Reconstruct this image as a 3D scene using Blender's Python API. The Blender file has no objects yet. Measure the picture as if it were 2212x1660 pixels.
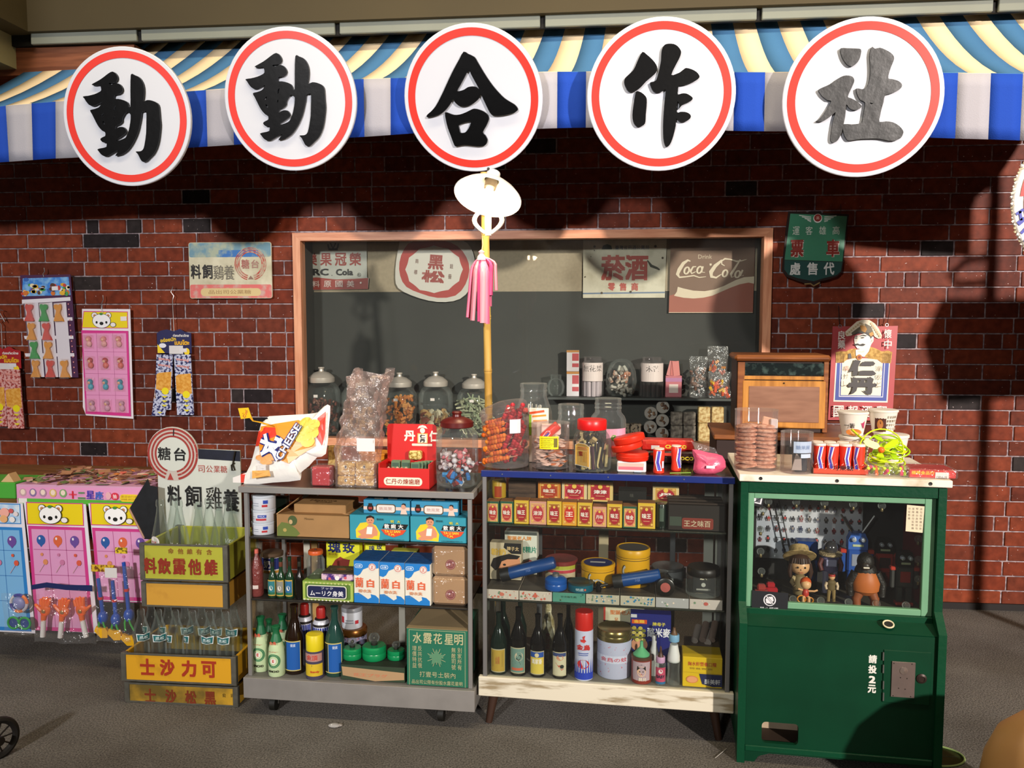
import bpy, bmesh, math, random
from math import sin, cos, pi, radians, sqrt, atan2, floor
from mathutils import Vector, Matrix
from mathutils.geometry import tessellate_polygon
random.seed(7)
SC = bpy.context.scene
COL = SC.collection

# ------------------------------------------------------------------ camera
CAM_H, CAM_F, CAM_PITCH, CAM_YAW = 1.55, 1790.0, 4.5, 5.6
cd = bpy.data.cameras.new('camera'); co = bpy.data.objects.new('camera', cd); COL.objects.link(co)
co.location = (0, 0, CAM_H)
co.rotation_euler = (radians(90 - CAM_PITCH), 0, radians(CAM_YAW))
cd.sensor_fit = 'HORIZONTAL'; cd.sensor_width = 36.0; cd.lens = CAM_F / 2212 * 36.0
cd.clip_start = 0.02; cd.clip_end = 60
SC.camera = co

# ------------------------------------------------------------------ world, lights, exposure
w = bpy.data.worlds.new('room_ambient'); SC.world = w; w.use_nodes = True
bg = w.node_tree.nodes['Background']; bg.inputs[0].default_value = (1.0, 0.95, 0.92, 1); bg.inputs[1].default_value = 0.075
SC.view_settings.view_transform = 'Standard'; SC.view_settings.look = 'None'
SC.view_settings.exposure = 0.0; SC.view_settings.gamma = 1.0; SC.view_settings.use_curve_mapping = False
SC.cycles.use_denoising = True
SC.cycles.max_bounces = 7; SC.cycles.transparent_max_bounces = 24
SC.cycles.sample_clamp_indirect = 4.0; SC.cycles.caustics_reflective = False; SC.cycles.caustics_refractive = False

def lamp(name, kind, loc, target, energy, color, **kw):
    l = bpy.data.lights.new(name, kind); l.energy = energy; l.color = color
    for k, v in kw.items(): setattr(l, k, v)
    o = bpy.data.objects.new(name, l); COL.objects.link(o); o.location = loc
    d = Vector(target) - Vector(loc); o.rotation_euler = d.to_track_quat('-Z', 'Y').to_euler()
    return o
# museum track spotlight, far to the right behind the photographer: throws the sign shadows on the wall
lamp('key_spot', 'SPOT', (10.0, -12.6, 5.9), (2.2, 4.4, 1.3), 23500, (1.0, 0.90, 0.83), spot_size=radians(27), spot_blend=1.0, shadow_soft_size=0.26)
# added soft fill light from the left front, lifting the general brightness
lamp('left_spot', 'SPOT', (-3.0, -5.6, 3.7), (-2.1, 3.4, 1.75), 2500, (0.99, 0.965, 0.97), spot_size=radians(46), spot_blend=1.0, shadow_soft_size=0.30)
# ceiling light above the awning
lamp('ceiling_wash', 'AREA', (0.0, 2.0, 4.7), (0.0, 3.9, 2.75), 120, (1.0, 0.83, 0.55), shape='RECTANGLE', size=5.5, size_y=0.3)

# ------------------------------------------------------------------ pixel -> place
_p, _y = radians(CAM_PITCH), radians(CAM_YAW)
FWD = Vector((-sin(_y)*cos(_p), cos(_y)*cos(_p), -sin(_p)))
RGT = Vector((cos(_y), sin(_y), 0)); UPV = RGT.cross(FWD); EYE = Vector((0, 0, CAM_H))
def ray(px, py): return FWD*CAM_F + RGT*(px-1106) - UPV*(py-830)
def at(px, py, Y):
    d = ray(px, py); return EYE + d*(Y/d.y)
def atz(px, py, Z=0.0):
    d = ray(px, py); return EYE + d*((Z-CAM_H)/d.z)
def proj(P):
    v = Vector(P)-EYE; z = v.dot(FWD); return 1106+CAM_F*v.dot(RGT)/z, 830-CAM_F*v.dot(UPV)/z
class Frame:
    """A vertical reference plane standing in the room (the front of a cabinet): local x along it, y into it, z up."""
    def __init__(s, ox, oy, deg):
        s.o = Vector((ox, oy, 0)); s.rz = radians(deg)
        s.ex = Vector((cos(s.rz), sin(s.rz), 0)); s.ey = Vector((-sin(s.rz), cos(s.rz), 0))
    def xz(s, px, py, d):
        r = ray(px, py); t = (d - (EYE-s.o).dot(s.ey))/r.dot(s.ey); P = EYE + r*t - s.o
        return P.dot(s.ex), P.z
    def w(s, x, y, z): 
        v = s.o + s.ex*x + s.ey*y; return (v.x, v.y, z)
WALLF = Frame(0, 0, 0)

# ------------------------------------------------------------------ materials
def lin(h):
    h = h.lstrip('#'); r = [int(h[i:i+2], 16)/255 for i in (0, 2, 4)]
    return [c/12.92 if c <= .04045 else ((c+.055)/1.055)**2.4 for c in r] + [1.0]
_MC = {}
def M(h, rough=.5, metal=0., spec=.4, var=0., scale=8., bump=0., coat=0., bscale=None, alpha=1., sss=0.):
    k = (h, rough, metal, spec, var, scale, bump, coat, bscale, alpha)
    if k in _MC: return _MC[k]
    m = bpy.data.materials.new('paint_'+h.strip('#')); m.use_nodes = True
    nt = m.node_tree; b = nt.nodes['Principled BSDF']; c = lin(h)
    b.inputs['Base Color'].default_value = c; b.inputs['Roughness'].default_value = rough
    b.inputs['Metallic'].default_value = metal; b.inputs['Specular IOR Level'].default_value = spec
    b.inputs['Coat Weight'].default_value = coat
    if alpha < 1: b.inputs['Alpha'].default_value = alpha
    if var > 0 or bump > 0:
        tc = nt.nodes.new('ShaderNodeTexCoord')
        if var > 0:
            n = nt.nodes.new('ShaderNodeTexNoise'); n.inputs['Scale'].default_value = scale; n.inputs['Detail'].default_value = 6
            nt.links.new(tc.outputs['Object'], n.inputs['Vector'])
            r = nt.nodes.new('ShaderNodeValToRGB'); r.color_ramp.elements[0].position = .32; r.color_ramp.elements[1].position = .68
            r.color_ramp.elements[0].color = [x*(1-var) for x in c[:3]]+[1]; r.color_ramp.elements[1].color = [min(1, x*(1+var*.6)) for x in c[:3]]+[1]
            nt.links.new(n.outputs['Fac'], r.inputs['Fac']); nt.links.new(r.outputs['Color'], b.inputs['Base Color'])
        if bump > 0:
            n2 = nt.nodes.new('ShaderNodeTexNoise'); n2.inputs['Scale'].default_value = bscale or scale*4; n2.inputs['Detail'].default_value = 4
            nt.links.new(tc.outputs['Object'], n2.inputs['Vector'])
            bp = nt.nodes.new('ShaderNodeBump'); bp.inputs['Strength'].default_value = bump; bp.inputs['Distance'].default_value = .01
            nt.links.new(n2.outputs['Fac'], bp.inputs['Height']); nt.links.new(bp.outputs['Normal'], b.inputs['Normal'])
    _MC[k] = m; return m
def two_tone(name, h1, h2, scale=6., lo=.45, hi=.55, rough=.6, spec=.3, bump=0., stretch=(1, 1, 1), metal=0., detail=8.):
    """noise mixed from two colours: weathered paint, rust, wood grain, printed pattern"""
    m = bpy.data.materials.new(name); m.use_nodes = True; nt = m.node_tree; b = nt.nodes['Principled BSDF']
    b.inputs['Roughness'].default_value = rough; b.inputs['Specular IOR Level'].default_value = spec; b.inputs['Metallic'].default_value = metal
    tc = nt.nodes.new('ShaderNodeTexCoord'); mp = nt.nodes.new('ShaderNodeMapping'); mp.inputs['Scale'].default_value = stretch
    n = nt.nodes.new('ShaderNodeTexNoise'); n.inputs['Scale'].default_value = scale; n.inputs['Detail'].default_value = detail
    r = nt.nodes.new('ShaderNodeValToRGB'); r.color_ramp.elements[0].position = lo; r.color_ramp.elements[1].position = hi
    r.color_ramp.elements[0].color = lin(h1); r.color_ramp.elements[1].color = lin(h2)
    nt.links.new(tc.outputs['Object'], mp.inputs[0]); nt.links.new(mp.outputs[0], n.inputs['Vector'])
    nt.links.new(n.outputs['Fac'], r.inputs['Fac']); nt.links.new(r.outputs['Color'], b.inputs['Base Color'])
    if bump:
        bp = nt.nodes.new('ShaderNodeBump'); bp.inputs['Strength'].default_value = bump; bp.inputs['Distance'].default_value = .004
        nt.links.new(n.outputs['Fac'], bp.inputs['Height']); nt.links.new(bp.outputs['Normal'], b.inputs['Normal'])
    return m
def glass(name, tint='#f4f6f4', gloss=.16, rough=.03, crinkle=0., cscale=30., haze=0., hazecol='#ffffff', rim=0.):
    """thin clear sheet: see-through, brighter and more mirror-like at grazing angles, optionally crinkled or milky"""
    m = bpy.data.materials.new(name); m.use_nodes = True; nt = m.node_tree; N = nt.nodes; L = nt.links
    N.remove(N['Principled BSDF']); out = N['Material Output']
    tr = N.new('ShaderNodeBsdfTransparent'); tr.inputs[0].default_value = lin(tint)
    gl = N.new('ShaderNodeBsdfGlossy'); gl.inputs['Roughness'].default_value = rough
    fr = N.new('ShaderNodeLayerWeight'); fr.inputs['Blend'].default_value = .25
    mr = N.new('ShaderNodeMapRange'); mr.inputs['To Min'].default_value = gloss*.25; mr.inputs['To Max'].default_value = min(.4, gloss*2)
    L.new(fr.outputs['Fresnel'], mr.inputs[0])
    rd = N.new('ShaderNodeBsdfDiffuse'); rd.inputs[0].default_value = (.75, .78, .76, 1); rm = N.new('ShaderNodeMixShader'); rm.inputs[0].default_value = rim  # rim: pale diffuse colour standing in for light caught on glass edges
    L.new(gl.outputs[0], rm.inputs[1]); L.new(rd.outputs[0], rm.inputs[2])
    mx = N.new('ShaderNodeMixShader'); L.new(mr.outputs[0], mx.inputs[0]); L.new(tr.outputs[0], mx.inputs[1]); L.new(rm.outputs[0], mx.inputs[2])
    last = mx
    if haze:
        df = N.new('ShaderNodeBsdfDiffuse'); df.inputs[0].default_value = lin(hazecol)
        m2 = N.new('ShaderNodeMixShader'); m2.inputs[0].default_value = haze
        L.new(mx.outputs[0], m2.inputs[1]); L.new(df.outputs[0], m2.inputs[2]); last = m2
    if crinkle:
        tc = N.new('ShaderNodeTexCoord'); n = N.new('ShaderNodeTexNoise'); n.inputs['Scale'].default_value = cscale; n.inputs['Detail'].default_value = 3
        L.new(tc.outputs['Object'], n.inputs['Vector']); bp = N.new('ShaderNodeBump'); bp.inputs['Strength'].default_value = crinkle; bp.inputs['Distance'].default_value = .02
        L.new(n.outputs['Fac'], bp.inputs['Height']); L.new(bp.outputs['Normal'], gl.inputs['Normal'])
    L.new(last.outputs[0], out.inputs[0]); return m
GLASS = glass('clear_glass', gloss=.16)
PANE = glass('window_pane', '#f6f8f6', gloss=.04, haze=.004)
JAR = glass('jar_glass', '#f1f4f2', gloss=.30, rim=.5)
PET = glass('clear_plastic', '#f4ecec', gloss=.20, rough=.06, haze=.02, rim=.4)
FILM = glass('cellophane', '#fcfaf8', gloss=.20, rough=.14, crinkle=1.0, cscale=26, haze=.04)
BAG = glass('crinkled_bag', '#f8f0ec', gloss=.34, rough=.16, crinkle=1.0, cscale=34, haze=.13, hazecol='#e8d4cc')
def emis(h, s):
    m = bpy.data.materials.new('lit_'+h.strip('#')); m.use_nodes = True; b = m.node_tree.nodes['Principled BSDF']
    b.inputs['Base Color'].default_value = lin(h); b.inputs['Emission Color'].default_value = lin(h); b.inputs['Emission Strength'].default_value = s
    return m

# ------------------------------------------------------------------ text outlines from the built-in font
_TC = {}
_fc = bpy.data.curves.new('type_setter', 'FONT'); _fo = bpy.data.objects.new('type_setter', _fc); COL.objects.link(_fo)
def glyphs(s, bold=0., res=2, shear=0.):
    k = (s, bold, res, shear)
    if k in _TC: return _TC[k]
    _fc.body = s; _fc.offset = bold; _fc.resolution_u = res; _fc.shear = shear
    dg = bpy.context.evaluated_depsgraph_get(); dg.update()
    me = bpy.data.meshes.new_from_object(_fo.evaluated_get(dg))
    V = [(v.co.x, v.co.y) for v in me.vertices]; F = [tuple(p.vertices) for p in me.polygons]
    bpy.data.meshes.remove(me)
    if V:
        x0 = min(v[0] for v in V); x1 = max(v[0] for v in V); y0 = min(v[1] for v in V); y1 = max(v[1] for v in V)
        V = [(v[0]-(x0+x1)/2, v[1]-(y0+y1)/2) for v in V]; r = (V, F, max(x1-x0, 1e-4), max(y1-y0, 1e-4))
    else: r = ([], [], 1, 1)
    _TC[k] = r; return r

# ------------------------------------------------------------------ mesh builder
def smooth_loop(pts, n=3):
    out = []; L = len(pts)
    for i in range(L):
        p0, p1, p2, p3 = (Vector(pts[(i+k) % L]) for k in (-1, 0, 1, 2))
        for j in range(n):
            t = j/n
            out.append(tuple(.5*((2*p1)+(p2-p0)*t+(2*p0-5*p1+4*p2-p3)*t*t+(3*p1-p0-3*p2+p3)*t**3)))
    return out
def area2(l): return sum(l[i][0]*l[(i+1) % len(l)][1]-l[(i+1) % len(l)][0]*l[i][1] for i in range(len(l)))
class MB:
    def __init__(s): s.v = []; s.f = []; s.m = []; s.sm = []; s.mats = []
    def slot(s, mat):
        if mat not in s.mats: s.mats.append(mat)
        return s.mats.index(mat)
    def add(s, V, F, mat, smooth=False, T=None):
        b = len(s.v); k = s.slot(mat)
        s.v += [tuple(T @ Vector(v)) for v in V] if T is not None else [tuple(v) for v in V]
        for f in F: s.f.append(tuple(i+b for i in f)); s.m.append(k); s.sm.append(smooth)
        return s
    def box(s, x0, x1, y0, y1, z0, z1, mat, bev=0., T=None, taper=0.):
        if bev <= 0:
            t = taper
            V = [(x0, y0, z0), (x1, y0, z0), (x1, y1, z0), (x0, y1, z0), (x0+t, y0+t, z1), (x1-t, y0+t, z1), (x1-t, y1-t, z1), (x0+t, y1-t, z1)]
            return s.add(V, [(0, 3, 2, 1), (4, 5, 6, 7), (0, 1, 5, 4), (1, 2, 6, 5), (2, 3, 7, 6), (3, 0, 4, 7)], mat, False, T)
        b = min(bev, (x1-x0)*.45, (y1-y0)*.45, (z1-z0)*.45); V = []; idx = {}
        for i, X in enumerate(((x0, x0+b), (x1, x1-b))):
            for j, Yv in enumerate(((y0, y0+b), (y1, y1-b))):
                for k, Z in enumerate(((z0, z0+b), (z1, z1-b))):
                    for a, c in enumerate(((0, 1, 1), (1, 0, 1), (1, 1, 0))):
                        idx[i, j, k, a] = len(V); V.append((X[c[0]], Yv[c[1]], Z[c[2]]))
        F = []; I = lambda i, j, k, a: idx[i, j, k, a]
        for e in (0, 1):
            q = [I(e, 0, 0, 0), I(e, 1, 0, 0), I(e, 1, 1, 0), I(e, 0, 1, 0)]; F.append(q if e else q[::-1])
            q = [I(0, e, 0, 1), I(0, e, 1, 1), I(1, e, 1, 1), I(1, e, 0, 1)]; F.append(q if e else q[::-1])
            q = [I(0, 0, e, 2), I(1, 0, e, 2), I(1, 1, e, 2), I(0, 1, e, 2)]; F.append(q if e else q[::-1])
        for i in (0, 1):
            for j in (0, 1):
                F.append([I(i, j, 0, 0), I(i, j, 1, 0), I(i, j, 1, 1), I(i, j, 0, 1)])
                F.append([I(i, 0, j, 0), I(i, 1, j, 0), I(i, 1, j, 2), I(i, 0, j, 2)])
                F.append([I(0, i, j, 1), I(1, i, j, 1), I(1, i, j, 2), I(0, i, j, 2)])
                for k in (0, 1): F.append([I(i, j, k, 0), I(i, j, k, 1), I(i, j, k, 2)])
        return s.add(V, F, mat, False, T)
    def lathe(s, prof, mat, n=20, c=(0, 0, 0), T=None, smooth=True, sx=1., sy=1., cap0=True, cap1=True, a0=0., a1=None):
        V = []; F = []; full = a1 is None; a1 = 2*pi if full else a1; m = n if full else n+1
        for r, z in prof:
            for i in range(m):
                a = a0+(a1-a0)*i/n; V.append((c[0]+r*cos(a)*sx, c[1]+r*sin(a)*sy, c[2]+z))
        for j in range(len(prof)-1):
            for i in range(n):
                k = (i+1) % m; F.append((j*m+i, j*m+k, (j+1)*m+k, (j+1)*m+i))
        if full:
            if cap0 and prof[0][0] > 1e-5: F.append(tuple(range(m))[::-1])
            if cap1 and prof[-1][0] > 1e-5: F.append(tuple((len(prof)-1)*m+i for i in range(m)))
        return s.add(V, F, mat, smooth, T)
    def cyl(s, p, q, r, mat, n=12, r2=None, smooth=True, T=None):
        p = Vector(p); q = Vector(q); d = (q-p); L = d.length
        R = d.to_track_quat('Z', 'Y').to_matrix().to_4x4(); X = Matrix.Translation(p) @ R
        if T is not None: X = T @ X
        return s.lathe([(r, 0), (r if r2 is None else r2, L)], mat, n, T=X, smooth=smooth)
    def tube(s, pts, r, mat, n=8, T=None, closed=False, flat=1.):
        P = [Vector(p) for p in pts]; L = len(P); V = []; F = []; up = Vector((0, 0, 1)); rr = r if isinstance(r, (list, tuple)) else [r]*L
        prev = None
        for i in range(L):
            a = P[(i-1) % L] if (closed or i) else P[0]; b = P[(i+1) % L] if (closed or i < L-1) else P[-1]
            t = (b-a).normalized()
            if prev is None:
                x = t.cross(up); x = t.cross(Vector((1, 0, 0))) if x.length < 1e-3 else x; x.normalize()
            else:
                x = prev-t*prev.dot(t); x.normalize()
            prev = x; y = t.cross(x)
            for k in range(n):
                an = 2*pi*k/n; V.append(P[i]+(x*cos(an)+y*sin(an)*flat)*rr[i])
        for i in range(L if closed else L-1):
            j = (i+1) % L
            for k in range(n): F.append((i*n+k, i*n+(k+1) % n, j*n+(k+1) % n, j*n+k))
        if not closed: F.append(tuple(range(n))[::-1]); F.append(tuple((L-1)*n+k for k in range(n)))
        return s.add(V, F, mat, True, T)
    def sph(s, c, r, mat, n=12, m=8, sx=1., sy=1., sz=1., T=None):
        return s.lathe([(max(r*sin(pi*i/m), 1e-6 if 0 < i < m else 0.), -r*cos(pi*i/m)*sz) for i in range(m+1)], mat, n, c, T, True, sx, sy)
    def prism(s, loops, y0, y1, mat, T=None, smooth_n=0):
        """outline in the x-z plane (first loop outer, rest holes) given depth from y0 (front) to y1"""
        if loops and not isinstance(loops[0][0], (tuple, list)): loops = [loops]
        loops = [smooth_loop(l, smooth_n) if smooth_n else list(l) for l in loops]
        for i, l in enumerate(loops):
            if (area2(l) < 0) == (i == 0): l.reverse()
        tri = tessellate_polygon([[Vector((p[0], p[1], 0)) for p in l] for l in loops])
        flat = [p for l in loops for p in l]; n = len(flat)
        V = [(p[0], y0, p[1]) for p in flat]; F = []
        for t in tri:
            a, b, c = (flat[i] for i in t); ccw = (b[0]-a[0])*(c[1]-a[1])-(c[0]-a[0])*(b[1]-a[1]) > 0
            F.append(tuple(t) if ccw else tuple(t)[::-1])
        if y1 is not None:
            V += [(p[0], y1, p[1]) for p in flat]; F += [tuple(i+n for i in f)[::-1] for f in F]
            b = 0
            for l in loops:
                L = len(l)
                for i in range(L):
                    j = (i+1) % L; F.append((b+j, b+i, b+i+n, b+j+n))
                b += L
        return s.add(V, F, mat, False, T)
    def grid(s, fn, nu, nv, mat, smooth=True, T=None):
        V = [fn(i/nu, j/nv) for j in range(nv+1) for i in range(nu+1)]
        F = [(j*(nu+1)+i, j*(nu+1)+i+1, (j+1)*(nu+1)+i+1, (j+1)*(nu+1)+i) for j in range(nv) for i in range(nu)]
        return s.add(V, F, mat, smooth, T)
    def build(s, name, parent=None, loc=None, rz=0., label=None, cat=None, group=None, kind=None, rot=None, solid=0.):
        me = bpy.data.meshes.new(name); me.from_pydata(s.v, [], s.f)
        for m in s.mats: me.materials.append(m)
        me.polygons.foreach_set('material_index', s.m); me.polygons.foreach_set('use_smooth', s.sm)
        me.update()
        if any(s.sm): me.set_sharp_from_angle(angle=radians(38))
        o = bpy.data.objects.new(name, me); COL.objects.link(o)
        if parent is not None: o.parent = parent
        if loc is not None: o.location = loc
        if rot is not None: o.rotation_euler = rot
        elif rz: o.rotation_euler = (0, 0, rz)
        if solid:
            md = o.modifiers.new('thickness', 'SOLIDIFY'); md.thickness = solid; md.offset = 0
        tag(o, label, cat, group, kind); return o
def tag(o, label=None, cat=None, group=None, kind=None):
    if label: o['label'] = label
    if cat: o['category'] = cat
    if group: o['group'] = group
    if kind: o['kind'] = kind
    return o
def thing(name, label, cat, loc, rz=0., group=None, rot=None):
    o = bpy.data.objects.new(name, None); COL.objects.link(o); o.empty_display_size = .05
    o.location = loc; o.rotation_euler = rot if rot is not None else (0, 0, rz)
    return tag(o, label, cat, group)
def copy_tree(o, loc=None, rz=None, label=None, group=None, parent=None):
    c = o.copy(); COL.objects.link(c); c.parent = parent
    if loc is not None: c.location = loc
    if rz is not None: c.rotation_euler = (0, 0, rz)
    if label: c['label'] = label
    if group: c['group'] = group
    for ch in list(o.children): copy_tree(ch, parent=c)
    return c

class Print:
    """flat print made of stacked thin layers; local x right, z up, lying on y = y0 (or wrapped on a cylinder of radius R about the z axis)"""
    def __init__(s, y0=0., R=None, step=.00025): s.mb = MB(); s.y = y0; s.R = R; s.k = 1; s.step = step
    def _m(s, V):
        d = s.k*s.step
        if s.R is None: return [(x, s.y-d, z) for x, z in V]
        r = s.R+d; return [(r*sin(x/s.R), -r*cos(x/s.R), z) for x, z in V]
    def _put(s, V, F, h, keep=False):
        mat = M(h, .5) if isinstance(h, str) else h
        s.mb.add(s._m(V), F, mat); s.k += 0 if keep else 1; return s
    def rect(s, x0, z0, x1, z1, h, n=None):
        n = n or (1 if s.R is None else max(1, int(abs(x1-x0)/s.R/.22)+1))
        V = []
        for i in range(n+1):
            x = x0+(x1-x0)*i/n; V += [(x, z0), (x, z1)]
        return s._put(V, [(2*i, 2*i+2, 2*i+3, 2*i+1) for i in range(n)], h)
    def frame(s, x0, z0, x1, z1, t, h):
        s.rect(x0, z0, x1, z0+t, h); s.k -= 1; s.rect(x0, z1-t, x1, z1, h); s.k -= 1
        s.rect(x0, z0+t, x0+t, z1-t, h); s.k -= 1; return s.rect(x1-t, z0+t, x1, z1-t, h)
    def poly(s, pts, h, sm=0):
        loops = pts if isinstance(pts[0][0], (tuple, list)) else [pts]
        loops = [smooth_loop(l, sm) if sm else l for l in loops]
        tri = tessellate_polygon([[Vector((p[0], p[1], 0)) for p in l] for l in loops]); fl = [p for l in loops for p in l]
        F = []
        for t in tri:
            a, b, c = (fl[i] for i in t); F.append(tuple(t) if (b[0]-a[0])*(c[1]-a[1])-(c[0]-a[0])*(b[1]-a[1]) > 0 else tuple(t)[::-1])
        return s._put(fl, F, h)
    def ell(s, cx, cz, rx, h, rz=None, n=20):
        rz = rz or rx
        return s._put([(cx+rx*cos(2*pi*i/n), cz+rz*sin(2*pi*i/n)) for i in range(n)], [tuple(range(n))], h)
    def ring(s, cx, cz, r0, r1, h, n=32, a0=0., a1=2*pi):
        V = []
        for i in range(n+1):
            a = a0+(a1-a0)*i/n; V += [(cx+r0*cos(a), cz+r0*sin(a)), (cx+r1*cos(a), cz+r1*sin(a))]
        return s._put(V, [(2*i, 2*i+1, 2*i+3, 2*i+2) for i in range(n)], h)
    def line(s, pts, wd, h):
        wd = wd if isinstance(wd, (list, tuple)) else [wd]*len(pts); V = []
        for i, p in enumerate(pts):
            a = Vector(pts[max(i-1, 0)]); b = Vector(pts[min(i+1, len(pts)-1)]); d = (b-a); d = Vector((-d.y, d.x)); d.normalize()
            V += [(p[0]-d.x*wd[i]/2, p[1]-d.y*wd[i]/2), (p[0]+d.x*wd[i]/2, p[1]+d.y*wd[i]/2)]
        return s._put(V, [(2*i, 2*i+2, 2*i+3, 2*i+1) for i in range(len(pts)-1)], h)
    def text(s, t, cx, cz, hh, h, w=None, bold=.012, vert=False, gap=1.12, res=2, shear=0., rot=0.):
        if vert:
            n = len(t)
            for i, ch in enumerate(t):
                s.text(ch, cx, cz+(n-1)/2*hh*gap-i*hh*gap, hh, h, w, bold, res=res); s.k -= 1
            s.k += 1; return s
        V, F, bw, bh = glyphs(t, 0., res, shear)
        if not V: return s
        if bold > .004:
            b_ = bold*1.1; n0 = len(V); V0, F0 = V, F; V = []; F = []
            for q, (ox, oy) in enumerate(((-b_, -b_), (b_, b_), (-b_, b_), (b_, -b_))):
                V = V+[(x+ox, y+oy) for x, y in V0]; F = F+[tuple(i+q*n0 for i in f) for f in F0]
            bw += 2*b_; bh += 2*b_
        kz = hh/bh; kx = kz if w is None else w/bw; c, sn = cos(rot), sin(rot)
        P = [(cx+x*kx*c-y*kz*sn, cz+x*kx*sn+y*kz*c) for x, y in V]
        if bold > .004:
            k0 = s.k
            for q in range(4):
                s.k = k0+q*.3; s._put(P[q*n0:(q+1)*n0], F0, h, True)
            s.k = k0+2; return s
        return s._put(P, F, h)
    def build(s, name, parent, loc=None, rot=None, label=None): return s.mb.build(name, parent, loc=loc, rot=rot, label=label)
# ================================================================== the setting
D = 4.55                                             # distance of the brick wall
# floor
def carpet():
    m = bpy.data.materials.new('grey_carpet'); m.use_nodes = True; nt = m.node_tree; b = nt.nodes['Principled BSDF']; b.inputs['Roughness'].default_value = .95; b.inputs['Specular IOR Level'].default_value = .1
    tc = nt.nodes.new('ShaderNodeTexCoord'); n = nt.nodes.new('ShaderNodeTexNoise'); n.inputs['Scale'].default_value = 160; n.inputs['Detail'].default_value = 4
    n2 = nt.nodes.new('ShaderNodeTexNoise'); n2.inputs['Scale'].default_value = 2.2; n2.inputs['Detail'].default_value = 5
    r = nt.nodes.new('ShaderNodeValToRGB'); r.color_ramp.elements[0].color = lin('#4a4845'); r.color_ramp.elements[1].color = lin('#8a857e'); r.color_ramp.elements[0].position = .3; r.color_ramp.elements[1].position = .7
    r2 = nt.nodes.new('ShaderNodeValToRGB'); r2.color_ramp.elements[0].color = (.72, .70, .68, 1); r2.color_ramp.elements[1].color = (1, 1, 1, 1); r2.color_ramp.elements[0].position = .38; r2.color_ramp.elements[1].position = .6
    mx = nt.nodes.new('ShaderNodeMix'); mx.data_type = 'RGBA'; mx.blend_type = 'MULTIPLY'; mx.inputs[0].default_value = 1
    L = nt.links; L.new(tc.outputs['Object'], n.inputs['Vector']); L.new(tc.outputs['Object'], n2.inputs['Vector']); L.new(n.outputs['Fac'], r.inputs[0]); L.new(n2.outputs['Fac'], r2.inputs[0])
    L.new(r.outputs[0], mx.inputs[6]); L.new(r2.outputs[0], mx.inputs[7]); L.new(mx.outputs[2], b.inputs['Base Color'])
    bp = nt.nodes.new('ShaderNodeBump'); bp.inputs['Strength'].default_value = .5; bp.inputs['Distance'].default_value = .004; L.new(n.outputs['Fac'], bp.inputs['Height']); L.new(bp.outputs[0], b.inputs['Normal'])
    return m
MB().box(-8.0, 8.0, -5.0, 4.75, -.08, 0, carpet()).build('floor', kind='structure', label='grey carpet floor in front of the shop')

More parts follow.
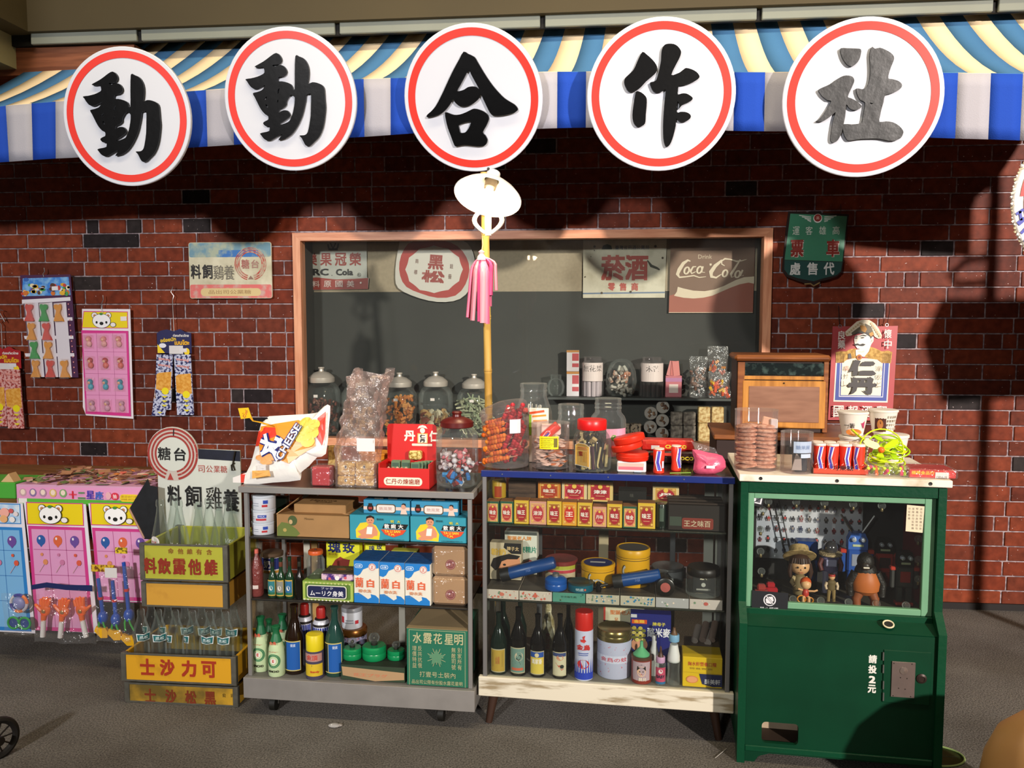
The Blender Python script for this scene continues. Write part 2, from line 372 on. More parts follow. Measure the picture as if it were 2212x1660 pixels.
# brick wall with a window opening
WX0, WX1, WZ0, WZ1 = -1.673, .937, .835, 2.027      # outer size of the window frame
HX0, HX1, HZ0, HZ1 = WX0+.02, WX1-.02, WZ0+.02, WZ1-.02
mortar = two_tone('mortar', '#7a6c70', '#a89a9c', 40, .4, .6, .9, .1, .4)
wl = MB(); XL, XR, ZT = -6.0, 5.2, 3.16; yb = D+.006
wl.box(XL, HX0, yb, D+.09, 0, ZT, mortar); wl.box(HX1, XR, yb, D+.09, 0, ZT, mortar)
wl.box(HX0, HX1, yb, D+.09, 0, HZ0, mortar); wl.box(HX0, HX1, yb, D+.09, HZ1, ZT, mortar)
wall = wl.build('wall_back', kind='structure', label='dark red brick wall of the shop front')
def brick_mat(name, h1, h2, chips=True):
    m = bpy.data.materials.new(name); m.use_nodes = True; nt = m.node_tree; N = nt.nodes; L = nt.links; b = N['Principled BSDF']; b.inputs['Roughness'].default_value = .5; b.inputs['Specular IOR Level'].default_value = .09
    oi = N.new('ShaderNodeObjectInfo'); ge = N.new('ShaderNodeNewGeometry'); ad = N.new('ShaderNodeMath'); ad.operation = 'ADD'; fr = N.new('ShaderNodeMath'); fr.operation = 'FRACT'
    L.new(oi.outputs['Random'], ad.inputs[0]); L.new(ge.outputs['Random Per Island'], ad.inputs[1]); L.new(ad.outputs[0], fr.inputs[0])
    mix = N.new('ShaderNodeMix'); mix.data_type = 'RGBA'; mix.inputs[6].default_value = lin(h1); mix.inputs[7].default_value = lin(h2); L.new(fr.outputs[0], mix.inputs[0])
    n = N.new('ShaderNodeTexNoise'); n.inputs['Scale'].default_value = 22; n.inputs['Detail'].default_value = 8; L.new(ge.outputs['Position'], n.inputs['Vector'])
    r = N.new('ShaderNodeValToRGB'); r.color_ramp.elements[0].position = .3; r.color_ramp.elements[0].color = (.62, .62, .62, 1); r.color_ramp.elements[1].position = .68; r.color_ramp.elements[1].color = (1.1, 1.1, 1.1, 1)
    L.new(n.outputs['Fac'], r.inputs[0]); mu = N.new('ShaderNodeMix'); mu.data_type = 'RGBA'; mu.blend_type = 'MULTIPLY'; mu.inputs[0].default_value = 1
    L.new(mix.outputs[2], mu.inputs[6]); L.new(r.outputs[0], mu.inputs[7]); out = mu.outputs[2]
    if chips:
        v = N.new('ShaderNodeTexNoise'); v.inputs['Scale'].default_value = 95; v.inputs['Detail'].default_value = 1; L.new(ge.outputs['Position'], v.inputs['Vector'])
        rc = N.new('ShaderNodeValToRGB'); rc.color_ramp.elements[0].position = .77; rc.color_ramp.elements[1].position = .79; L.new(v.outputs['Fac'], rc.inputs[0])
        m3 = N.new('ShaderNodeMix'); m3.data_type = 'RGBA'; m3.inputs[7].default_value = lin('#c8b4ae'); L.new(rc.outputs[0], m3.inputs[0]); L.new(out, m3.inputs[6]); out = m3.outputs[2]
    L.new(out, b.inputs['Base Color']); bp = N.new('ShaderNodeBump'); bp.inputs['Strength'].default_value = .25; bp.inputs['Distance'].default_value = .003; L.new(n.outputs['Fac'], bp.inputs['Height']); L.new(bp.outputs[0], b.inputs['Normal'])
    return m
BR = [brick_mat('brick_red', '#75321f', '#853f28'), brick_mat('brick_brown', '#5e2a1e', '#743826'), brick_mat('brick_black', '#241e20', '#39312f')]
CH = .0806; zc = at(600, 657, D).z; row0 = -int(floor(zc/CH))-1
xs0 = at(461, 700, D).x; xl0 = at(429, 700, D).x; SW = .1675; LW = SW*2.03
rnd = random.Random(11); cells = []
r = row0
while True:
    z1 = zc - CH*r; z0 = z1-CH; r += 1
    if z1 < .02: break
    if z0 > ZT: continue
    short = (r-1) % 2 == 0; wd = SW if short else LW; x = (xs0 if short else xl0); x -= wd*math.ceil((x-XL)/wd)
    while x < XR:
        parts = [(x, x+wd)]
        if short and rnd.random() < .10: parts = [(x, x+wd*.55), (x+wd*.55, x+wd)]
        if not short and rnd.random() < .30: parts = [(x, x+wd/2), (x+wd/2, x+wd)]
        for a, b in parts:
            k = 2 if rnd.random() < (.07 if short else .01) else (1 if rnd.random() < .45 else 0)
            spans = [(a, b)]
            if z1 > WZ0+.01 and z0 < WZ1-.01:
                spans = [(p, q) for p, q in ((a, min(b, WX0+.01)), (max(a, WX1-.01), b)) if q-p > .01]
            for p, q in spans: cells.append((p, q, max(z0, .004), min(z1, ZT), k))
        x += wd
OCC = [(310, 930, 530, 1660), (520, 1000, 1040, 1660), (1035, 980, 1600, 1660), (1590, 770, 1790, 1660), (1600, 1030, 2050, 1660), (0, 1040, 320, 1400), (1790, 700, 1935, 1040), (410, 522, 588, 645), (55, 600, 160, 815), (180, 670, 290, 900), (1695, 460, 1825, 610)]
sc = []
for c in cells:
    px, py = proj(((c[0]+c[1])/2, D, (c[2]+c[3])/2)); vis = -10 < px < 2222 and 300 < py < 1330 and not any(a < px < b2 and t < py < u for a, t, b2, u in OCC)
    if py < 400 and any((px-q)**2+(py-215)**2 < 160**2 for q in (276, 628, 1022, 1427, 1861)): vis = False
    sc.append((0 if vis else 1, -(c[1]-c[0])*(c[3]-c[2])*(1+px/4000)))
order = sorted(range(len(cells)), key=lambda i: sc[i]); single = set(i for i in order[:300] if sc[i][0] == 0)
BMESH = {}; rest = MB(); g = .0042
for i, (a, b, z0, z1, k) in enumerate(cells):
    dx, dz = (b-a)/2-g, (z1-z0)/2-g*.8; cx, cz = (a+b)/2, (z0+z1)/2; yo = rnd.uniform(-.0015, .0015)
    if dx < .004: continue
    if i in single:
        key = (round(dx, 3), round(dz, 3), k)
        if key not in BMESH:
            o = MB().box(-dx, dx, 0, .012, -dz, dz, BR[k], .003).build('brick', wall, loc=(cx, D+yo, cz)); BMESH[key] = o.data
        else:
            o = bpy.data.objects.new('brick', BMESH[key]); COL.objects.link(o); o.parent = wall; o.location = (cx, D+yo, cz)
    else: rest.box(cx-dx, cx+dx, D+yo, D+yo+.012, cz-dz, cz+dz, BR[k], .003)
rest.build('brick_field', wall, kind='stuff')
MB().box(XL, XR, D-.012, D+.02, 0, .035, M('#17110f', .7)).build('baseboard_back', kind='structure')

# window: frame, recess, pane, shelf
pine = two_tone('pine_frame', '#c67f58', '#dfa078', 5, .35, .65, .45, .4, .1, (1, 12, 12)); pine_v = two_tone('pine_frame_upright', '#c67f58', '#dfa078', 5, .35, .65, .45, .4, .1, (12, 12, 1))
win = MB(); FW = .044; fy0, fy1 = D-.028, D+.05
win.prism([(WX0, WZ1), (WX1, WZ1), (WX1-FW, WZ1-FW), (WX0+FW, WZ1-FW)], fy0, fy1, pine); win.prism([(WX0, WZ0), (WX1, WZ0), (WX1-FW, WZ0+FW), (WX0+FW, WZ0+FW)], fy0, fy1, pine)
win.prism([(WX0, WZ0), (WX0+FW, WZ0+FW), (WX0+FW, WZ1-FW), (WX0, WZ1)], fy0, fy1, pine_v); win.prism([(WX1, WZ0), (WX1-FW, WZ0+FW), (WX1-FW, WZ1-FW), (WX1, WZ1)], fy0, fy1, pine_v)
WN = win.build('window_1', kind='structure', label='wide shop window in a pale pine frame')
RY = D+.23; slate = M('#42423e', .8, var=.1, scale=3); beige = M('#a3957e', .85, var=.08, scale=60)
ix0, ix1, iz0, iz1 = WX0+.03, WX1-.03, WZ0+.035, WZ1-.03; zsp = at(1150, 630, RY).z
rc = MB(); rc.box(ix0-.02, ix1+.02, RY, RY+.02, iz0-.02, zsp, slate); rc.box(ix0-.02, ix1+.02, RY, RY+.02, zsp, iz1+.02, beige)
rc.box(ix0-.02, ix0, D+.05, RY, iz0-.02, iz1+.02, slate); rc.box(ix1, ix1+.02, D+.05, RY, iz0-.02, iz1+.02, slate)
rc.box(ix0-.02, ix1+.02, D+.05, RY, iz1, iz1+.02, slate); rc.box(ix0-.02, ix1+.02, D+.05, RY, iz0-.02, iz0, M('#3b3a36', .6))
rc.build('recess', WN)
MB().box(ix0+.01, ix1-.01, D+.004, D+.008, iz0+.005, iz1-.005, PANE).build('pane', WN)
SHZ = at(1380, 858, RY-.10).z
MB().box(at(1185, 860, RY-.1).x, ix1, RY-.17, RY, SHZ-.012, SHZ, M('#4a4d4a', .5)).build('shelf', WN)

# ceiling fascia, upper panels and beam
olive = M('#42381f', .7, var=.08, scale=2); olive2 = M('#3a3322', .8)
fz = at(60, 68, 4.25).z; fx = at(60, 68, 4.25).x
MB().box(fx, 6.2, 4.25, 4.75, fz, 4.3, olive).build('ceiling', kind='structure', label='olive brown ceiling fascia above the awning')
MB().box(fx-.5, fx, .5, 4.75, fz, 4.3, olive).build('trim_1', kind='structure', label='olive brown ceiling fascia along the left side')
MB().box(fx-.46, fx-.13, 1.2, 4.72, 2.9, fz, M('#8d8560', .8)).build('wall_left', kind='structure')
pz0 = 3.012; pm = M('#7f847b', .7, var=.06, scale=4); pxs = [60, 299, 728, 1172, 1640, 2150, 2680, 3230, 3800]
up = MB().box(fx-.14, 6.0, 4.300, 4.32, pz0, fz+.02, M('#0d0c0b', .8)).build('wall_upper', kind='structure', label='row of pale grey panels above the brick wall')
for a, b in zip(pxs[:-1], pxs[1:]):
    xa, xb = at(a, 60, 4.28).x+.013, at(b, 60, 4.28).x-.013
    MB().box(xa, xb, 4.280, 4.300, pz0, fz+.02, pm, .003).build('panel', up)
bz0, bz1 = at(0, 164, 4.33).z, at(60, 103, 4.33).z
MB().box(-6.0, -2.45, 4.33, 4.60, bz0, bz1, two_tone('beam_wood', '#6b3d28', '#8a5338', 3, .4, .6, .6, .3, .2, (1, 14, 14))).build('trim_2', kind='structure', label='reddish brown wooden beam left of the awning')

# ================================================================== awning
def interp(tab, x):
    if x <= tab[0][0]: a, b = tab[0], tab[1]
    elif x >= tab[-1][0]: a, b = tab[-2], tab[-1]
    else:
        for a, b in zip(tab, tab[1:]):
            if a[0] <= x <= b[0]: break
    t = (x-a[0])/(b[0]-a[0]); return a[1]+(b[1]-a[1])*t
VY = [(-2.9, 3.61), (-2.0, 3.58), (-1.29, 3.57), (-.5, 3.56), (.26, 3.47), (1.0, 3.395), (2.95, 3.33)]
def trace(pts):
    out = []
    for px, py in pts:
        Y = 3.5
        for _ in range(5): P = at(px, py, Y); Y = interp(VY, P.x)
        out.append((P.x, P.z))
    return out
FT = trace([(-420, 268), (-60, 238), (20, 228), (210, 213), (410, 198), (760, 172), (1166, 156), (1400, 155), (1640, 157), (2212, 160), (2800, 166)])
FB = trace([(-420, 392), (-60, 356), (0, 350), (170, 342), (400, 321), (517, 311), (720, 299), (900, 290), (1080, 282), (1290, 275), (1420, 280), (1600, 284), (1760, 285), (2000, 297), (2212, 304), (2800, 330)])
BK = [(at(150, 92, D).x, at(150, 92, D).z), (at(760, 78, D).x, at(760, 74, D).z), (at(1180, 52, D).x, at(1180, 52, D).z), (at(2000, 9, D).x, at(2000, 9, D).z)]
BS = [(i, at(p, 95-.045*p, D).x) for i, p in ((-1, 152), (0, 190), (3, 304), (8, 497), (14, 731), (19, 931), (23, 1098), (28, 1311), (32, 1486), (36, 1670), (41, 1911), (46, 2155), (50, 2350))]
FS = [(i, trace([(p, 190)])[0][0]) for i, p in ((-1, -367), (6, 11), (7, 67), (8, 119), (14, 445), (20, 786), (21, 844), (27, 1204), (28, 1266), (34, 1652), (40, 2068), (41, 2139), (42, 2208), (50, 2790))]
fab = lambda n, h: M(h, .8, spec=.15, var=.05, scale=3, bump=.15, bscale=240)
cream, blue = fab('c', '#f4dcb4'), fab('b', '#4a7aa6'); vwhite, vblue = fab('w', '#aaa8b0'), fab('v', '#2148ac')
AWo = Vector((0, D-.02, interp(BK, 0)))
AW = thing('awning', 'blue and cream striped cloth awning with a blue and white valance over the shop window', 'awning', AWo)
def canopy(s, t):
    xb, xf = interp(BS, s), interp(FS, s); zb, zf, yf = interp(BK, xb), interp(FT, xf), interp(VY, xf)
    return Vector((xb+(xf-xb)*t, D-.02+(yf-D+.02)*t, zb+(zf-zb)*(1-(1-t)**1.75)))-AWo
def drop(s, t):
    X = interp(FS, s); zf, zb, yf = interp(FT, X), interp(FB, X), interp(VY, X)
    return Vector((X, yf-.004*t+.010*sin(X*4.1+1)*t+.006*sin(X*11)*t, zf+(zb-zf)*t))-AWo
cn = MB(); vl = MB()
for k in range(-1, 50):
    cn.grid(lambda u, v: canopy(k+u, v), 2, 12, cream if k % 2 == 0 else blue)
    vl.grid(lambda u, v: drop(k+u, v), 3, 5, vwhite if k % 2 == 0 else vblue)
cn.build('canopy', AW, solid=.004); vl.build('valance', AW, solid=.003)
MB().tube([canopy(-1+i*51/30, 1.0)+Vector((0, .012, -.014)) for i in range(31)], .012, M('#8a8a88', .4, .8)).build('front_bar', AW)
for k in (-.5, 16, 34):
    p = canopy(k, .98); MB().tube([p+Vector((0, .02, -.02)), Vector((p.x, -.0, -.62))], .009, M('#777775', .4, .8)).build('support_arm', AW)
# ================================================================== round signs (fitted discs)
R5 = .29
GL1 = [[(622,347),(660,372),(678,410),(672,445),(645,468),(612,472),(580,478),(600,492),(628,488),(660,476),(695,484),(722,510),(735,545),(722,580),(690,600),(645,608),(641,648),(690,652),(740,664),(780,684),(795,705),(800,730),(823,737),(823,560),(828,382),(860,384),(905,402),(940,435),(965,490),(974,560),(968,640),(960,682),(985,675),(1015,664),(1060,670),(1110,692),(1135,720),(1143,770),(1150,860),(1157,940),(1150,1030),(1138,1120),(1115,1200),(1080,1265),(1035,1310),(1000,1345),(970,1354),(945,1340),(925,1305),(905,1265),(880,1238),(920,1236),(948,1228),(970,1200),(985,1130),(998,1030),(1000,920),(1000,792),(970,792),(946,802),(940,860),(925,940),(905,1020),(870,1105),(830,1175),(785,1230),(730,1268),(690,1280),(655,1285),(675,1252),(697,1222),(650,1240),(600,1270),(560,1290),(520,1285),(490,1262),(470,1235),(456,1212),(500,1200),(556,1184),(553,1135),(525,1137),(500,1122),(488,1098),(510,1080),(540,1065),(545,1050),(540,1020),(515,1010),(480,975),(450,930),(420,870),(395,820),(374,778),(420,765),(470,745),(495,715),(505,690),(470,705),(430,725),(395,730),(360,715),(330,680),(312,650),(294,625),(350,617),(420,600),(470,578),(498,555),(490,510),(470,497),(430,502),(390,493),(430,468),(480,440),(530,405),(575,370)],
 [(823,822),(800,805),(785,797),(765,810),(745,840),(732,870),(730,905),(700,935),(665,950),(650,975),(655,992),(672,980),(700,965),(740,965),(765,985),(775,1010),(765,1035),(735,1060),(700,1085),(668,1102),(667,1120),(700,1113),(740,1098),(770,1080),(790,1040),(808,985),(820,920),(826,860)],
 [(660,725),(640,745),(637,775),(650,782),(657,750)],[(525,813),(500,830),(492,848),(510,850),(523,835)],[(648,845),(635,865),(640,882),(650,868)],[(513,897),(520,925),(537,936),(532,910)]]
GL3 = [[[(655,350),(700,372),(768,405),(800,455),(850,540),(900,620),(960,705),(1020,775),(1080,835),(1140,875),(1190,905),(1222,945),(1215,970),(1180,990),(1120,1008),(1050,1020),(985,1022),(950,1012),(925,980),(890,910),(860,845),(833,797),(815,840),(780,875),(730,905),(680,922),(630,922),(590,905),(560,875),(545,845),(520,890),(480,945),(440,985),(390,1012),(330,1030),(270,1037),(275,1010),(310,980),(360,925),(410,835),(460,730),(510,620),(560,520),(610,430)],
 [(708,545),(735,590),(770,655),(800,710),(820,748),(790,722),(745,714),(700,722),(665,745),(630,758),(585,763),(620,700),(660,625)]],
 [[(460,988),(500,995),(550,1012),(610,1010),(680,985),(740,955),(770,948),(820,958),(870,980),(905,1010),(920,1045),(912,1080),(890,1130),(855,1195),(880,1225),(902,1265),(900,1300),(880,1330),(830,1342),(760,1338),(690,1330),(650,1330),(610,1338),(568,1342),(550,1310),(520,1230),(490,1150),(470,1070)],
 [(603,1122),(650,1098),(728,1080),(730,1100),(710,1150),(685,1185),(660,1200),(620,1200),(610,1160)]]]
GL4 = [[[(600,402),(640,425),(700,478),(740,530),(752,575),(740,610),(700,650),(640,700),(590,755),(540,795),(490,810),(455,800),(430,760),(415,710),(425,670),(465,630),(505,590),(530,545),(560,475)]],
 [[(543,800),(590,815),(630,850),(645,885),(643,960),(635,1040),(632,1110),(615,1145),(560,1165),(530,1150),(508,1110),(500,1040),(508,960),(520,880),(530,830)]],
 [[(870,318),(920,322),(960,345),(992,390),(990,430),(970,480),(935,545),(895,635),(940,628),(990,605),(1020,580),(1045,565),(1100,578),(1150,605),(1178,640),(1178,665),(1140,695),(1080,722),(1020,740),(972,745),(962,800),(962,835),(1000,825),(1045,825),(1085,845),(1113,872),(1095,900),(1050,920),(1010,940),(985,965),(968,985),(978,945),(965,910),(955,915),(952,1015),(985,1012),(1030,1012),(1070,1025),(1093,1050),(1085,1080),(1050,1105),(1005,1115),(970,1105),(945,1080),(940,1150),(925,1220),(905,1290),(880,1345),(850,1370),(830,1350),(815,1280),(812,1150),(818,1020),(828,900),(838,785),(800,805),(745,815),(710,800),(690,760),(678,715),(710,705),(740,690),(758,640),(775,570),(790,490),(795,410),(805,360),(830,328)]]]
GL5 = [[[(612,358),(680,357),(770,360),(812,368),(812,410),(795,470),(760,515),(720,535),(680,520),(640,470),(618,410)]],
 [[(395,765),(450,738),(520,705),(580,660),(640,630),(690,627),(730,640),(747,675),(735,715),(705,780),(682,838),(710,850),(760,875),(800,905),(820,930),(800,955),(760,967),(720,962),(690,940),(668,910),(662,970),(655,1040),(640,1110),(625,1180),(600,1240),(570,1280),(535,1290),(515,1270),(515,1220),(528,1130),(545,1050),(562,990),(530,1015),(480,1055),(430,1080),(370,1080),(410,1050),(460,985),(495,930),(520,878),(480,870),(430,830),(405,795)]],
 [[(925,342),(950,362),(1000,352),(1060,375),(1110,405),(1138,440),(1135,480),(1110,540),(1090,600),(1082,655),(1120,662),(1180,680),(1215,710),(1215,740),(1180,775),(1120,800),(1050,825),(1035,890),(1015,960),(1000,1030),(995,1085),(1060,1080),(1130,1090),(1190,1125),(1228,1170),(1230,1200),(1205,1245),(1150,1270),(1085,1270),(1000,1252),(900,1250),(800,1255),(720,1268),(680,1265),(650,1220),(635,1160),(640,1108),(720,1110),(790,1103),(825,1085),(840,1000),(855,895),(810,870),(780,820),(768,755),(820,762),(860,750),(890,705),(905,620),(905,520),(900,430),(910,370)],
 [(900,895),(935,902),(910,910)]]]
DISCS = [(276.4,254.05,3.497,-.008,.112,[GL1],(130,90,5.187),'leftmost of the five on the awning'),(628.2,216.66,3.495,-.030,.177,[GL1],None,'second from the left on the awning'),
 (1022.05,214.57,3.47,-.072,.294,GL3,(870,40,4.881),'middle one of five, right above the lamp'),(1427.4,206.15,3.399,.022,.128,GL4,(1260,30,4.743),'second from the right on the awning'),
 (1860.9,212.8,3.324,-.060,.094,GL5,(1680,30,4.611),'rightmost of five, its character grey with glare')]
white = M('#d6d9e2', .4, spec=.3); redr = M('#e2382c', .35, spec=.4); ink = M('#060607', .3, spec=.22, bump=.04, bscale=30)
D1PTS = None
for i, (cx, cy, Y, ya, pi_, gl, org, desc) in enumerate(DISCS):
    c = at(cx, cy, Y); n = Vector((sin(ya)*cos(pi_), -cos(ya)*cos(pi_), -sin(pi_))); rr = Vector((cos(ya), sin(ya), 0)); uu = n.cross(rr)
    uu = -uu if uu.z < 0 else uu
    rotm = Matrix((rr, -n, uu)).transposed()
    t = thing('round_sign', 'round red-ringed white sign, '+desc, 'sign', c, rot=rotm.to_euler(), group='round character signs on the awning')
    b = MB().lathe([(R5-.002, -.006), (R5, -.004), (R5, .010), (R5-.003, .012)], white, 72, T=Matrix.Rotation(radians(90), 4, 'X'), smooth=False); b.build('board', t)
    rg = MB(); V = []
    for k in range(97):
        a = 2*pi*k/96; V += [(.2428*cos(a), -.0135, .2428*sin(a)), (.273*cos(a), -.0135, .273*sin(a))]
    rg.add(V, [(2*k, 2*k+1, 2*k+3, 2*k+2) for k in range(96)], redr); rg.build('red_ring', t)
    def loc(px, py):
        d = ray(px, py); s_ = (c-EYE).dot(n)/d.dot(n); P = EYE+d*s_-c; return (P.dot(rr), P.dot(uu))
    ch = MB()
    if org:
        L = [[[loc(org[0]+x/org[2], org[1]+y/org[2]) for x, y in lp] for lp in g] for g in gl]
        if i == 0: D1PTS = L
    else: L = D1PTS
    for g in L: ch.prism(g, -.0135-.012, -.0125, ink if i < 4 else M('#141516', .42, spec=.7, bump=.3, bscale=14), smooth_n=2)
    ch.build('character', t)
# ================================================================== helpers for things placed on planes
class PP(Print):
    """print drawn with the photograph's pixel grid on a plane of known place; origin = the thing's own origin"""
    def __init__(s, F, px, py, d, y0=0., R=None, step=.00025):
        super().__init__(y0, R, step); s.F = F; s.px, s.py, s.d = px, py, d; s.o = F.xz(px, py, d)
        a = F.xz(px+20, py, d); b = F.xz(px, py-20, d); s.kx = (a[0]-s.o[0])/20; s.kz = (b[1]-s.o[1])/20; s.sh = (a[1]-s.o[1])/20
    zmin = None
    def _m(s, V):
        if s.zmin is not None: V = [(x, max(z, s.zmin)) for x, z in V]
        return super()._m(V)
    def X(s, px): return (px-s.px)*s.kx
    def Z(s, py): return (s.py-py)*s.kz
    def loc(s): return s.F.w(s.o[0], s.d, s.o[1])
    def Q(s, px, py): return (s.X(px), s.Z(py))
    def Rc(s, x0, y0, x1, y1, h): return s.rect(s.X(x0), s.Z(y1), s.X(x1), s.Z(y0), h)
    def Fr(s, x0, y0, x1, y1, t, h): return s.frame(s.X(x0), s.Z(y1), s.X(x1), s.Z(y0), t*s.kx, h)
    def T(s, t, cx, cy, hp, h, wp=None, **k): return s.text(t, s.X(cx), s.Z(cy), hp*s.kz, h, None if wp is None else wp*s.kx, **k)
    def E(s, cx, cy, r, h, ry=None, n=20): return s.ell(s.X(cx), s.Z(cy), r*s.kx, h, (ry or r)*s.kz, n)
    def Rg(s, cx, cy, r0, r1, h, **k): return s.ring(s.X(cx), s.Z(cy), r0*s.kx, r1*s.kx, h, **k)
    def G(s, pts, h, sm=0):
        if isinstance(pts[0][0], (tuple, list)): return s.poly([[s.Q(*p) for p in l] for l in pts], h, sm)
        return s.poly([s.Q(*p) for p in pts], h, sm)
    def L(s, pts, wp, h): return s.line([s.Q(*p[:2]) for p in pts], [p[2]*s.kx for p in pts] if wp is None else wp*s.kx, h)
    def Row(s, t, xs, cy, hp, h, wp=None, **k):
        for ch, x in zip(t, xs): s.T(ch, x, cy, hp, h, wp, **k); s.k -= 1
        s.k += 1; return s
def outline(pp, pts): return [pp.Q(*p) for p in pts]
def rrect(x0, z0, x1, z1, r, n=4):
    out = []
    for cx, cz, a in ((x1-r, z1-r, 0), (x0+r, z1-r, 90), (x0+r, z0+r, 180), (x1-r, z0+r, 270)):
        for i in range(n+1): t = radians(a+90*i/n); out.append((cx+r*cos(t), cz+r*sin(t)))
    return out
wire = M('#3a3634', .45, .8); steel = M('#b9b9b8', .3, .9)
def heap(mb, r, z0, z1, mats, n, size, rng, sx=1., shape='box', sy=1.):
    """loose pieces filling a jar between two heights"""
    for i in range(n):
        a = rng.uniform(0, 2*pi); q = r*sqrt(rng.random()); z = z0+size*.4+(z1-z0-size*.6)*rng.random()**.9
        T = Matrix.Translation((q*cos(a)*sx, q*sin(a)*sy, z)) @ Matrix.Rotation(rng.uniform(0, pi), 4, 'X') @ Matrix.Rotation(rng.uniform(0, pi), 4, 'Y') @ Matrix.Rotation(rng.uniform(0, pi), 4, 'Z')
        s = size*rng.uniform(.7, 1.15); m = rng.choice(mats)
        if shape == 'box': mb.box(-s*.5, s*.5, -s*.3, s*.3, -s*.2, s*.2, m, s*.08, T=T)
        elif shape == 'disc': mb.lathe([(s*.3, -s*.1), (s*.5, 0), (s*.3, s*.1)], m, 9, T=T)
        elif shape == 'stick': mb.lathe([(s*.1, -s), (s*.12, 0), (s*.1, s)], m, 6, T=T)
        elif shape == 'twist':
            mb.sph((0, 0, 0), s*.38, m, 8, 5, T=T); mb.lathe([(s*.05, s*.35), (s*.3, s*.8)], m, 6, T=T, cap0=False, cap1=False); mb.lathe([(s*.3, -s*.8), (s*.05, -s*.35)], m, 6, T=T, cap0=False, cap1=False)
        else: mb.sph((0, 0, 0), s*.5, m, 8, 6, T=T)
    return mb
def rev(name, label, cat, F, px0, px1, pyt, zb, d, parts, group=None, rz=0., tilt=None):
    """a turned thing (bottle, jar, can) standing at depth d; parts = (name, [(r, z) as shares of half width and height], material, sides)"""
    xa, zt = F.xz(px0, pyt, d); xb, _ = F.xz(px1, pyt, d); R = (xb-xa)/2; H = zt-zb
    t = thing(name, label, cat, F.w((xa+xb)/2, d, zb), F.rz+rz, group, rot=tilt)
    for pn, prof, mat, n in parts:
        MB().lathe([(max(r, 0)*R, z*H) for r, z in prof], mat, n, smooth=True, cap0=True, cap1=True).build(pn, t)
    return t, R, H
def boxthing(name, label, cat, F, px0, px1, pyt, zb, d, depth, mat, group=None, side=None, bev=.0015, rz=0., part='box', pb=None):
    xa, zt = F.xz(px0, pyt, d); xb, _ = F.xz(px1, pyt, d); wd = xb-xa; H = zt-zb
    t = thing(name, label, cat, F.w((xa+xb)/2, d, zb), F.rz+rz, group)
    MB().box(-wd/2, wd/2, 0, depth, 0, H, mat, bev).build(part, t)
    P = PP(F, (px0+px1)/2, pyt, d, -.0003); P.o = ((xa+xb)/2, zb); pyb = pyt+H/P.kz; P.py = pyb; P.zmin = .0008
    return t, P, wd, H

# ================================================================== lamp on a bamboo pole
LY = 3.36
bam = two_tone('bamboo', '#b98c3c', '#e0b862', 14, .35, .65, .45, .4, .1, (1, 1, .15))
pb, pt = at(1058, 1000, 3.62), at(1046, 372, 3.50)
p0 = Vector((pb.x+.004, 3.70, 0.)); pt = Vector((pt.x, 3.5, pt.z)); pole_t = thing('bamboo_pole', 'tall yellow bamboo pole standing between the two cabinets', 'pole', p0)
axis = pt-p0; Lp = axis.length; rotp = axis.to_track_quat('Z', 'Y').to_matrix().to_4x4()
nd = [at(0, y, 3.55).z for y in (870, 796, 686, 600, 520, 440)]; nds = sorted([.25, .5, .72]+[ (z)/axis.z*Lp for z in nd])
prof = [(.0175, 0)]
for z in nds: prof += [(.0165, z-.012), (.0185, z-.003), (.0175, z), (.0188, z+.004), (.0168, z+.012)]
prof += [(.016, Lp)]
MB().lathe(prof, bam, 14, T=rotp).build('cane', pole_t)
for z in nds: MB().lathe([(.0178, z-.0012), (.0178, z+.0012)], M('#6d4f1e', .7), 14, T=rotp).build('node_ring', pole_t)
# lamp
lc = at(1053, 427, LY)
lt = thing('hanging_lamp', 'white enamel lamp shade with glowing bulb tied to the bamboo pole', 'lamp', lc)
enam = M('#f6f2ea', .25, spec=.5); T_l = Matrix.Rotation(radians(-27), 4, 'X') @ Matrix.Rotation(radians(9), 4, 'Y')
MB().lathe([(.137, 0), (.139, .004), (.136, .008), (.118, .028), (.085, .055), (.045, .075), (.030, .082), (.028, .12)], enam, 40, T=T_l, cap0=False).build('shade', lt)
MB().lathe([(.024, .045), (.026, .082), (.02, .125), (.01, .13)], M('#4a4540', .5, .6), 20, T=T_l).build('socket', lt)
MB().lathe([(.001, -.048), (.018, -.044), (.030, -.026), (.033, -.006), (.028, .014), (.017, .034), (.014, .05)], emis('#ffdca8', 30), 20, T=T_l).build('bulb', lt)
lo = MB()
for sx in (-1, 1):
    pts = [(sx*(.012+.045*sin(pi*i/12)), .02, -.035-.105*i/12) for i in range(13)]; lo.tube(pts, [.010-.003*abs(i-6)/6 for i in range(13)], M('#fbf0dc', .5), 8)
lo.tube([(0, .02, -.03), (0, .02, -.15)], .013, M('#fbf0dc', .5), 8); lo.tube([(0, .03, .12), (-.005, .10, .10), (0, .14, .02)], .006, M('#2c2824', .6), 6)
lo.build('hanger_knot', lt)
pl = bpy.data.lights.new('bulb_light', 'POINT'); pl.energy = 7.5; pl.color = (1, .78, .5); pl.shadow_soft_size = .035
po = bpy.data.objects.new('bulb_light', pl); COL.objects.link(po); po.location = lc+Vector((0, -.035, -.05))
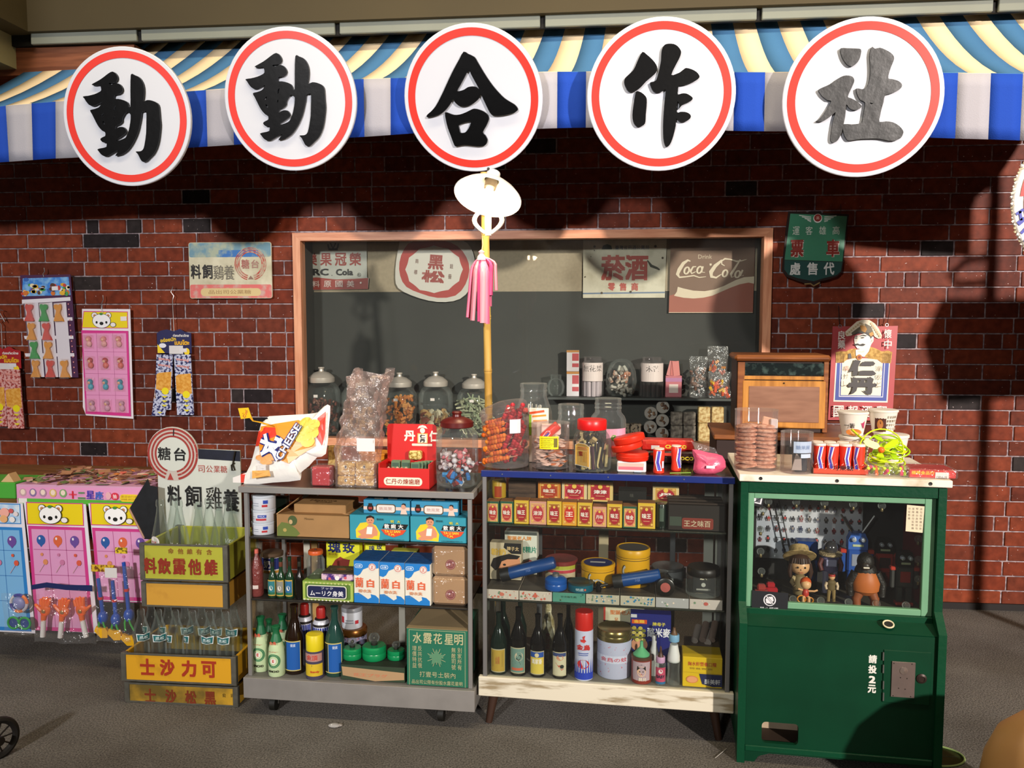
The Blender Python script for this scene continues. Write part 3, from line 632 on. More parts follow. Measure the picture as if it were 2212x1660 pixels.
# tassel
tc_ = at(1040, 556, LY+.03); ts = thing('tassel', 'pink silk tassel hanging from the lamp in front of the pole', 'tassel', tc_)
MB().tube([(.003, .0, .10), (.006, 0, .05), (0, 0, .02)], .0018, M('#e8c890', .6), 6).build('cord', ts)
MB().lathe([(.002, .03), (.013, .022), (.009, .012), (.016, .004), (.02, -.012)], M('#f5c9c9', .6), 14).build('knot', ts)
pk = [two_tone('silk_pink', '#d8547e', '#ea88a4', 3, .3, .7, .5, .4, 0, (90, 90, 1)), two_tone('silk_dark', '#c8306e', '#dc5a8c', 3, .3, .7, .5, .4, 0, (90, 90, 1)), two_tone('silk_pale', '#e0788e', '#eea4ac', 3, .3, .7, .5, .4, 0, (90, 90, 1))]
for x0, x1, y, z1, wd, k in ((-.040, -.058, .004, -.245, .026, 0), (-.022, -.036, -.016, -.258, .030, 2), (-.004, -.004, -.020, -.262, .024, 1), (.012, .010, -.022, -.268, .032, 2), (.026, .026, -.012, -.272, .026, 0), (-.044, -.052, .018, -.25, .022, 1), (.040, .038, -.002, -.155, .028, 1), (.056, .060, .006, -.135, .024, 2), (.0, -.006, .012, -.22, .034, 1), (.030, .03, .02, -.2, .03, 0)):
    pts = [(x0*min(1, (q*5)**.6) if q < .2 else x0+(x1-x0)*(q-.2)/.8, y*min(1, q*5), .004+(z1-.004)*q) for q in [i/12 for i in range(13)]]
    MB().tube(pts, [wd*.5*min(1, .35+.25*i) for i in range(13)], pk[k], 10, flat=.6).build('strand', ts)

# ================================================================== signs on the brick wall
def plate(name, label, cat, F, ref, d, pts, mat, th=.008, group=None, holes=None):
    P = PP(F, ref[0], ref[1], d, 0.); t = thing(name, label, cat, P.loc(), F.rz, group)
    MB().prism(outline(P, pts), 0, th, mat).build('board', t); return t, P
def hang(t, P, pts, r=.0015, mat=None, y=.004): MB().tube([(P.X(a), y, P.Z(b)) for a, b in pts], r, mat or wire, 5).build('wire', t)
old = two_tone('old_tin', '#b9b394', '#d8d3b6', 9, .35, .6, .6, .3)
def rr_px(x0, y0, x1, y1, r): return [(a, b) for a, b in rrect(x0, y0, x1, y1, r)]
t, P = plate('tin_sign', 'faded cream tin feed sign with red ring emblem hanging on bricks left of window', 'sign', WALLF, (499, 645), D-.025, rr_px(410, 524, 588, 645, 5), old)
P.G(rr_px(411, 525, 587, 556, 4), two_tone('worn_blue', '#6f95a4', '#a9b39c', 16, .42, .58)); P.Rc(475, 541, 560, 556, two_tone('bright_blue', '#3f74b4', '#8ba4a6', 18, .5, .62))
P.G(rr_px(411, 615, 587, 644, 4), two_tone('worn_red', '#d8706a', '#c9a498', 18, .48, .62)); P.G(rr_px(434, 623, 564, 640, 8), M('#d6bf86', .6)); P.T('品出司公業糖', 497, 631, 9, '#a98a58', 92)
for a, b in ((23.5, 26.5), (28, 30.5), (32, 34)): P.Rg(543, 571, a, b, two_tone('ring_rust%d' % a, '#b4473c', '#b99a84', 40, .42, .56), a0=radians(-76), a1=radians(256))
P.G([(537, 604), (549, 604), (543, 596)], '#8a6a58'); P.T('糖', 532, 571, 20, '#a8665a', 17); P.T('台', 553, 571, 18, '#a4776a', 16)
P.Row('料飼', (425, 450), 587, 31, '#1c1815', 22, bold=.02); P.Row('鷄養', (474, 497), 589, 31, '#6f6a5c', 22, bold=.0)
P.build('painted_face', t)
for x in (431, 562): hang(t, P, [(x, 528), (x-1, 515), (x-2, 503)])

t, P = plate('bus_ticket_sign', 'green shield shaped ticket agency sign with winged emblem right of window', 'sign', WALLF, (1757, 618), D-.05, [(1699, 457), (1829, 465), (1827, 482), (1818, 588), (1808, 598), (1784, 606), (1770, 608), (1757, 618), (1742, 613), (1722, 607), (1698, 598), (1688, 584), (1694, 500)], M('#2a1d18', .4, .3))
P.G([(1703, 462), (1825, 469), (1818, 566), (1693, 561)], M('#3f8a68', .35, spec=.5, var=.15, scale=5)); P.G([(1693, 562), (1818, 567), (1815, 587), (1806, 595), (1780, 601), (1757, 608), (1722, 601), (1702, 594), (1693, 582)], M('#1d4a44', .35, spec=.5))
for s_ in (-1, 1):
    for k in range(4): P.L([(1762+s_*14, 470+k*3.4), (1762+s_*(40-k*6), 467+k*3.4+s_*1)], 1.7, '#d8e4d8')
P.E(1762, 473, 9.5, '#e4e8e0'); P.E(1762, 472, 8, '#8a2820'); P.T('高', 1762, 472, 7, '#c8a090')
P.Row('運客雄高', (1716, 1744, 1773, 1802), 499, 18, '#d6e2d4', 15, bold=0); P.Row('票車', (1720, 1797), 538, 37, '#e8d8cc', 28, bold=.05); P.Row('票車', (1719, 1796), 537, 37, '#8c2b1e', 28, bold=.03); P.Row('處售代', (1716, 1753, 1789), 581, 27, '#d4d8d2', 23, bold=.02)
P.build('painted_face', t)
MB().tube([(P.X(x), -.004, P.Z(y)) for x, y in ((1737, 614), (1750, 613), (1757, 618), (1770, 611))], .004, M('#b79a68', .4, .6), 6).build('bottom_trim', t)
for x in (1716, 1811): hang(t, P, [(x, 463), (x+1, 452), (x, 443)])

# pocket medicine sign with an officer
O = lambda x, y: (1780+x/6.385, 660+y/6.385)
t, P = plate('medicine_sign', 'red medicine sign showing a moustached officer above big black characters', 'sign', WALLF, (1860, 910), D-.03, [O(80, 300), O(330, 300), O(400, 235), O(470, 212), O(560, 215), O(640, 250), O(690, 300), O(970, 292), O(940, 1590), O(52, 1588)], M('#b4484a', .4, spec=.4, var=.06, scale=6))
G = lambda pts, h, sm=0: P.G([O(*p) for p in pts], h, sm)
G([(135, 800), (880, 800), (866, 1338), (120, 1332)], '#efe6d2'); G([(152, 800), (866, 800), (850, 1318), (138, 1312)], '#4756a0'); G([(196, 800), (812, 800), (800, 1268), (192, 1264)], '#e8e0e0'); G([(206, 800), (802, 800), (792, 1256), (202, 1252)], '#4756a0'); G([(222, 800), (780, 800), (770, 1246), (216, 1242)], '#efe6cc')
G([(215, 810), (270, 760), (380, 735), (560, 735), (700, 750), (785, 810)], '#efe6cc')
epa = two_tone('epaulette', '#a9803c', '#d2a95c', 60, .4, .6); G([(128, 655), (180, 640), (270, 640), (330, 610), (400, 600), (430, 640), (440, 700), (400, 735), (300, 745), (240, 790), (140, 800)], epa); G([(905, 650), (850, 628), (760, 640), (680, 600), (600, 575), (560, 640), (520, 715), (590, 735), (720, 755), (770, 795), (890, 800)], epa)
for k in range(6):
    for s0, s1, z1 in ((132+k*22, 138+k*21, 795), (780+k*20, 776+k*20, 795)): P.L([O(s0, 668)+(1.,), O(s1, z1)+(1.,)], None, '#8a662c')
G([(300, 675), (335, 665), (350, 735), (300, 745)], '#5a5550'); G([(400, 620), (500, 600), (600, 575), (580, 640), (520, 715), (450, 700), (405, 700)], '#f0ead8'); G([(430, 625), (480, 640), (520, 625), (515, 655), (430, 655)], '#d8d0c0'); P.E(*O(452, 720), 6, '#b9742e'); P.E(*O(452, 720), 3, '#8c3c22')
G([(385, 430), (520, 395), (590, 430), (640, 440), (640, 500), (612, 540), (590, 600), (480, 610), (420, 600), (392, 560), (380, 520), (375, 470)], '#f3ecda')
G([(370, 420), (430, 395), (520, 400), (585, 440), (600, 470), (625, 435), (600, 370), (500, 345), (400, 380)], '#4a4540')
G([(250, 370), (330, 300), (400, 235), (480, 208), (570, 212), (650, 262), (705, 330), (750, 420), (740, 462), (700, 465), (660, 445), (600, 380), (540, 330), (480, 330), (400, 375), (330, 425), (270, 435), (250, 410)], '#e9dcc0', 1); G([(330, 390), (420, 320), (520, 262), (600, 300), (650, 420), (600, 395), (520, 372), (430, 372), (350, 420)], '#6d6450'); G([(440, 290), (510, 280), (545, 340), (520, 385), (470, 360)], '#b9853e', 1); G([(570, 400), (620, 370), (640, 410), (600, 440)], '#c49248')
for k in range(9): P.E(*O(275+k*28, 400-k*24 if k < 6 else 256+(k-6)*12), 2.4, '#c9b48c')
for k in range(7): P.E(*O(600+k*20, 262+k*28), 2.6, '#c9b48c')
G([(372, 540), (420, 530), (450, 545), (490, 532), (528, 545), (500, 565), (455, 562), (430, 555), (400, 560), (375, 552)], '#3a3733', 1)
P.E(*O(398, 458), 2.2, '#5a5048', 1.2); P.E(*O(488, 452), 3.2, '#5a5048', 1.4); P.L([O(455, 430)+(1.4,), O(490, 418)+(2.2,), O(540, 428)+(1.2,)], None, '#2f2b28'); P.L([O(383, 438)+(1.,), O(400, 432)+(1.8,), O(416, 440)+(1.,)], None, '#2f2b28'); P.L([O(415, 450)+(.5,), O(400, 505)+(.7,), O(415, 515)+(.7,)], None, '#b0a088'); P.L([O(612, 470)+(.6,), O(622, 490)+(.8,), O(608, 515)+(.6,)], None, '#a09078')
blk = '#474341'
G([(385, 752), (470, 768), (435, 850), (435, 925), (420, 975), (370, 975), (368, 905), (310, 932), (345, 860)], blk); G([(485, 800), (520, 775), (640, 775), (668, 805), (640, 835), (472, 835)], blk); G([(460, 905), (500, 900), (640, 900), (685, 938), (660, 965), (445, 965)], blk)
P.poly([[P.Q(*O(*p)) for p in l] for l in ([(362, 985), (410, 1000), (580, 1000), (600, 982), (655, 1015), (640, 1060), (640, 1075), (690, 1075), (700, 1100), (680, 1125), (640, 1125), (636, 1200), (615, 1232), (580, 1228), (510, 1170), (570, 1180), (570, 1125), (435, 1125), (420, 1180), (380, 1215), (335, 1232), (365, 1170), (372, 1125), (330, 1132), (305, 1110), (330, 1080), (345, 1060), (372, 1060)], [(438, 1030), (438, 1064), (472, 1064), (472, 1030)], [(528, 1030), (528, 1064), (562, 1064), (562, 1030)])], blk)
P.Row('良藥', (1,), 0, 1, blk); P.k -= 1
for ch, x, y in (('良', 195, 420), ('藥', 195, 545), ('懷', 822, 400), ('中', 828, 540)): P.T(ch, *O(x, y), 19, '#f0e4d8', 16, bold=.012)
for ch, x, y, c in (('毒', 278, 870, '#c07a68'), ('け', 268, 980, '#9a8a78'), ('し', 262, 1078, '#9a8a78'), ('消', 730, 868, '#a08a78'), ('化', 725, 985, '#9a8a78'), ('と', 720, 1085, '#9a8a78')): P.T(ch, *O(x, y), 11, c, 10, bold=0)
P.Row('懷報酒翻'[::-1] if False else '國報酒翻', tuple(O(x, 0)[0] for x in (180, 380, 570, 770)), O(0, 1460)[1], 25, '#efe4d8', 22, bold=.012)
P.build('painted_face', t); hang(t, P, [O(178, 300), O(165, 200), O(152, 20)]); hang(t, P, [O(818, 290), O(840, 180), O(855, 60), O(848, 0)])
for x, y in ((178, 300), (818, 280)): MB().tube([(P.X(O(x, y)[0])+.008*cos(a), -.001, P.Z(O(x, y)[1])+.008*sin(a)) for a in [i*pi/5 for i in range(10)]], .002, steel, 5, closed=True).build('ring', t)

# ================================================================== toy cards hung on hooks
CW = glass('blister_bag', '#fbf8f6', gloss=.10, rough=.12, crinkle=.8, cscale=60, haze=.03)
def shook(t, P, pts): MB().tube([(P.X(a), -.004, P.Z(b)) for a, b in pts], .0022, steel, 6).build('hook', t)
cardY = D-.03
def C1(x, y): return (30+x/6.387, 580+y/6.387)
t, P = plate('toy_card', 'purple card of red green and yellow plastic toys hanging on the brick wall', 'toy card', WALLF, (108, 817), cardY, [C1(150, 105), C1(840, 100), C1(890, 1505), C1(250, 1500)], M('#4a2148', .5), .004)
P.G([C1(185, 150), C1(812, 132), C1(830, 378), C1(165, 392)], two_tone('header_print', '#3f86d8', '#86bce8', 30, .4, .6))
rg2 = random.Random(3)
for i in range(46):
    u, v = rg2.random(), rg2.random(); P.E(*C1(190+u*620, (165 if u < .3 else 230)+v*(205 if u < .3 else 140)), rg2.uniform(3, 7), rg2.choice(['#e0a828', '#e8b838', '#f2e2b8', '#d87830', '#3468b8', '#5a3828', '#e8e4dc', '#48a050', '#c84038']), rg2.uniform(2.5, 5.5), 9); P.k -= (i % 4 != 0)
P.k += 1; P.G([C1(580, 262), C1(665, 258), C1(668, 312), C1(582, 316)], '#f0ecec')
P.G([C1(165, 440), C1(828, 405), C1(832, 455), C1(165, 495)], '#ece6ea')
for y in (680, 930, 1170): P.G([C1(170, y+5), C1(840+y*.01, y), C1(842+y*.01, y+45), C1(180, y+50)], '#e6dfe4'); P.k -= 1
P.k += 1
for c in range(3): P.G([C1(200+c*200, 490), C1(390+c*190, 475), C1(430+c*190, 1500), C1(270+c*180, 1500)], '#ddd6dc'); P.k -= 1
P.k += 1
for i in range(14): P.E(*C1(800+i*3.4, 500+i*72), 1.6, '#e0908c', n=7); P.k -= 1
P.build('printed_card', t)
toyc = {'r': M('#e0402c', .3, spec=.5), 'g': M('#26a844', .3, spec=.5), 'y': M('#eda21c', .3, spec=.5)}
shape = [(-.30, 1), (-.1, .93), (.15, .98), (.42, .9), (.36, .72), (.16, .62), (.3, .35), (.42, .12), (.4, 0), (-.5, .02), (-.62, -.02), (-.5, .16), (-.3, .36), (-.26, .55), (-.4, .72), (-.42, .88)]
for r_, row in enumerate((('r', 'g', 'y'), ('y', 'r', None), ('g', 'y', None), ('y', 'r', 'y'))):
    for c, k in enumerate(row):
        if not k: continue
        px_, py_ = C1(285+c*190+r_*18-(10 if c == 0 else 0), 735+r_*256); sx = P.kx*19; sz = P.kz*37
        fl = -1 if (r_ + c) % 3 == 2 else 1
        o = MB().prism([(P.X(px_)+fl*a*sx, P.Z(py_)+b*sz) for a, b in shape], -.016, -.003, toyc[k], smooth_n=2).build('toy', t)
        MB().box(P.X(px_)-.028, P.X(px_)+.030, -.019, -.0175, P.Z(py_)-.006, P.Z(py_)+sz+.008, CW).build('bag', o)
shook(t, P, [C1(480, 130), C1(470, 90), C1(495, 60), C1(490, 10)])

def bear(P, cx, cy, r, side=True):
    """white bear face printed on the card header"""
    for s_ in (-1, 1): P.E(cx+s_*r*.78, cy-r*.62, r*.36, '#2a2622'); P.E(cx+s_*r*.78, cy-r*.62, r*.31, '#f6f4f2'); P.E(cx+s_*r*.76, cy-r*.58, r*.17, '#c98a5a')
    P.E(cx, cy, r*1.05, '#2a2622', r*.82, 28); P.E(cx, cy, r, '#fbfaf8', r*.77, 28)
    for s_ in (-1, 1): P.E(cx+s_*r*.55, cy+r*.16, r*.12, '#16130f', r*.15)
    P.E(cx, cy+r*.28, r*.22, '#16130f', r*.19); P.E(cx, cy-r*.78, r*.2, '#4a8a3a', r*.14)
    if side: P.E(cx+r*1.3, cy+r*.42, r*.34, '#3a3430', r*.28); P.E(cx+r*1.3, cy+r*.42, r*.29, '#f4eee8', r*.23)
def C2(x, y): return (x/4.367, 560+y/4.367)
t, P = plate('toy_card', 'pink card with yellow bear header and twelve bagged dolls on the wall', 'toy card', WALLF, (235, 905), cardY, [C2(815, 480), C2(1265, 483), C2(1258, 1505), C2(812, 1478), C2(785, 1400)], M('#efe6ea', .5), .003)
P.G([C2(828, 500), C2(1242, 505), C2(1240, 662), C2(805, 658)], '#d83080'); P.G([C2(833, 508), C2(1236, 512), C2(1234, 656), C2(811, 652)], '#f0d80c'); bear(P, *C2(995, 592), 19); P.G([C2(1175, 552), C2(1232, 550), C2(1232, 590), C2(1175, 592)], '#f0e8e4')
P.G([C2(805, 678), C2(1242, 684), C2(1240, 1482), C2(812, 1462)], '#d8348c'); P.G([C2(815, 706), C2(1222, 706), C2(1222, 1450), C2(830, 1438)], '#e89ac4')
for x in (945, 1098): P.L([C2(x, 706), C2(x+6, 1444)], .7, '#b8588c'); P.k -= 1
for y in (876, 1082, 1283): P.L([C2(825, y), C2(1222, y+4)], .7, '#b8588c'); P.k -= 1
P.k += 1; P.build('printed_card', t)
dolls = [('#e8908c', '#f0b0b0'), ('#b8302c', '#e06a5a'), ('#2a94b0', '#3ab0d0'), ('#c08aa8', '#e0a8c8')]
for r_ in range(4):
    for c in range(3):
        px_, py_ = C2(872+c*140+(r_ % 2)*8, 775+r_*200); h1, h2 = dolls[r_]; x, z = P.X(px_), P.Z(py_)
        o = MB().sph((x, -.010, z+.010), .0165, M(h1, .35), 10, 7, sy=.7).sph((x+.004, -.012, z-.018), .0165, M(h2, .35), 10, 7, sy=.6, sz=1.1).sph((x-.002, -.016, z+.006), .0105, M('#f0b898', .4), 8, 6, sy=.7).build('doll', t)
        MB().box(x-.030, x+.030, -.024, -.0232, z-.042, z+.036, CW).build('bag', o)
shook(t, P, [C2(1012, 515), C2(1000, 470), C2(1005, 430), C2(1022, 395), C2(1020, 355)])

def snack_card(label, x0, xm, x1, ytop, yh, bars, main, hdr, txt, pat, hookpts, toy='snack card'):
    t, P = plate('snack_card', label, toy, WALLF, (xm, yh), cardY, [(x0, ytop+8), (x0+8, ytop+3), (x0+22, ytop), (xm, ytop+4), (x1-24, ytop-1), (x1-14, ytop+5), (x1, ytop+8), (x1, yh), (x0, yh)], M(main, .5), .003)
    P.T(txt[0], (x0+xm)/2+6, ytop+22, 9, '#f0c818', 34, bold=.03, rot=.12); P.T(txt[1], x1-22, ytop+13, 6, '#f4f0e8', 34, bold=.02); P.T(txt[2], x1-20, ytop+28, 11, '#f0b414', 32, bold=.04)
    P.Rc(xm-10, ytop+35, xm+20, ytop+53, '#dcd8d4'); P.E(x1-10, ytop+48, 6, '#f0d020', 8); P.E(x0+12, ytop+35, 8, '#e8e8f0', 5); P.G([(x0+1, yh-20), (x0+17, yh-1), (x0+1, yh-1)], '#f0d020'); P.Rc(x1-26, yh-11, x1-10, yh-3, '#e0dcdc'); P.build('printed_card', t)
    for (bx0, bx1, by0, by1, sh, yo) in bars:
        o = MB().prism([P.Q(bx0, by0), P.Q(bx1, by0), P.Q(bx1+sh, by1), P.Q(bx0+sh, by1)], -.012-yo, -.004-yo, pat).build('snack_pack', t)
        Q = PP(WALLF, P.px, P.py, cardY, -.0125-yo); f = lambda v: by0+(by1-by0)*v; g_ = lambda u, v: (bx0+(bx1-bx0)*u+sh*v, f(v))
        Q.G([g_(.04, .36), g_(.2, .33), g_(.96, .31), g_(.96, .64), g_(.6, .68), g_(.04, .62)], two_tone('biscuit', '#d8922c', '#eab050', 60, .4, .6)); Q.E(*g_(.62, .66), (bx1-bx0)*.22, '#f0e010')
        for v in (.75, .83, .91): Q.G([g_(.4, v), g_(.8, v), g_(.6, v+.035)], '#e8d828'); Q.k -= 1
        Q.k += 1
        for v in (.09, .2): Q.T('งงกอปู', *g_(.5, v), 7, '#e89a8c', (bx1-bx0)*.75, bold=.03, rot=-.1)
        Q.build('wrapper_print', o)
    shook(t, P, hookpts)
def pattern(n, a, b): return two_tone(n, a, b, 70, .44, .52, .35, .5)
snack_card('navy snack card with long blue and orange packs hanging on the brick wall', 340, 376, 414, 712, 764, [(341, 376, 766, 886, -8, .004), (341, 370, 800, 900, -16, 0.), (378, 414, 766, 897, 3, .002)], '#1d1c50', 0, ('อร่อยนัก', 'ท่องเที่ยวไทย', 'เบนโตะ'), pattern('navy_wrap', '#23285e', '#c6cbe0'), [(378, 716), (377, 650), (380, 640), (374, 632), (379, 620)])
snack_card('red snack card with long pink packs hanging at the left edge', -24, 10, 46, 750, 796, [(-26, 11, 798, 922, 2, 0.), (11, 46, 798, 926, 4, .003)], '#a8171c', 0, ('อร่อยนัก', 'ท่องเที่ยวไทย', 'เบนโตะ'), pattern('red_wrap', '#a8443e', '#e0a8a0'), [(8, 754), (8, 702), (2, 694), (12, 690), (16, 696), (6, 676), (8, 670), (14, 672)])
# ================================================================== behind the window: signs
SY = RY-.012
def W5(x, y): return (380+x/4.15, 480+y/4.15)
t, P = plate('cola_sign', 'white cola sign with crown and red base strip at the window\'s left end', 'sign', WALLF, (723, 627), SY, [(655, 515), (793, 515), (793, 600), (797, 602), (795, 625), (652, 627)], M('#b9b9b0', .6, var=.1, scale=10), .005)
P.G([W5(1135, 505), W5(1260, 495), W5(1440, 515), W5(1600, 510), W5(1725, 503), W5(1722, 602), W5(1128, 608)], '#9c4238')
P.Row('樂果冠榮', [W5(x, 0)[0] for x in (1218, 1350, 1482, 1612)], W5(0, 335)[1], 28, '#8e3c34', 25, bold=.02); P.T('RC', *W5(1302, 448), 15, '#25221f', 34, bold=.03); P.T('.', *W5(1402, 478), 2, '#55504a'); P.T('Cola', *W5(1515, 450), 14, '#25221f', 37, bold=.03)
P.Rg(*W5(1645, 474), 3.2, 4, '#4a4540'); P.T('R', *W5(1645, 474), 4, '#4a4540'); P.Row('料原國美', [W5(x, 0)[0] for x in (1258, 1362, 1465, 1568)], W5(0, 555)[1], 14, '#d8c0b8', 16, bold=.012)
for x in (1180, 1660): P.E(*W5(x, 546), 2.2, '#e0d0c8')
P.L([W5(1372, 200)+(3,), W5(1378, 235)+(3,), W5(1400, 248)+(3,), W5(1440, 248)+(3,), W5(1460, 230)+(3,), W5(1466, 195)+(3,)], None, '#25221f'); P.L([W5(1395, 190)+(3,), W5(1418, 240)+(3,), W5(1442, 190)+(3,)], None, '#25221f'); P.L([W5(1376, 246)+(4,), W5(1460, 246)+(4,)], None, '#25221f')
P.build('painted_face', t)
def W6(x, y): return (820+x/4.15, 480+y/4.15)
t, P = plate('soda_sign', 'rounded white sign with red rosette ring hanging behind the pole in the window', 'sign', WALLF, (940, 655), SY-.01, [W6(*p) for p in smooth_loop([(200, 150), (320, 120), (560, 125), (740, 165), (815, 230), (850, 330), (850, 460), (810, 600), (720, 690), (590, 718), (440, 705), (280, 655), (165, 590), (140, 500), (150, 350), (175, 220)], 2)], M('#c9c3b8', .5, var=.06, scale=8), .006)
P.G([[W6(*p) for p in smooth_loop([(320, 165), (560, 165), (700, 220), (780, 320), (805, 430), (770, 560), (680, 660), (520, 680), (370, 640), (240, 580), (185, 480), (180, 360), (225, 240)], 2)]], '#a83c34')
ros = []
for i in range(60):
    a = 2*pi*i/60; rr_ = 1-.05*abs(sin(a*6)); ros.append(W6(490+258*rr_*cos(a), 425+212*rr_*sin(a)))
P.G(ros, '#cfc9be'); P.T('黑', *W6(508, 362), 32, '#96423a', 34, bold=.03, rot=-.08); P.T('松', *W6(482, 490), 27, '#96423a', 50, bold=.04, rot=-.08)
for ch, x, y in (('商', 338, 350), ('標', 326, 448), ('註', 648, 398), ('冊', 632, 490)): P.T(ch, *W6(x, y), 10, '#8a6e64', 7, rot=-.06)
P.build('painted_face', t)
def W7(x, y): return (1220+x/4.15, 480+y/4.15)
t, P = plate('tobacco_wine_sign', 'rusty cream tobacco and wine retailer sign with red characters in the window', 'sign', WALLF, (1347, 645), SY, [W7(160, 140), W7(905, 140), W7(895, 680), W7(160, 680)], two_tone('enamel_cream', '#b8b09a', '#d2cbb6', 12, .3, .55), .005)
P.L([W7(160, 640), W7(895, 632)], 3.2, '#6c7c92'); P.G([W7(325, 245), W7(340, 210), W7(375, 198), W7(410, 212), W7(420, 245)], '#3d4a40'); P.T('臺灣省菸酒公賣局', *W7(598, 230), 9, '#77808a', 73, bold=.01)
P.T('菸', *W7(432, 410), 55, '#a8483c', 52, bold=.03); P.T('酒', *W7(640, 410), 55, '#a8483c', 50, bold=.03); P.Row('零售商', [W7(x, 0)[0] for x in (418, 520, 626)], W7(0, 580)[1], 17, '#b4564a', 15, bold=.03)
P.L([W7(735, 345)+(2,), W7(770, 395)+(6,), W7(820, 415)+(5,), W7(845, 430)+(3,)], None, '#3d3a2c')
for x, y, r_ in ((262, 220, 2.8), (805, 222, 3), (330, 635, 2.5), (230, 310, 1), (870, 325, 2.5), (590, 625, 2.5), (180, 490, 1.5), (260, 255, 1.2)): P.E(*W7(x, y), r_, '#4a3c2c', n=7)
P.build('painted_face', t)
t, P = plate('script_cola_sign', 'faded red cola sign with white script lettering and ribbon at window\'s right end', 'sign', WALLF, (1535, 677), SY-.006, [W7(940, 140), W7(1690, 140), W7(1685, 815), W7(930, 810)], M('#a3604f', .55, var=.06, scale=6), .005)
rib = [(1008, 580), (1060, 595), (1150, 615), (1250, 620), (1340, 605), (1430, 570), (1530, 520), (1600, 497), (1690, 490), (1690, 555), (1640, 545), (1560, 560), (1480, 590), (1400, 625), (1320, 660), (1240, 678), (1150, 685), (1060, 678), (975, 660), (1000, 625)]
P.G([W7(*p) for p in [(938, 142), (1688, 142), (1686, 500), (1600, 505), (1530, 528), (1430, 578), (1340, 613), (1250, 628), (1060, 605), (1000, 640), (932, 660)]], M('#7f6453', .6, var=.06, scale=6))
CR = '#d8c8ae'; P.G([W7(*p) for p in rib], CR); P.L([W7(930, 812), W7(1685, 812)], 1.2, CR); P.T('Drink', *W7(1248, 312), 9, '#b8a48c', 30)
for st in ([(1118, 352, 8), (1095, 343, 16), (1055, 370, 26), (1020, 425, 30), (1003, 468, 26), (1022, 495, 14), (1080, 490, 10), (1150, 480, 10), (1200, 497, 8), (1260, 490, 4)], [(1170, 400, 6), (1143, 402, 12), (1120, 440, 18), (1130, 462, 11), (1168, 445, 5)], [(1232, 398, 12), (1218, 450, 14), (1250, 452, 5)], [(1290, 385, 18), (1308, 380, 14)],
           [(1425, 395, 6), (1398, 380, 10), (1396, 352, 12), (1425, 332, 13), (1475, 338, 8), (1530, 356, 13), (1580, 350, 8), (1618, 338, 3)], [(1400, 345, 16), (1340, 395, 28), (1303, 450, 33), (1308, 490, 24), (1350, 500, 14), (1395, 470, 6)], [(1562, 340, 10), (1525, 400, 15), (1482, 470, 20), (1487, 497, 8), (1510, 490, 4)], [(1585, 432, 14), (1562, 488, 16), (1595, 480, 5)]):
    P.L([W7(x, y)+(w_/4.15*1.15,) for x, y, w_ in st], None, CR)
for x, y in ((1085, 435), (1200, 430), (1428, 462), (1540, 470)):
    P.L([W7(x+21*cos(a)+6*sin(a), y-30*sin(a))+((12+6*abs(cos(a)))/4.15,) for a in [i*2*pi/14 for i in range(15)]], None, CR)
P.build('painted_face', t)
# ================================================================== behind the window: jars and sweets
tin = M('#d8ccc0', .35, .35); rj = random.Random(5); JZ = iz0; jd = D+.125
def sweet_jar(px0, px1, pyt, mats, fill, label, shp='box', size=.028, group='glass jars behind the window'):
    t, R, H = rev('sweet_jar', label, 'jar', WALLF, px0, px1, pyt, JZ, jd, [('jar_body', [(.72, 0), (.80, .02), (.92, .25), (1., .5), (.98, .66), (.80, .75), (.66, .77), (.66, .80)], JAR, 24), ('lid', [(.68, .78), (.70, .80), (.70, .85), (.60, .88), (.40, .92), (.14, .94), (.12, .97), (.18, .985), (.16, 1.0)], tin, 24)], group)
    heap(MB(), R*.80, .005, H*.74*fill, mats, 105, size, rj, shape=shp).build('sweets', t)
    MB().box(-.012, .012, -R*1.0-.001, -R*1.0, H*.58, H*.62, M('#e8dcd4', .6)).build('price_tag', t)
sweet_jar(655, 733, 793, [M('#6a322a', .5), M('#8a4c42', .5), M('#9a6a5a', .5)], .72, 'lidded glass jar of dark red sweets, leftmost inside the window')
sweet_jar(738, 812, 803, [M('#c9a06c', .5), M('#b88a58', .5)], .6, 'lidded glass jar of tan sweets behind the crinkled tall bag')
sweet_jar(826, 900, 805, [M('#e08438', .5), M('#ea9c52', .5), M('#d0742e', .5)], .86, 'lidded glass jar of orange chips inside the window', size=.034)
sweet_jar(904, 978, 803, [M('#dccdae', .5), M('#8a442e', .5), M('#c0965e', .5)], .56, 'lidded glass jar of cream and brown shell sweets inside the window', 'disc', .05)
sweet_jar(987, 1061, 808, [M('#a9b08c', .5), M('#c4c2a0', .5)], .85, 'lidded glass jar of pale green sticks inside the window by the pole', 'stick', .05)
sd_ = RY-.09
def cardm(h): return M(h, .55)
# shelf
for i, (py_t, zb) in enumerate(((757, None), (803, SHZ))):
    pass
za = SHZ; hh_ = (WALLF.xz(1236, 803, sd_)[1]-SHZ)
for i, lab in enumerate(('red and white snack packet with orange top, lower of the stacked pair', 'red and white snack packet with orange top, upper of the stacked pair')):
    t, P, wd, H = boxthing('snack_packet', lab, 'packet', WALLF, 1224, 1251, 803 if i == 0 else 757, SHZ if i == 0 else SHZ+hh_+.001, sd_, .035, cardm('#e0d8dc'), 'stacked snack packets on the window shelf', part='packet')
    P.rect(-wd*.05, H*.2, wd*.48, H*.85, '#c4545a'); P.rect(-wd*.05, H*.38, wd*.48, H*.5, '#e8e0e0'); P.rect(-wd/2, H*.9, wd/2, H, '#c98a48'); P.build('wrapper_print', t)
t, R, H = rev('round_jar', 'small round empty glass jar on the window shelf', 'jar', WALLF, 1182, 1220, 810, SHZ, sd_, [('jar_body', [(.55, 0), (.9, .15), (1, .45), (.85, .7), (.62, .8), (.62, .97), (.68, 1)], JAR, 20)])
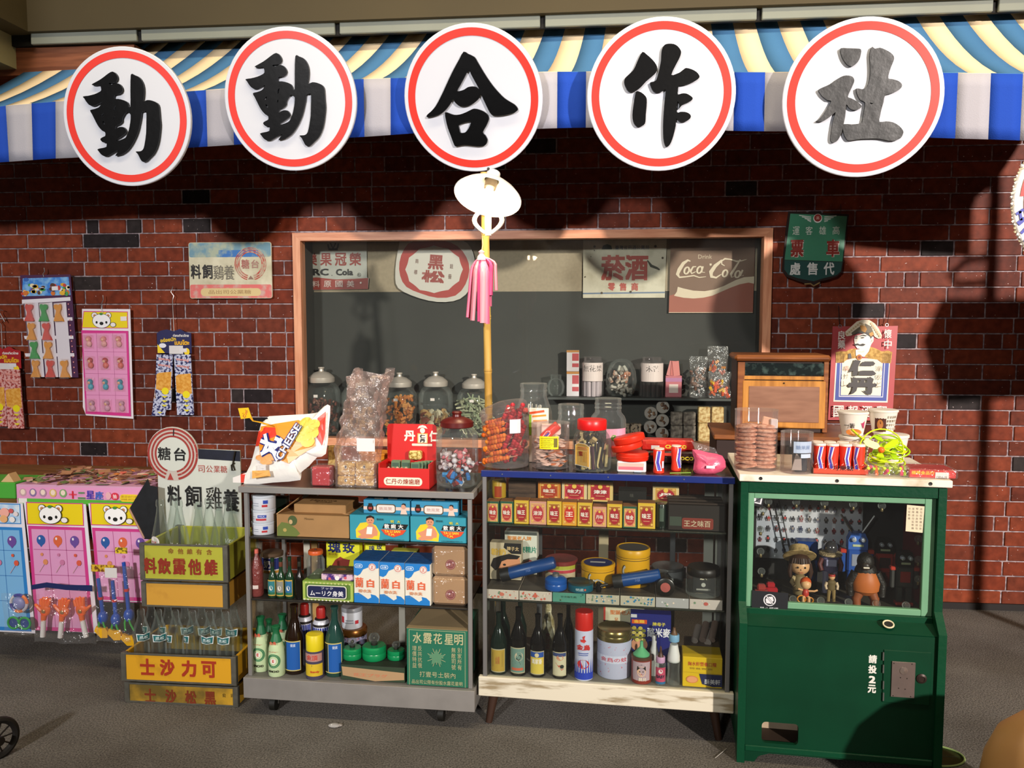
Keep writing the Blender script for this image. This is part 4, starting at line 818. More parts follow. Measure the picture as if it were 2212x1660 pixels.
for px0, px1, pyt, txt, lab, fm in ((1257, 1304, 771, '無花果', 'clear jar of white rolls with a handwritten paper label', '#d8d4d8'), (1383, 1434, 772, '木芒', 'clear jar of dark sweets with a handwritten paper label', '#2a2420')):
    t, R, H = rev('labelled_jar', lab, 'jar', WALLF, px0, px1, pyt, SHZ, sd_, [('jar_body', [(.96, 0), (1, .03), (1, .84), (.8, .9), (.8, .98), (.84, 1)], PET, 24)], 'labelled jars on the window shelf')
    mb = MB()
    for a in range(9): q = 2*pi*a/9; mb.lathe([(.0125, 0), (.0125, H*.48)], M(fm, .6), 8, c=(R*.66*cos(q), R*.66*sin(q), .003))
    mb.build('sweets', t); P = Print(0, R+.0006); P.rect(-R*1.15, H*.40, R*1.15, H*.86, '#e4d2cc'); P.text(txt, -.0, H*.72, H*.16, '#3a3230', bold=0); P.build('paper_label', t)
t, R, H = rev('fishbowl_jar', 'round bowl jar of pink and white wrapped sweets on window shelf', 'jar', WALLF, 1309, 1376, 776, SHZ, sd_, [('jar_body', [(.6, 0), (.85, .1), (1, .4), (.93, .68), (.7, .9), (.35, 1.), (.05, 1.01)], JAR, 24)])
mb = MB(); heap(mb, R*.72, .0, H*.33, [M('#d8ccc0', .5)], 22, .032, rj); heap(mb, R*.78, H*.34, H*.66, [M('#d88a68', .5), M('#e0a890', .5), M('#d8c0b0', .5)], 26, .032, rj); heap(mb, R*.3, H*.6, H*.85, [M('#d8d0c4', .5)], 5, .034, rj); mb.build('sweets', t)
t, P, wd, H = boxthing('pink_packet', 'upright pink packet with white label on the window shelf', 'packet', WALLF, 1438, 1473, 812, SHZ, sd_, .03, cardm('#c47078'), part='packet')
P.rect(-wd*.28, H*.2, wd*.28, H*.6, '#ead6cc'); P.rect(-wd/2, H*.72, wd/2, H*.9, '#b87aa0'); P.build('wrapper_print', t); zz = SHZ+H
t = thing('pink_packet', 'fan of folded pink packets on top of the pink box', 'packet', WALLF.w(WALLF.xz(1455, 812, sd_)[0], sd_+.01, zz), 0)
for i, (dx, an) in enumerate(((-.022, -14), (.0, -5), (.018, 6))): MB().box(-.018, .018, -.002-i*.004, .002-i*.004, .0, .082, cardm(('#cf8480', '#c8706a', '#d4807a')[i]), T=Matrix.Translation((dx, 0, 0)) @ Matrix.Rotation(radians(-an), 4, 'Y')).build('packet', t)
def pouch(name, label, F, px0, px1, pyt, zb, d, mat, bits, group=None, depth=.045, film=FILM, nb=16, size=.03, shp='box', cat='bag'):
    xa, zt = F.xz(px0, pyt, d); xb, _ = F.xz(px1, pyt, d); w_ = xb-xa; H = zt-zb
    t = thing(name, label, cat, F.w((xa+xb)/2, d, zb), F.rz, group)
    def sk(u, v):
        a = 2*pi*u; k = (1-abs(2*v-.8)**3*.6)*(1 if v < .75 else 1-(v-.75)*2.2)
        return ((w_/2)*cos(a)*(.92+.08*sin(9*v)+.03*sin(13*a)), depth*.5*k*sin(a)*(1+.15*sin(5*a+7*v)), H*v)
    MB().grid(sk, 22, 12, film).build('wrapper', t)
    if bits: heap(MB(), w_*.38, .0, H*.72, bits, nb, size, rj, shape=shp, sy=depth*.9/w_).build('contents', t)
    return t, w_, H
pouch('sweet_bag', 'clear bag of brown and grey sweets on the window shelf', WALLF, 1489, 1530, 770, SHZ, sd_, None, [M('#8a6858', .5), M('#b8a4a0', .5), M('#94705a', .5)])
pouch('sweet_bag', 'tall clear bag of orange sweets at the shelf\'s far back', WALLF, 1528, 1574, 748, SHZ, sd_+.02, None, [M('#c8583a', .5), M('#d88a3a', .5), M('#6a7080', .5), M('#c4503a', .5)], nb=24)
pouch('sweet_bag', 'short bag of orange and yellow sweets at shelf\'s right end', WALLF, 1530, 1580, 803, SHZ, sd_-.035, None, [M('#e06a3c', .5), M('#e8b838', .5), M('#d85a3a', .5)], nb=18, size=.036)
# below the shelf
cz = [(1406, 893), (1431.7, 879.5), (1431, 908.7), (1404.8, 923), (1430, 937.6)]
for i, (cx, cy) in enumerate(cz):
    x, z = WALLF.xz(cx, cy, D+.12); r_ = 14*.00261; z = z if i not in (3, 4) else z
    t = thing('sweet_tub', ('round white tub of sweets, left of the upper middle pair', 'round white tub of sweets, topmost in the pile', 'round white tub of sweets, middle of the right column', 'round white tub of dark sweets, lower left in pile', 'round white tub of sweets, lowest of the right column')[i], 'tub', (x, D+.12, z), group='round sweet tubs stacked below the window shelf')
    TR = Matrix.Rotation(radians(90), 4, 'X'); MB().lathe([(r_*.9, -.05), (r_, 0), (r_, .004), (r_*.94, .006)], M('#a8a098', .5), 22, T=TR).build('tub', t)
    mb = MB(); heap(mb, r_*.5, .0, .01, [M('#6a4a38', .5) if i != 3 else M('#1c1714', .5), M('#8a6a50', .5)], 5, .022, rj); mb.box(-.006, .008, -.006, .003, -.004, .004, M('#d8d0c8', .5))
    o = mb.build('sweets', t, rot=(radians(90), 0, 0), loc=(0, -.006, 0))

spot = two_tone('nougat_spotted', '#3a2a24', '#b9a48c', 60, .42, .5); grey_n = two_tone('nougat_grey', '#6a6058', '#a89c8e', 45, .4, .6); pean = two_tone('peanut_brittle', '#b0854a', '#e6cc94', 55, .38, .6, bump=.5)
def blocks(name, label, px0, px1, pyt, zb, mat, group, d=D+.09): return boxthing(name, label, 'sweets', WALLF, px0, px1, pyt, zb, d, .05, mat, group, bev=.004, part='block')
for px0, px1, lab in ((1351, 1361, 'narrow spotted nougat block beside the tub pile'), (1362, 1386, 'wide spotted nougat block beside the tub pile')): blocks('nougat_block', lab, px0, px1, 916, JZ, spot, 'spotted nougat blocks')
for r_, (y0, zb) in enumerate(((920, JZ), (891, None))):
    for c, (a, b) in enumerate(((1450, 1475), (1477, 1503))):
        z = JZ if r_ == 0 else JZ+WALLF.xz(1476, 920, D+.09)[1]-JZ+.001
        blocks('nougat_block', 'grey nougat block, %s %s of four' % (('lower', 'upper')[r_], ('left', 'right')[c]), a, b, y0, z, grey_n, 'grey nougat blocks')
for r_, y0 in enumerate((915, 880)):
    for c, (a, b) in enumerate(((1509, 1535), (1538, 1564))):
        z = JZ if r_ == 0 else WALLF.xz(1536, 915, D+.09)[1]+.001
        blocks('peanut_brittle', 'yellow peanut brittle block, %s %s of four' % (('lower', 'upper')[r_], ('left', 'right')[c]), a, b, y0, z, pean, 'peanut brittle blocks in the window')
# ================================================================== left: table with toy cards
tY = 3.47; tz = at(150, 1092, tY).z
wood_t = two_tone('table_wood', '#6a4528', '#8a6038', 4, .35, .65, .6, .3, .15, (1, 10, 10))
tb = thing('toy_table', 'low brown wooden table hung with toy cards left of the crates', 'table', (-2.75, tY+.45, 0))
MB().box(-.75, .77, -.44, .52, tz-.03, tz, wood_t, .003).build('table_top', tb)
MB().box(-.72, .75, -.40, -.385, tz-.13, tz-.03, M('#4a3220', .7)).build('apron', tb)
for x in (-.70, .72):
    for y in (-.38, .46): MB().box(x-.025, x+.025, y-.025, y+.025, 0, tz-.03, M('#4a3220', .7)).build('leg', tb)
bx = [at(36, 1088, tY-.01).x, at(318, 1088, tY-.01).x]; bw = bx[1]-bx[0]; bt = at(150, 1049, tY-.01).z-tz
P = PP(WALLF, 177, 1090, tY-.01, -.0004); t = thing('game_box', 'flat pink and green prize game box full of folded paper on the table', 'box', (P.loc()[0], tY-.01, tz)); P.py = 1090
MB().box(-bw/2, bw/2, 0, .40, 0, bt, M('#d8a0c0', .5)).build('tray', t)
P.G([(36, 1052), (318, 1048), (318, 1078), (38, 1076)], '#e39ac4'); P.G([(38, 1076), (318, 1076), (318, 1090), (40, 1090)], '#58b43a'); P.Rc(40, 1076, 58, 1086, '#e8e4e0')
for i, c in enumerate(('#c8a0a8', '#8a70a0', '#b08aa0', '#d8b868', '#7aa868')): x = 50+i*22; P.E(x, 1063, 8, c, 9, 12); P.E(x, 1062, 5, '#f0d8c8', 6, 10)
P.T('十', 159, 1066, 17, '#d82030', 16, bold=.05); P.T('二', 178, 1067, 15, '#2a8a3a', 16, bold=.05); P.T('星', 197, 1065, 18, '#4a38a8', 17, bold=.02); P.T('座', 216, 1066, 18, '#3a68c8', 17, bold=.02); P.E(236, 1066, 6, '#e8b0b8', 8); P.E(250, 1067, 8, '#d83048'); P.T('抽', 250, 1067, 9, '#fbeae8', 8)
P.G(rr_px(261, 1062, 302, 1078, 7), '#f0cf28'); P.T('歡迎自行批', 281, 1067, 5, '#a87a18', 34, bold=.0); P.T('0988-892100', 281, 1073, 4, '#a87a18', 34, bold=.0); P.build('box_print', t)
rp = random.Random(9); mb = MB(); pal = [M(h, .6) for h in ('#8a5a44', '#a87858', '#6a4838', '#c89878', '#9a6a50', '#d8b8a0', '#6a7a48')]
for i in range(170):
    T = Matrix.Translation((rp.uniform(-bw*.47, bw*.47), rp.uniform(.02, .37), bt+rp.uniform(-.002, .018))) @ Matrix.Rotation(rp.uniform(0, pi), 4, 'Z') @ Matrix.Rotation(rp.uniform(-.5, .5), 4, 'X'); s_ = rp.uniform(.012, .028)
    mb.box(-s_, s_, -s_*.6, s_*.6, -.001, .001, rp.choice(pal), T=T)
for i in range(14):
    T = Matrix.Translation((rp.uniform(-bw*.45, bw*.45), rp.uniform(.02, .3), bt+.018)) @ Matrix.Rotation(rp.uniform(0, pi), 4, 'Z') @ Matrix.Rotation(rp.uniform(-.6, .6), 4, 'X'); mb.box(-.014, .014, -.008, .008, -.001, .001, rp.choice([M('#e88a30', .5), M('#e8d0c8', .5), M('#78a048', .5), M('#d86a58', .5)]), T=T)
mb.build('folded_papers', t, kind='stuff')
t = thing('paper_tray', 'green topped paper tray with a folded tan paper at the left edge', 'tray', (at(5, 1062, tY+.1).x, tY+.1, tz)); MB().box(-.2, .065, 0, .2, 0, .075, M('#4aa83a', .5), .003).build('tray', t); MB().prism([(-.02, 0), (.045, 0), (.02, .04)], .02, .07, M('#d8b080', .6)).build('folded_paper', t, loc=(0, 0, .075))
bandc = {'b': ('#2a80c8', '#7ab4e0', '#3a78b8'), 'p': ('#cf3a88', '#dc9ac4', '#b05088')}
def front_card(label, pts, inner, kind, hdr, cell, dd):
    t, P = plate('toy_card', label, 'toy card', WALLF, ((pts[0][0]+pts[1][0])/2, pts[2][1]), dd, pts, M('#e6e2ea', .5), .003, 'toy cards hung on the table front')
    x0, x1, yh0, yh1, ys, ye = inner; a, b, c = bandc[kind]
    P.Rc(x0, yh0, x1, yh1, a); P.Rc(x0+2, yh0+2, x1-2, yh1-2, hdr)
    P.G([(x0+2, ys), (x1+1, ys+1), (x1+11, ye), (x0+8, ye)], a); P.G([(x0+9, ys+7), (x1-5, ys+7), (x1+3, ye-8), (x0+15, ye-8)], b)
    n = 3; xs = [x0+9+(x1-x0-14)*k/n for k in range(n+1)]
    for x in xs[1:-1]: P.L([(x, ys+7), (x+7, ye-8)], 1.2, c); P.k -= 1
    for y in (ys+50, ys+104, ys+158): P.L([(x0+12, y), (x1, y)], 1.2, c); P.k -= 1
    P.k += 1
    for k, h in enumerate(('#2a5aa0', '#d8643c', '#6a4a98')):
        cx = (xs[k]+xs[k+1])/2+2; P.E(cx, ys+30, 9.5, h, 11); P.G([(cx-6, ys+37), (cx+6, ys+37), (cx, ys+45)], h); P.E(cx-3, ys+26, 2.2, '#e8e0e8', 3, 8)
    for k, h in enumerate(('#d88a5a', '#c878a0', '#d85a40')):
        cx = (xs[k]+xs[k+1])/2+5; P.L([(cx-9, ys+98), (cx+4, ys+78)], 1, '#c8a0a8'); P.E(cx+5, ys+76, 5, h, 6); P.E(cx-2, ys+60, 3, h, 3.4)
    return t, P
t, P = front_card('blue toy card with printed teddy bears, hung leftmost on the table', [(-74, 1090), (62, 1090), (76, 1366), (-60, 1364)], (-66, 57, 1091, 1134, 1140, 1362), 'b', two_tone('sky_print', '#9ac4e8', '#d8e4ec', 18, .4, .6), None, tY-.03)
for x, y, h, r_ in ((3, 1108, '#f0e0e0', 13), (24, 1110, '#f4b0a0', 10), (22, 1123, '#e8b078', 8), (38, 1106, '#d05a58', 5), (40, 1124, '#f0e8e4', 6), (4, 1128, '#4a68b0', 7), (48, 1112, '#e8d8d8', 5)): P.E(x, y, r_, h)
P.build('printed_card', t)
t, P = front_card('pink toy card with yellow bear header, hung in the middle of the table front', [(64, 1090), (196, 1092), (212, 1366), (84, 1362)], (69, 191, 1090, 1138, 1140, 1364), 'p', '#ecd20c', None, tY-.035)
bear(P, 122, 1116, 23); P.build('printed_card', t)
t, P = front_card('pink toy card with yellow bear header, half hidden by the bottle crates', [(199, 1092), (332, 1092), (344, 1300), (216, 1300)], (203, 330, 1090, 1138, 1143, 1298), 'p', '#ecd20c', None, tY-.025)
bear(P, 258, 1117, 23); P.build('printed_card', t)
# orange clapper hands in a bag
cb = tY-.075
fo = M('#f06a1c', .4, spec=.5); wh = M('#e8e6e2', .4)
for i, (px_, py_, an, lab) in enumerate(((97, 1318, -10, 'left'), (137, 1320, -12, 'middle'), (175, 1318, 6, 'right'))):
    x, z = WALLF.xz(px_, py_, cb); k = .00187*1.02
    t = thing('hand_clapper', 'orange plastic hand clapper on a white stick, %s one of three' % lab, 'toy', (x, cb, z), rot=(0, radians(-an), 0), group='orange hand clappers in front of the pink card')
    mb = MB(); mb.sph((0, 0, .0), .026, fo, 14, 8, sy=.35, sz=1.15); mb.cyl((0, 0, -.022), (0, 0, -.055), .014, fo, 10, .011)
    for ax, az, L_, r_ in ((-.020, 12, .030, .0075), (-.010, 5, .040, .008), (.001, -2, .043, .008), (.012, -10, .040, .008)): 
        b0 = Vector((ax, 0, .018)); dr = Vector((-sin(radians(az)), 0, cos(radians(az)))); mb.tube([b0, b0+dr*L_*.5, b0+dr*L_*.9, b0+dr*L_], [r_*1.1, r_, r_*.85, r_*.3], fo, 8)
    sx = 1 if i == 2 else -1
    mb.tube([(sx*.016, 0, -.006), (sx*.034, 0, .006), (sx*.046, 0, .014), (sx*.050, 0, .017)], [.010, .0085, .007, .003], fo, 8); mb.build('hand', t)
    MB().cyl((0, 0, -.045), (.006, 0, -.125), .0115, wh, 12).build('stick', t); MB().lathe([(.0085, 0), (.0085, .004), (.004, .006)], M('#b8905a', .3, .5), 12, T=Matrix.Translation((0, -.008, -.004)) @ Matrix.Rotation(radians(90), 4, 'X')).build('button', t)
P = PP(WALLF, 141, 1390, cb-.035, 0); t = thing('clapper_bag', 'clear cellophane bag with a navy strip holding the orange clappers', 'bag', P.loc())
def bagsk(u, v): return (P.X(74+u*134), .008*sin(9*u+4*v)+.004*sin(23*u), P.Z(1390-v*118))
MB().grid(bagsk, 14, 10, FILM).build('film', t); Q = PP(WALLF, 141, 1390, cb-.035, -.010); Q.G([(76, 1266), (110, 1259), (150, 1263), (207, 1262), (207, 1275), (150, 1274), (110, 1270), (76, 1276)], M('#232c5c', .3, spec=.6)); Q.build('header_strip', t)
# goggles
gx, gz = WALLF.xz(42, 1325, cb); t = thing('toy_goggles', 'bagged swim ring ball and green goggles at the lower left of the table', 'toy', (gx, cb, gz))
def ring(mb, c, R_, r_, m, a0=0., a1=2*pi, n=18):
    full = abs(a1-a0-2*pi) < 1e-4; mb.tube([(c[0]+R_*cos(a0+(a1-a0)*i/n), c[1], c[2]+R_*sin(a0+(a1-a0)*i/n)) for i in range(n if full else n+1)], r_, m, 7, closed=full)
mb = MB(); 
for k, h in enumerate(('#e88040', '#3a3a98', '#d8d4d8', '#3a3a98', '#e88040', '#c8c4cc')): ring(mb, (0, 0, .045), .038, .007, M(h, .35), k*pi/3, (k+1)*pi/3, 6)
mb.build('swim_ring', t); mb = MB(); mb.sph((0, .004, .045), .030, M('#8a8ec4', .4), 14, 8, sy=.5); mb.build('ball', t)
mb = MB(); ring(mb, (-.028, -.004, -.045), .026, .005, M('#28a84a', .35)); ring(mb, (.026, -.004, -.045), .026, .005, M('#28a84a', .35)); mb.build('goggle_frame', t)
mb = MB()
for s_ in (-.028, .026): mb.lathe([(.024, 0), (.02, .004)], M('#2a488c', .2), 14, T=Matrix.Translation((s_, 0, -.045)) @ Matrix.Rotation(radians(90), 4, 'X'))
mb.build('lenses', t); MB().grid(lambda u, v: (-.062+u*.13, -.022+.006*sin(8*u+5*v), -.092+v*.19), 10, 10, FILM).build('bag', t)
# blue and yellow snapper toys
bl_, ye_, gr_, rd_ = M('#1f50b0', .3, spec=.6), M('#eab01c', .35), M('#38a838', .4), M('#d03028', .4)
sd2 = tY-.10
for i, (x0, y0, x1, y1, lab) in enumerate(((212, 1250, 222, 1325, 'left'), (243, 1255, 250, 1330, 'middle'), (267, 1215, 278, 1320, 'right'))):
    a = at(x0, y0, sd2); b = at(x1, y1, sd2); t = thing('snapper_toy', 'blue tube snapper toy with green straps and yellow jaws, %s one' % lab, 'toy', b, group='blue and yellow snapper toys in a bag')
    d = a-b; MB().tube([(d.x, 0, d.z), (d.x*.5, 0, d.z*.5), (0, 0, 0)], [.008, .009, .009], bl_, 10).build('tube', t); MB().lathe([(.011, -.004), (.011, .008)], rd_, 10, c=(d.x*.42, 0, d.z*.42)).build('collar', t)
    mb = MB(); mb.sph((.0, .0, -.02), .022, bl_, 12, 8, sz=1.4); mb.build('balloon', t)
    for k in (-1, 1): MB().tube([(0, -.012, .0), (k*.012, -.014, -.05), (k*.02+.01, -.014, -.085)], .0042, gr_, 6).build('strap', t)
    mb = MB(); z = -.075 if i < 2 else -.12
    mb.prism([(-.03, z), (-.02, z+.022), (.0, z+.012), (.022, z+.016), (.034, z-.004), (.03, z-.028), (.0, z-.03)], -.022, -.006, ye_); mb.build('jaw', t)
P = PP(WALLF, 253, 1390, sd2-.03, 0); t = thing('snapper_bag', 'clear cellophane bag with yellow header around the blue snapper toys', 'bag', P.loc())
MB().grid(lambda u, v: (P.X(208+u*88), .008*sin(9*u+4*v)+.004*sin(23*u), P.Z(1388-v*165)), 12, 12, FILM).build('film', t)
Q = PP(WALLF, 253, 1390, sd2-.03, -.012); Q.Rc(207, 1221, 258, 1236, pattern('snap_print', '#7a4a18', '#d8b030')); Q.Rc(236, 1227, 262, 1248, '#d8d4d0'); Q.Rc(260, 1183, 286, 1196, pattern('snap_print2', '#6a5a18', '#e0c030')); Q.build('header_strip', t)

# ================================================================== leaning sugar company signs
sY = 3.482
t, P = plate('feed_sign', 'white leaning chicken feed sign with red ringed round top behind the glass bottles', 'sign', WALLF, (435, 1165), sY, [(344, 1165), (345, 1030)]+[(379+55*cos(radians(a)), 983-57*sin(radians(a))) for a in range(235, -6, -12)]+[(436, 972), (523, 974), (523, 1165)], M('#ccd0c6', .45, spec=.4, var=.06, scale=7), .008)
P.G([(434, 972), (523, 975), (523, 997), (434, 993)], M('#15182a', .5, var=.3, scale=20))
P.E(379, 984, 54.5, M('#c2b6ac', .45), 57, 48); rust = two_tone('ring_red', '#9c3832', '#b48a80', 60, .62, .7)
for r0, r1 in ((35, 39), (42.5, 46.5), (50, 54.5)): P.ring(P.X(379), P.Z(984), r0*P.kx, r1*P.kx, rust, 56, radians(-78), radians(250))
P.E(379, 984, 34.5, '#ccd0c6', 36, 40); P.G([(366, 1039), (379, 1039), (372.5, 1024)], '#a83a34'); P.L([(383, 930), (382, 945)], 2.4, '#15130f'); P.T('糖', 361, 983, 28, '#121110', 28, bold=.015); P.T('台', 395, 984, 28, '#121110', 26, bold=.02)
P.Row('司公業糖', (440, 457, 473, 488), 1014, 15, '#a84a42', 14, bold=0); P.T('料', 380, 1072, 44, '#100f0e', 30, bold=.02); P.T('飼', 421, 1073, 46, '#100f0e', 36, bold=.015); P.T('雞', 465, 1076, 48, '#1c1a18', 34, bold=.0); P.T('養', 502, 1080, 48, '#100f0e', 34, bold=.02)
P.build('painted_face', t); MB().tube([P.Q(*p)[:1]+(-.006,)+P.Q(*p)[1:] for p in ((514, 975), (511, 988), (508, 1003), (512, 1015), (506, 1016), (505, 1005), (512, 1000))], .003, M('#4a4238', .4, .7), 6).build('chain', t)
t, P = plate('black_plate', 'black chipped tin plate corner leaning between table and white sign', 'sign', WALLF, (312, 1165), 3.428, [(282, 1100), (323, 1036), (327, 1050), (343, 1053), (345, 1165), (312, 1165)], M('#14161a', .5, var=.4, scale=30), .006)
MB().tube([P.Q(282, 1100)[:1]+(-.002,)+P.Q(282, 1100)[1:], P.Q(312, 1163)[:1]+(-.002,)+P.Q(312, 1163)[1:]], .004, M('#b08a78', .6), 6).build('worn_edge', t)
tz2 = P.Z(1165)+P.loc()[2]

# ================================================================== crates and bottles
def crate(label, px0, px1, py0, zb, d, depth, col, edge, group='wooden bottle crates', ztop=None):
    xa, zt = WALLF.xz(px0, py0, d); xb, _ = WALLF.xz(px1, py0, d); zt = ztop or zt; w_ = xb-xa; H = zt-zb
    t = thing('bottle_crate', label, 'crate', (xa+w_/2, d, zb), 0, group); th = .012
    MB().box(-w_/2+.008, w_/2-.008, 0, th, .004, H-.004, col, .002).build('front_board', t); MB().box(-w_/2+.008, w_/2-.008, depth-th, depth, .004, H-.004, col, .002).build('back_board', t)
    for s_, n_ in ((-1, 'side_board'), (1, 'side_board')): MB().box(s_*w_/2-(th if s_ > 0 else 0), s_*w_/2+(0 if s_ > 0 else th), .004, depth-.004, .004, H-.004, col, .002).build(n_, t)
    MB().box(-w_/2+.01, w_/2-.01, .01, depth-.01, 0, .01, M('#3a3020', .8)).build('bottom_board', t)
    for sx in (-1, 1):
        for yy in (-.003, depth-.018): MB().box(sx*(w_/2-.008)-.011, sx*(w_/2-.008)+.011, yy, yy+.021, 0, H, edge, .002).build('corner_strap', t)
    for zz in (0, H-.008): MB().box(-w_/2+.014, w_/2-.014, -.0025, .004, zz, zz+.008, edge, .001).build('edge_strip', t)
    P = PP(WALLF, (px0+px1)/2, py0, d, -.001); P.o = (xa+w_/2, zb); P.py = py0+H/P.kz
    return t, P, w_, H
zinc = M('#6a675c', .5, .5, var=.2, scale=30); zc_d = 3.08
def worn(n, a, b, lo=.3, hi=.42): return two_tone(n, a, b, 7, lo, hi, .6, .3, .1)
zD = .0; zDt = at(390, 1474, zc_d).z; zCt = at(390, 1410, zc_d).z
t, P, w_, H = crate('dirty yellow bottle crate with faded red characters, bottom of the stack', 270, 512, 1474, .0, zc_d, .30, worn('crate_d', '#6e5a24', '#c89a2a', .40, .62), zinc)
P.Row('士沙松黑', (324, 369, 412, 454), 1501, 30, '#7e3418', 24, bold=.03); P.Row('公司', (484, 502), 1493, 8, '#5a4a20', 7); P.build('stencil', t)
t, P, w_, H = crate('bright yellow bottle crate with big red characters, second from the floor', 262, 508, 1410, zDt+.001, zc_d-.015, .32, worn('crate_c', '#b88418', '#dca11e'), zinc)
P.Row('士沙力可', (318, 361, 408, 451), 1439, 36, '#a8341a', 32, bold=.035); P.build('stencil', t); zC0 = zDt+.0125; crC = (t, w_)
cl = glass('bottle_glass', '#eef3f0', gloss=.2, rim=.5)
def sodabottle(x, y, zb, h, r_, label, group, teal=None, script=None, ang=0., name='soda_bottle', mat=None):
    t = thing(name, label, 'bottle', (x, y, zb), ang, group)
    MB().lathe([(r_*.90, 0), (r_*.96, .01), (r_*.92, h*.3), (r_*.86, h*.47), (r_, h*.56), (r_*.98, h*.66), (r_*.62, h*.80), (r_*.40, h*.90), (r_*.44, h*.92), (r_*.44, h*.98), (r_*.38, h)] if teal else [(r_*.92, 0), (r_, .012), (r_*1.02, h*.44), (r_*.95, h*.52), (r_*.66, h*.68), (r_*.44, h*.82), (r_*.36, h*.90), (r_*.44, h*.915), (r_*.44, h*.97), (r_*.38, h)], mat or cl, 16, cap1=False).build('glass_body', t)
    if teal:
        P = Print(0, r_+.0012); P.poly([(-.026, h*.54), (0, h*.535), (.026, h*.54), (.030, h*.66), (0, h*.645), (-.030, h*.66)], '#e8ecea'); P.poly([(-.023, h*.555), (0, h*.55), (.023, h*.555), (.026, h*.645), (0, h*.632), (-.026, h*.645)], '#1f6a6c'); P.text('黑松', 0, h*.595, .014, '#cfe4e2', .034); P.build('paper_label', t)
    if script:
        P = Print(0, r_+.001); P.text(script, 0, h*.42, .02, '#e8eae8', .058, shear=.3, bold=.0); P.build('printed_script', t)
    return t
hb = .262; y1 = zc_d+.05
frontx = (307, 344, 381, 418, 455, 489); nm = ('first', 'second', 'third', 'fourth', 'fifth', 'sixth')
for r_ in range(2):
    for i, px_ in enumerate(frontx):
        x = at(px_, 1400, y1).x + (.0 if r_ == 0 else -.004)
        if r_ == 1 and i == 0: pass
        sodabottle(x, y1+r_*.085, zC0, hb, .0345, 'clear soda bottle with teal label, %s from left in the %s row of lower crate' % (nm[i], ('front', 'back')[r_]), 'soda bottles in the lower crate', True, ang=(.75, .6, -.75, -.8, 0., 0.)[i]*(1 if r_ == 0 else -1))
zB = zC0+hb+.002; dB = 3.16
zBt = at(400, 1256, dB).z; zAt = at(400, 1174, dB).z
t, P, w_, H = crate('plain orange yellow wooden crate resting on the soda bottles', 306, 490, 1256, zB, dB, .30, worn('crate_b', '#b07a2a', '#d09a38', .25, .4), zinc)
t, P, w_, H = crate('yellow green crate with red drink characters holding clear bottles on top', 302, 490, 1174, zBt+.001, dB-.006, .31, worn('crate_a', '#8a8a28', '#b0ae38', .25, .42), zinc)
P.Row('命他維有含', (369, 390, 410, 430, 452), 1189, 12, '#8a5a20', 12, bold=.02); P.Row('料飲露他維', (323, 354, 387, 420, 455), 1222, 35, '#8c2c18', 28, bold=.03); P.build('stencil', t); zA0 = zBt+.0135
for i, (px_, pyt, dd, sc_, lab) in enumerate(((345, 1080, .05, None, 'leftmost in front with a white patch'), (375, 1071, .17, None, 'second, standing in the back row'), (386, 1082, .05, 'Vitalon', 'with white script, left of the front row'), (428, 1086, .06, 'Vitalon', 'fourth from left in the crate'), (450, 1077, .15, None, 'fifth from left in the back row'), (472, 1085, .05, 'Vitalon', 'with white script, right of the front row'), (492, 1074, .14, 'Vitalon', 'rightmost beside the metal cabinet'))):
    P_ = at(px_, pyt, dB+dd); h = P_.z-zA0
    t = sodabottle(P_.x, dB+dd, zA0, h, .0365, 'tall clear glass bottle in the top crate, '+lab, 'clear bottles in the top crate', None, sc_, name='clear_bottle', ang=(0, 0, 0, .9, 0, 0, .8)[i])
    if i == 0: Q = Print(0, .0372); Q.ell(-.01, h*.45, .022, '#e0d8d4', .026); Q.text('汽水', -.012, h*.45, .014, '#b04a44', .026); Q.build('painted_badge', t)
# ================================================================== left display cabinet (grey metal)
F1 = Frame(-1.352, 3.02, -2.0); W1 = .918; D1 = .40
zT1, zA1, zB1, zF1 = .909, .708, .462, .135
grey = M('#8d8a86', .45, .3, var=.06, scale=6); dkg = M('#2a2826', .35, .2)
def strut(t, n, x0, x1, y0, y1, z0, z1, m, b=.0015): return MB().box(x0, x1, y0, y1, z0, z1, m, b).build(n, t)
c1 = thing('display_cabinet', 'grey metal display cabinet on casters, the left one of two', 'cabinet', F1.w(0, 0, 0), F1.rz)
strut(c1, 'top', 0, W1, 0, D1, zT1-.024, zT1, grey); strut(c1, 'top_sheet', .012, W1-.012, .012, D1-.012, zT1-.002, zT1+.0003, M('#2b2523', .25, spec=.5))
for x in (.012, W1-.028):
    for y in (.02, D1-.036): strut(c1, 'post', x, x+.016, y, y+.016, .14, zT1-.02, grey)
for z in (zA1, zB1):
    strut(c1, 'shelf', .030, W1-.030, .025, D1-.04, z-.008, z-.001, dkg)
strut(c1, 'base', 0, W1, 0, D1, .070, .152, M('#8f8b86', .5, .2, var=.08, scale=12)); strut(c1, 'floor_sheet', .012, W1-.012, .014, D1-.012, .1515, .153, M('#6a6863', .6)); zF1 = .154
for x in (.006, W1-.006):
    MB().box(x-.001, x+.001, .036, D1-.036, .152, zT1-.024, GLASS).build('side_glass', c1)
wst = M('#b08a50', .6, var=.1, scale=10); pale = M('#b8b4a4', .6)
for x, m in ((.10, pale), (.135, wst), (.52, pale)): strut(c1, 'back_slat', x, x+.028, D1-.012, D1-.004, .152, zT1-.024, m)
for x in (.10, W1-.14):
    for y in (.06, D1-.08):
        o = MB().box(x-.016, x+.016, y-.02, y+.02, .052, .070, M('#4a4744', .5, .5), .002).build('caster', c1)
        MB().cyl((x-.011, y, .029), (x+.011, y, .029), .029, M('#17150f', .6), 18).build('wheel', o)
        MB().tube([(x-.016, y, .028), (x-.018, y, .055), (x+.018, y, .055), (x+.016, y, .028)], .004, M('#57534e', .4, .7), 6).build('fork', o)
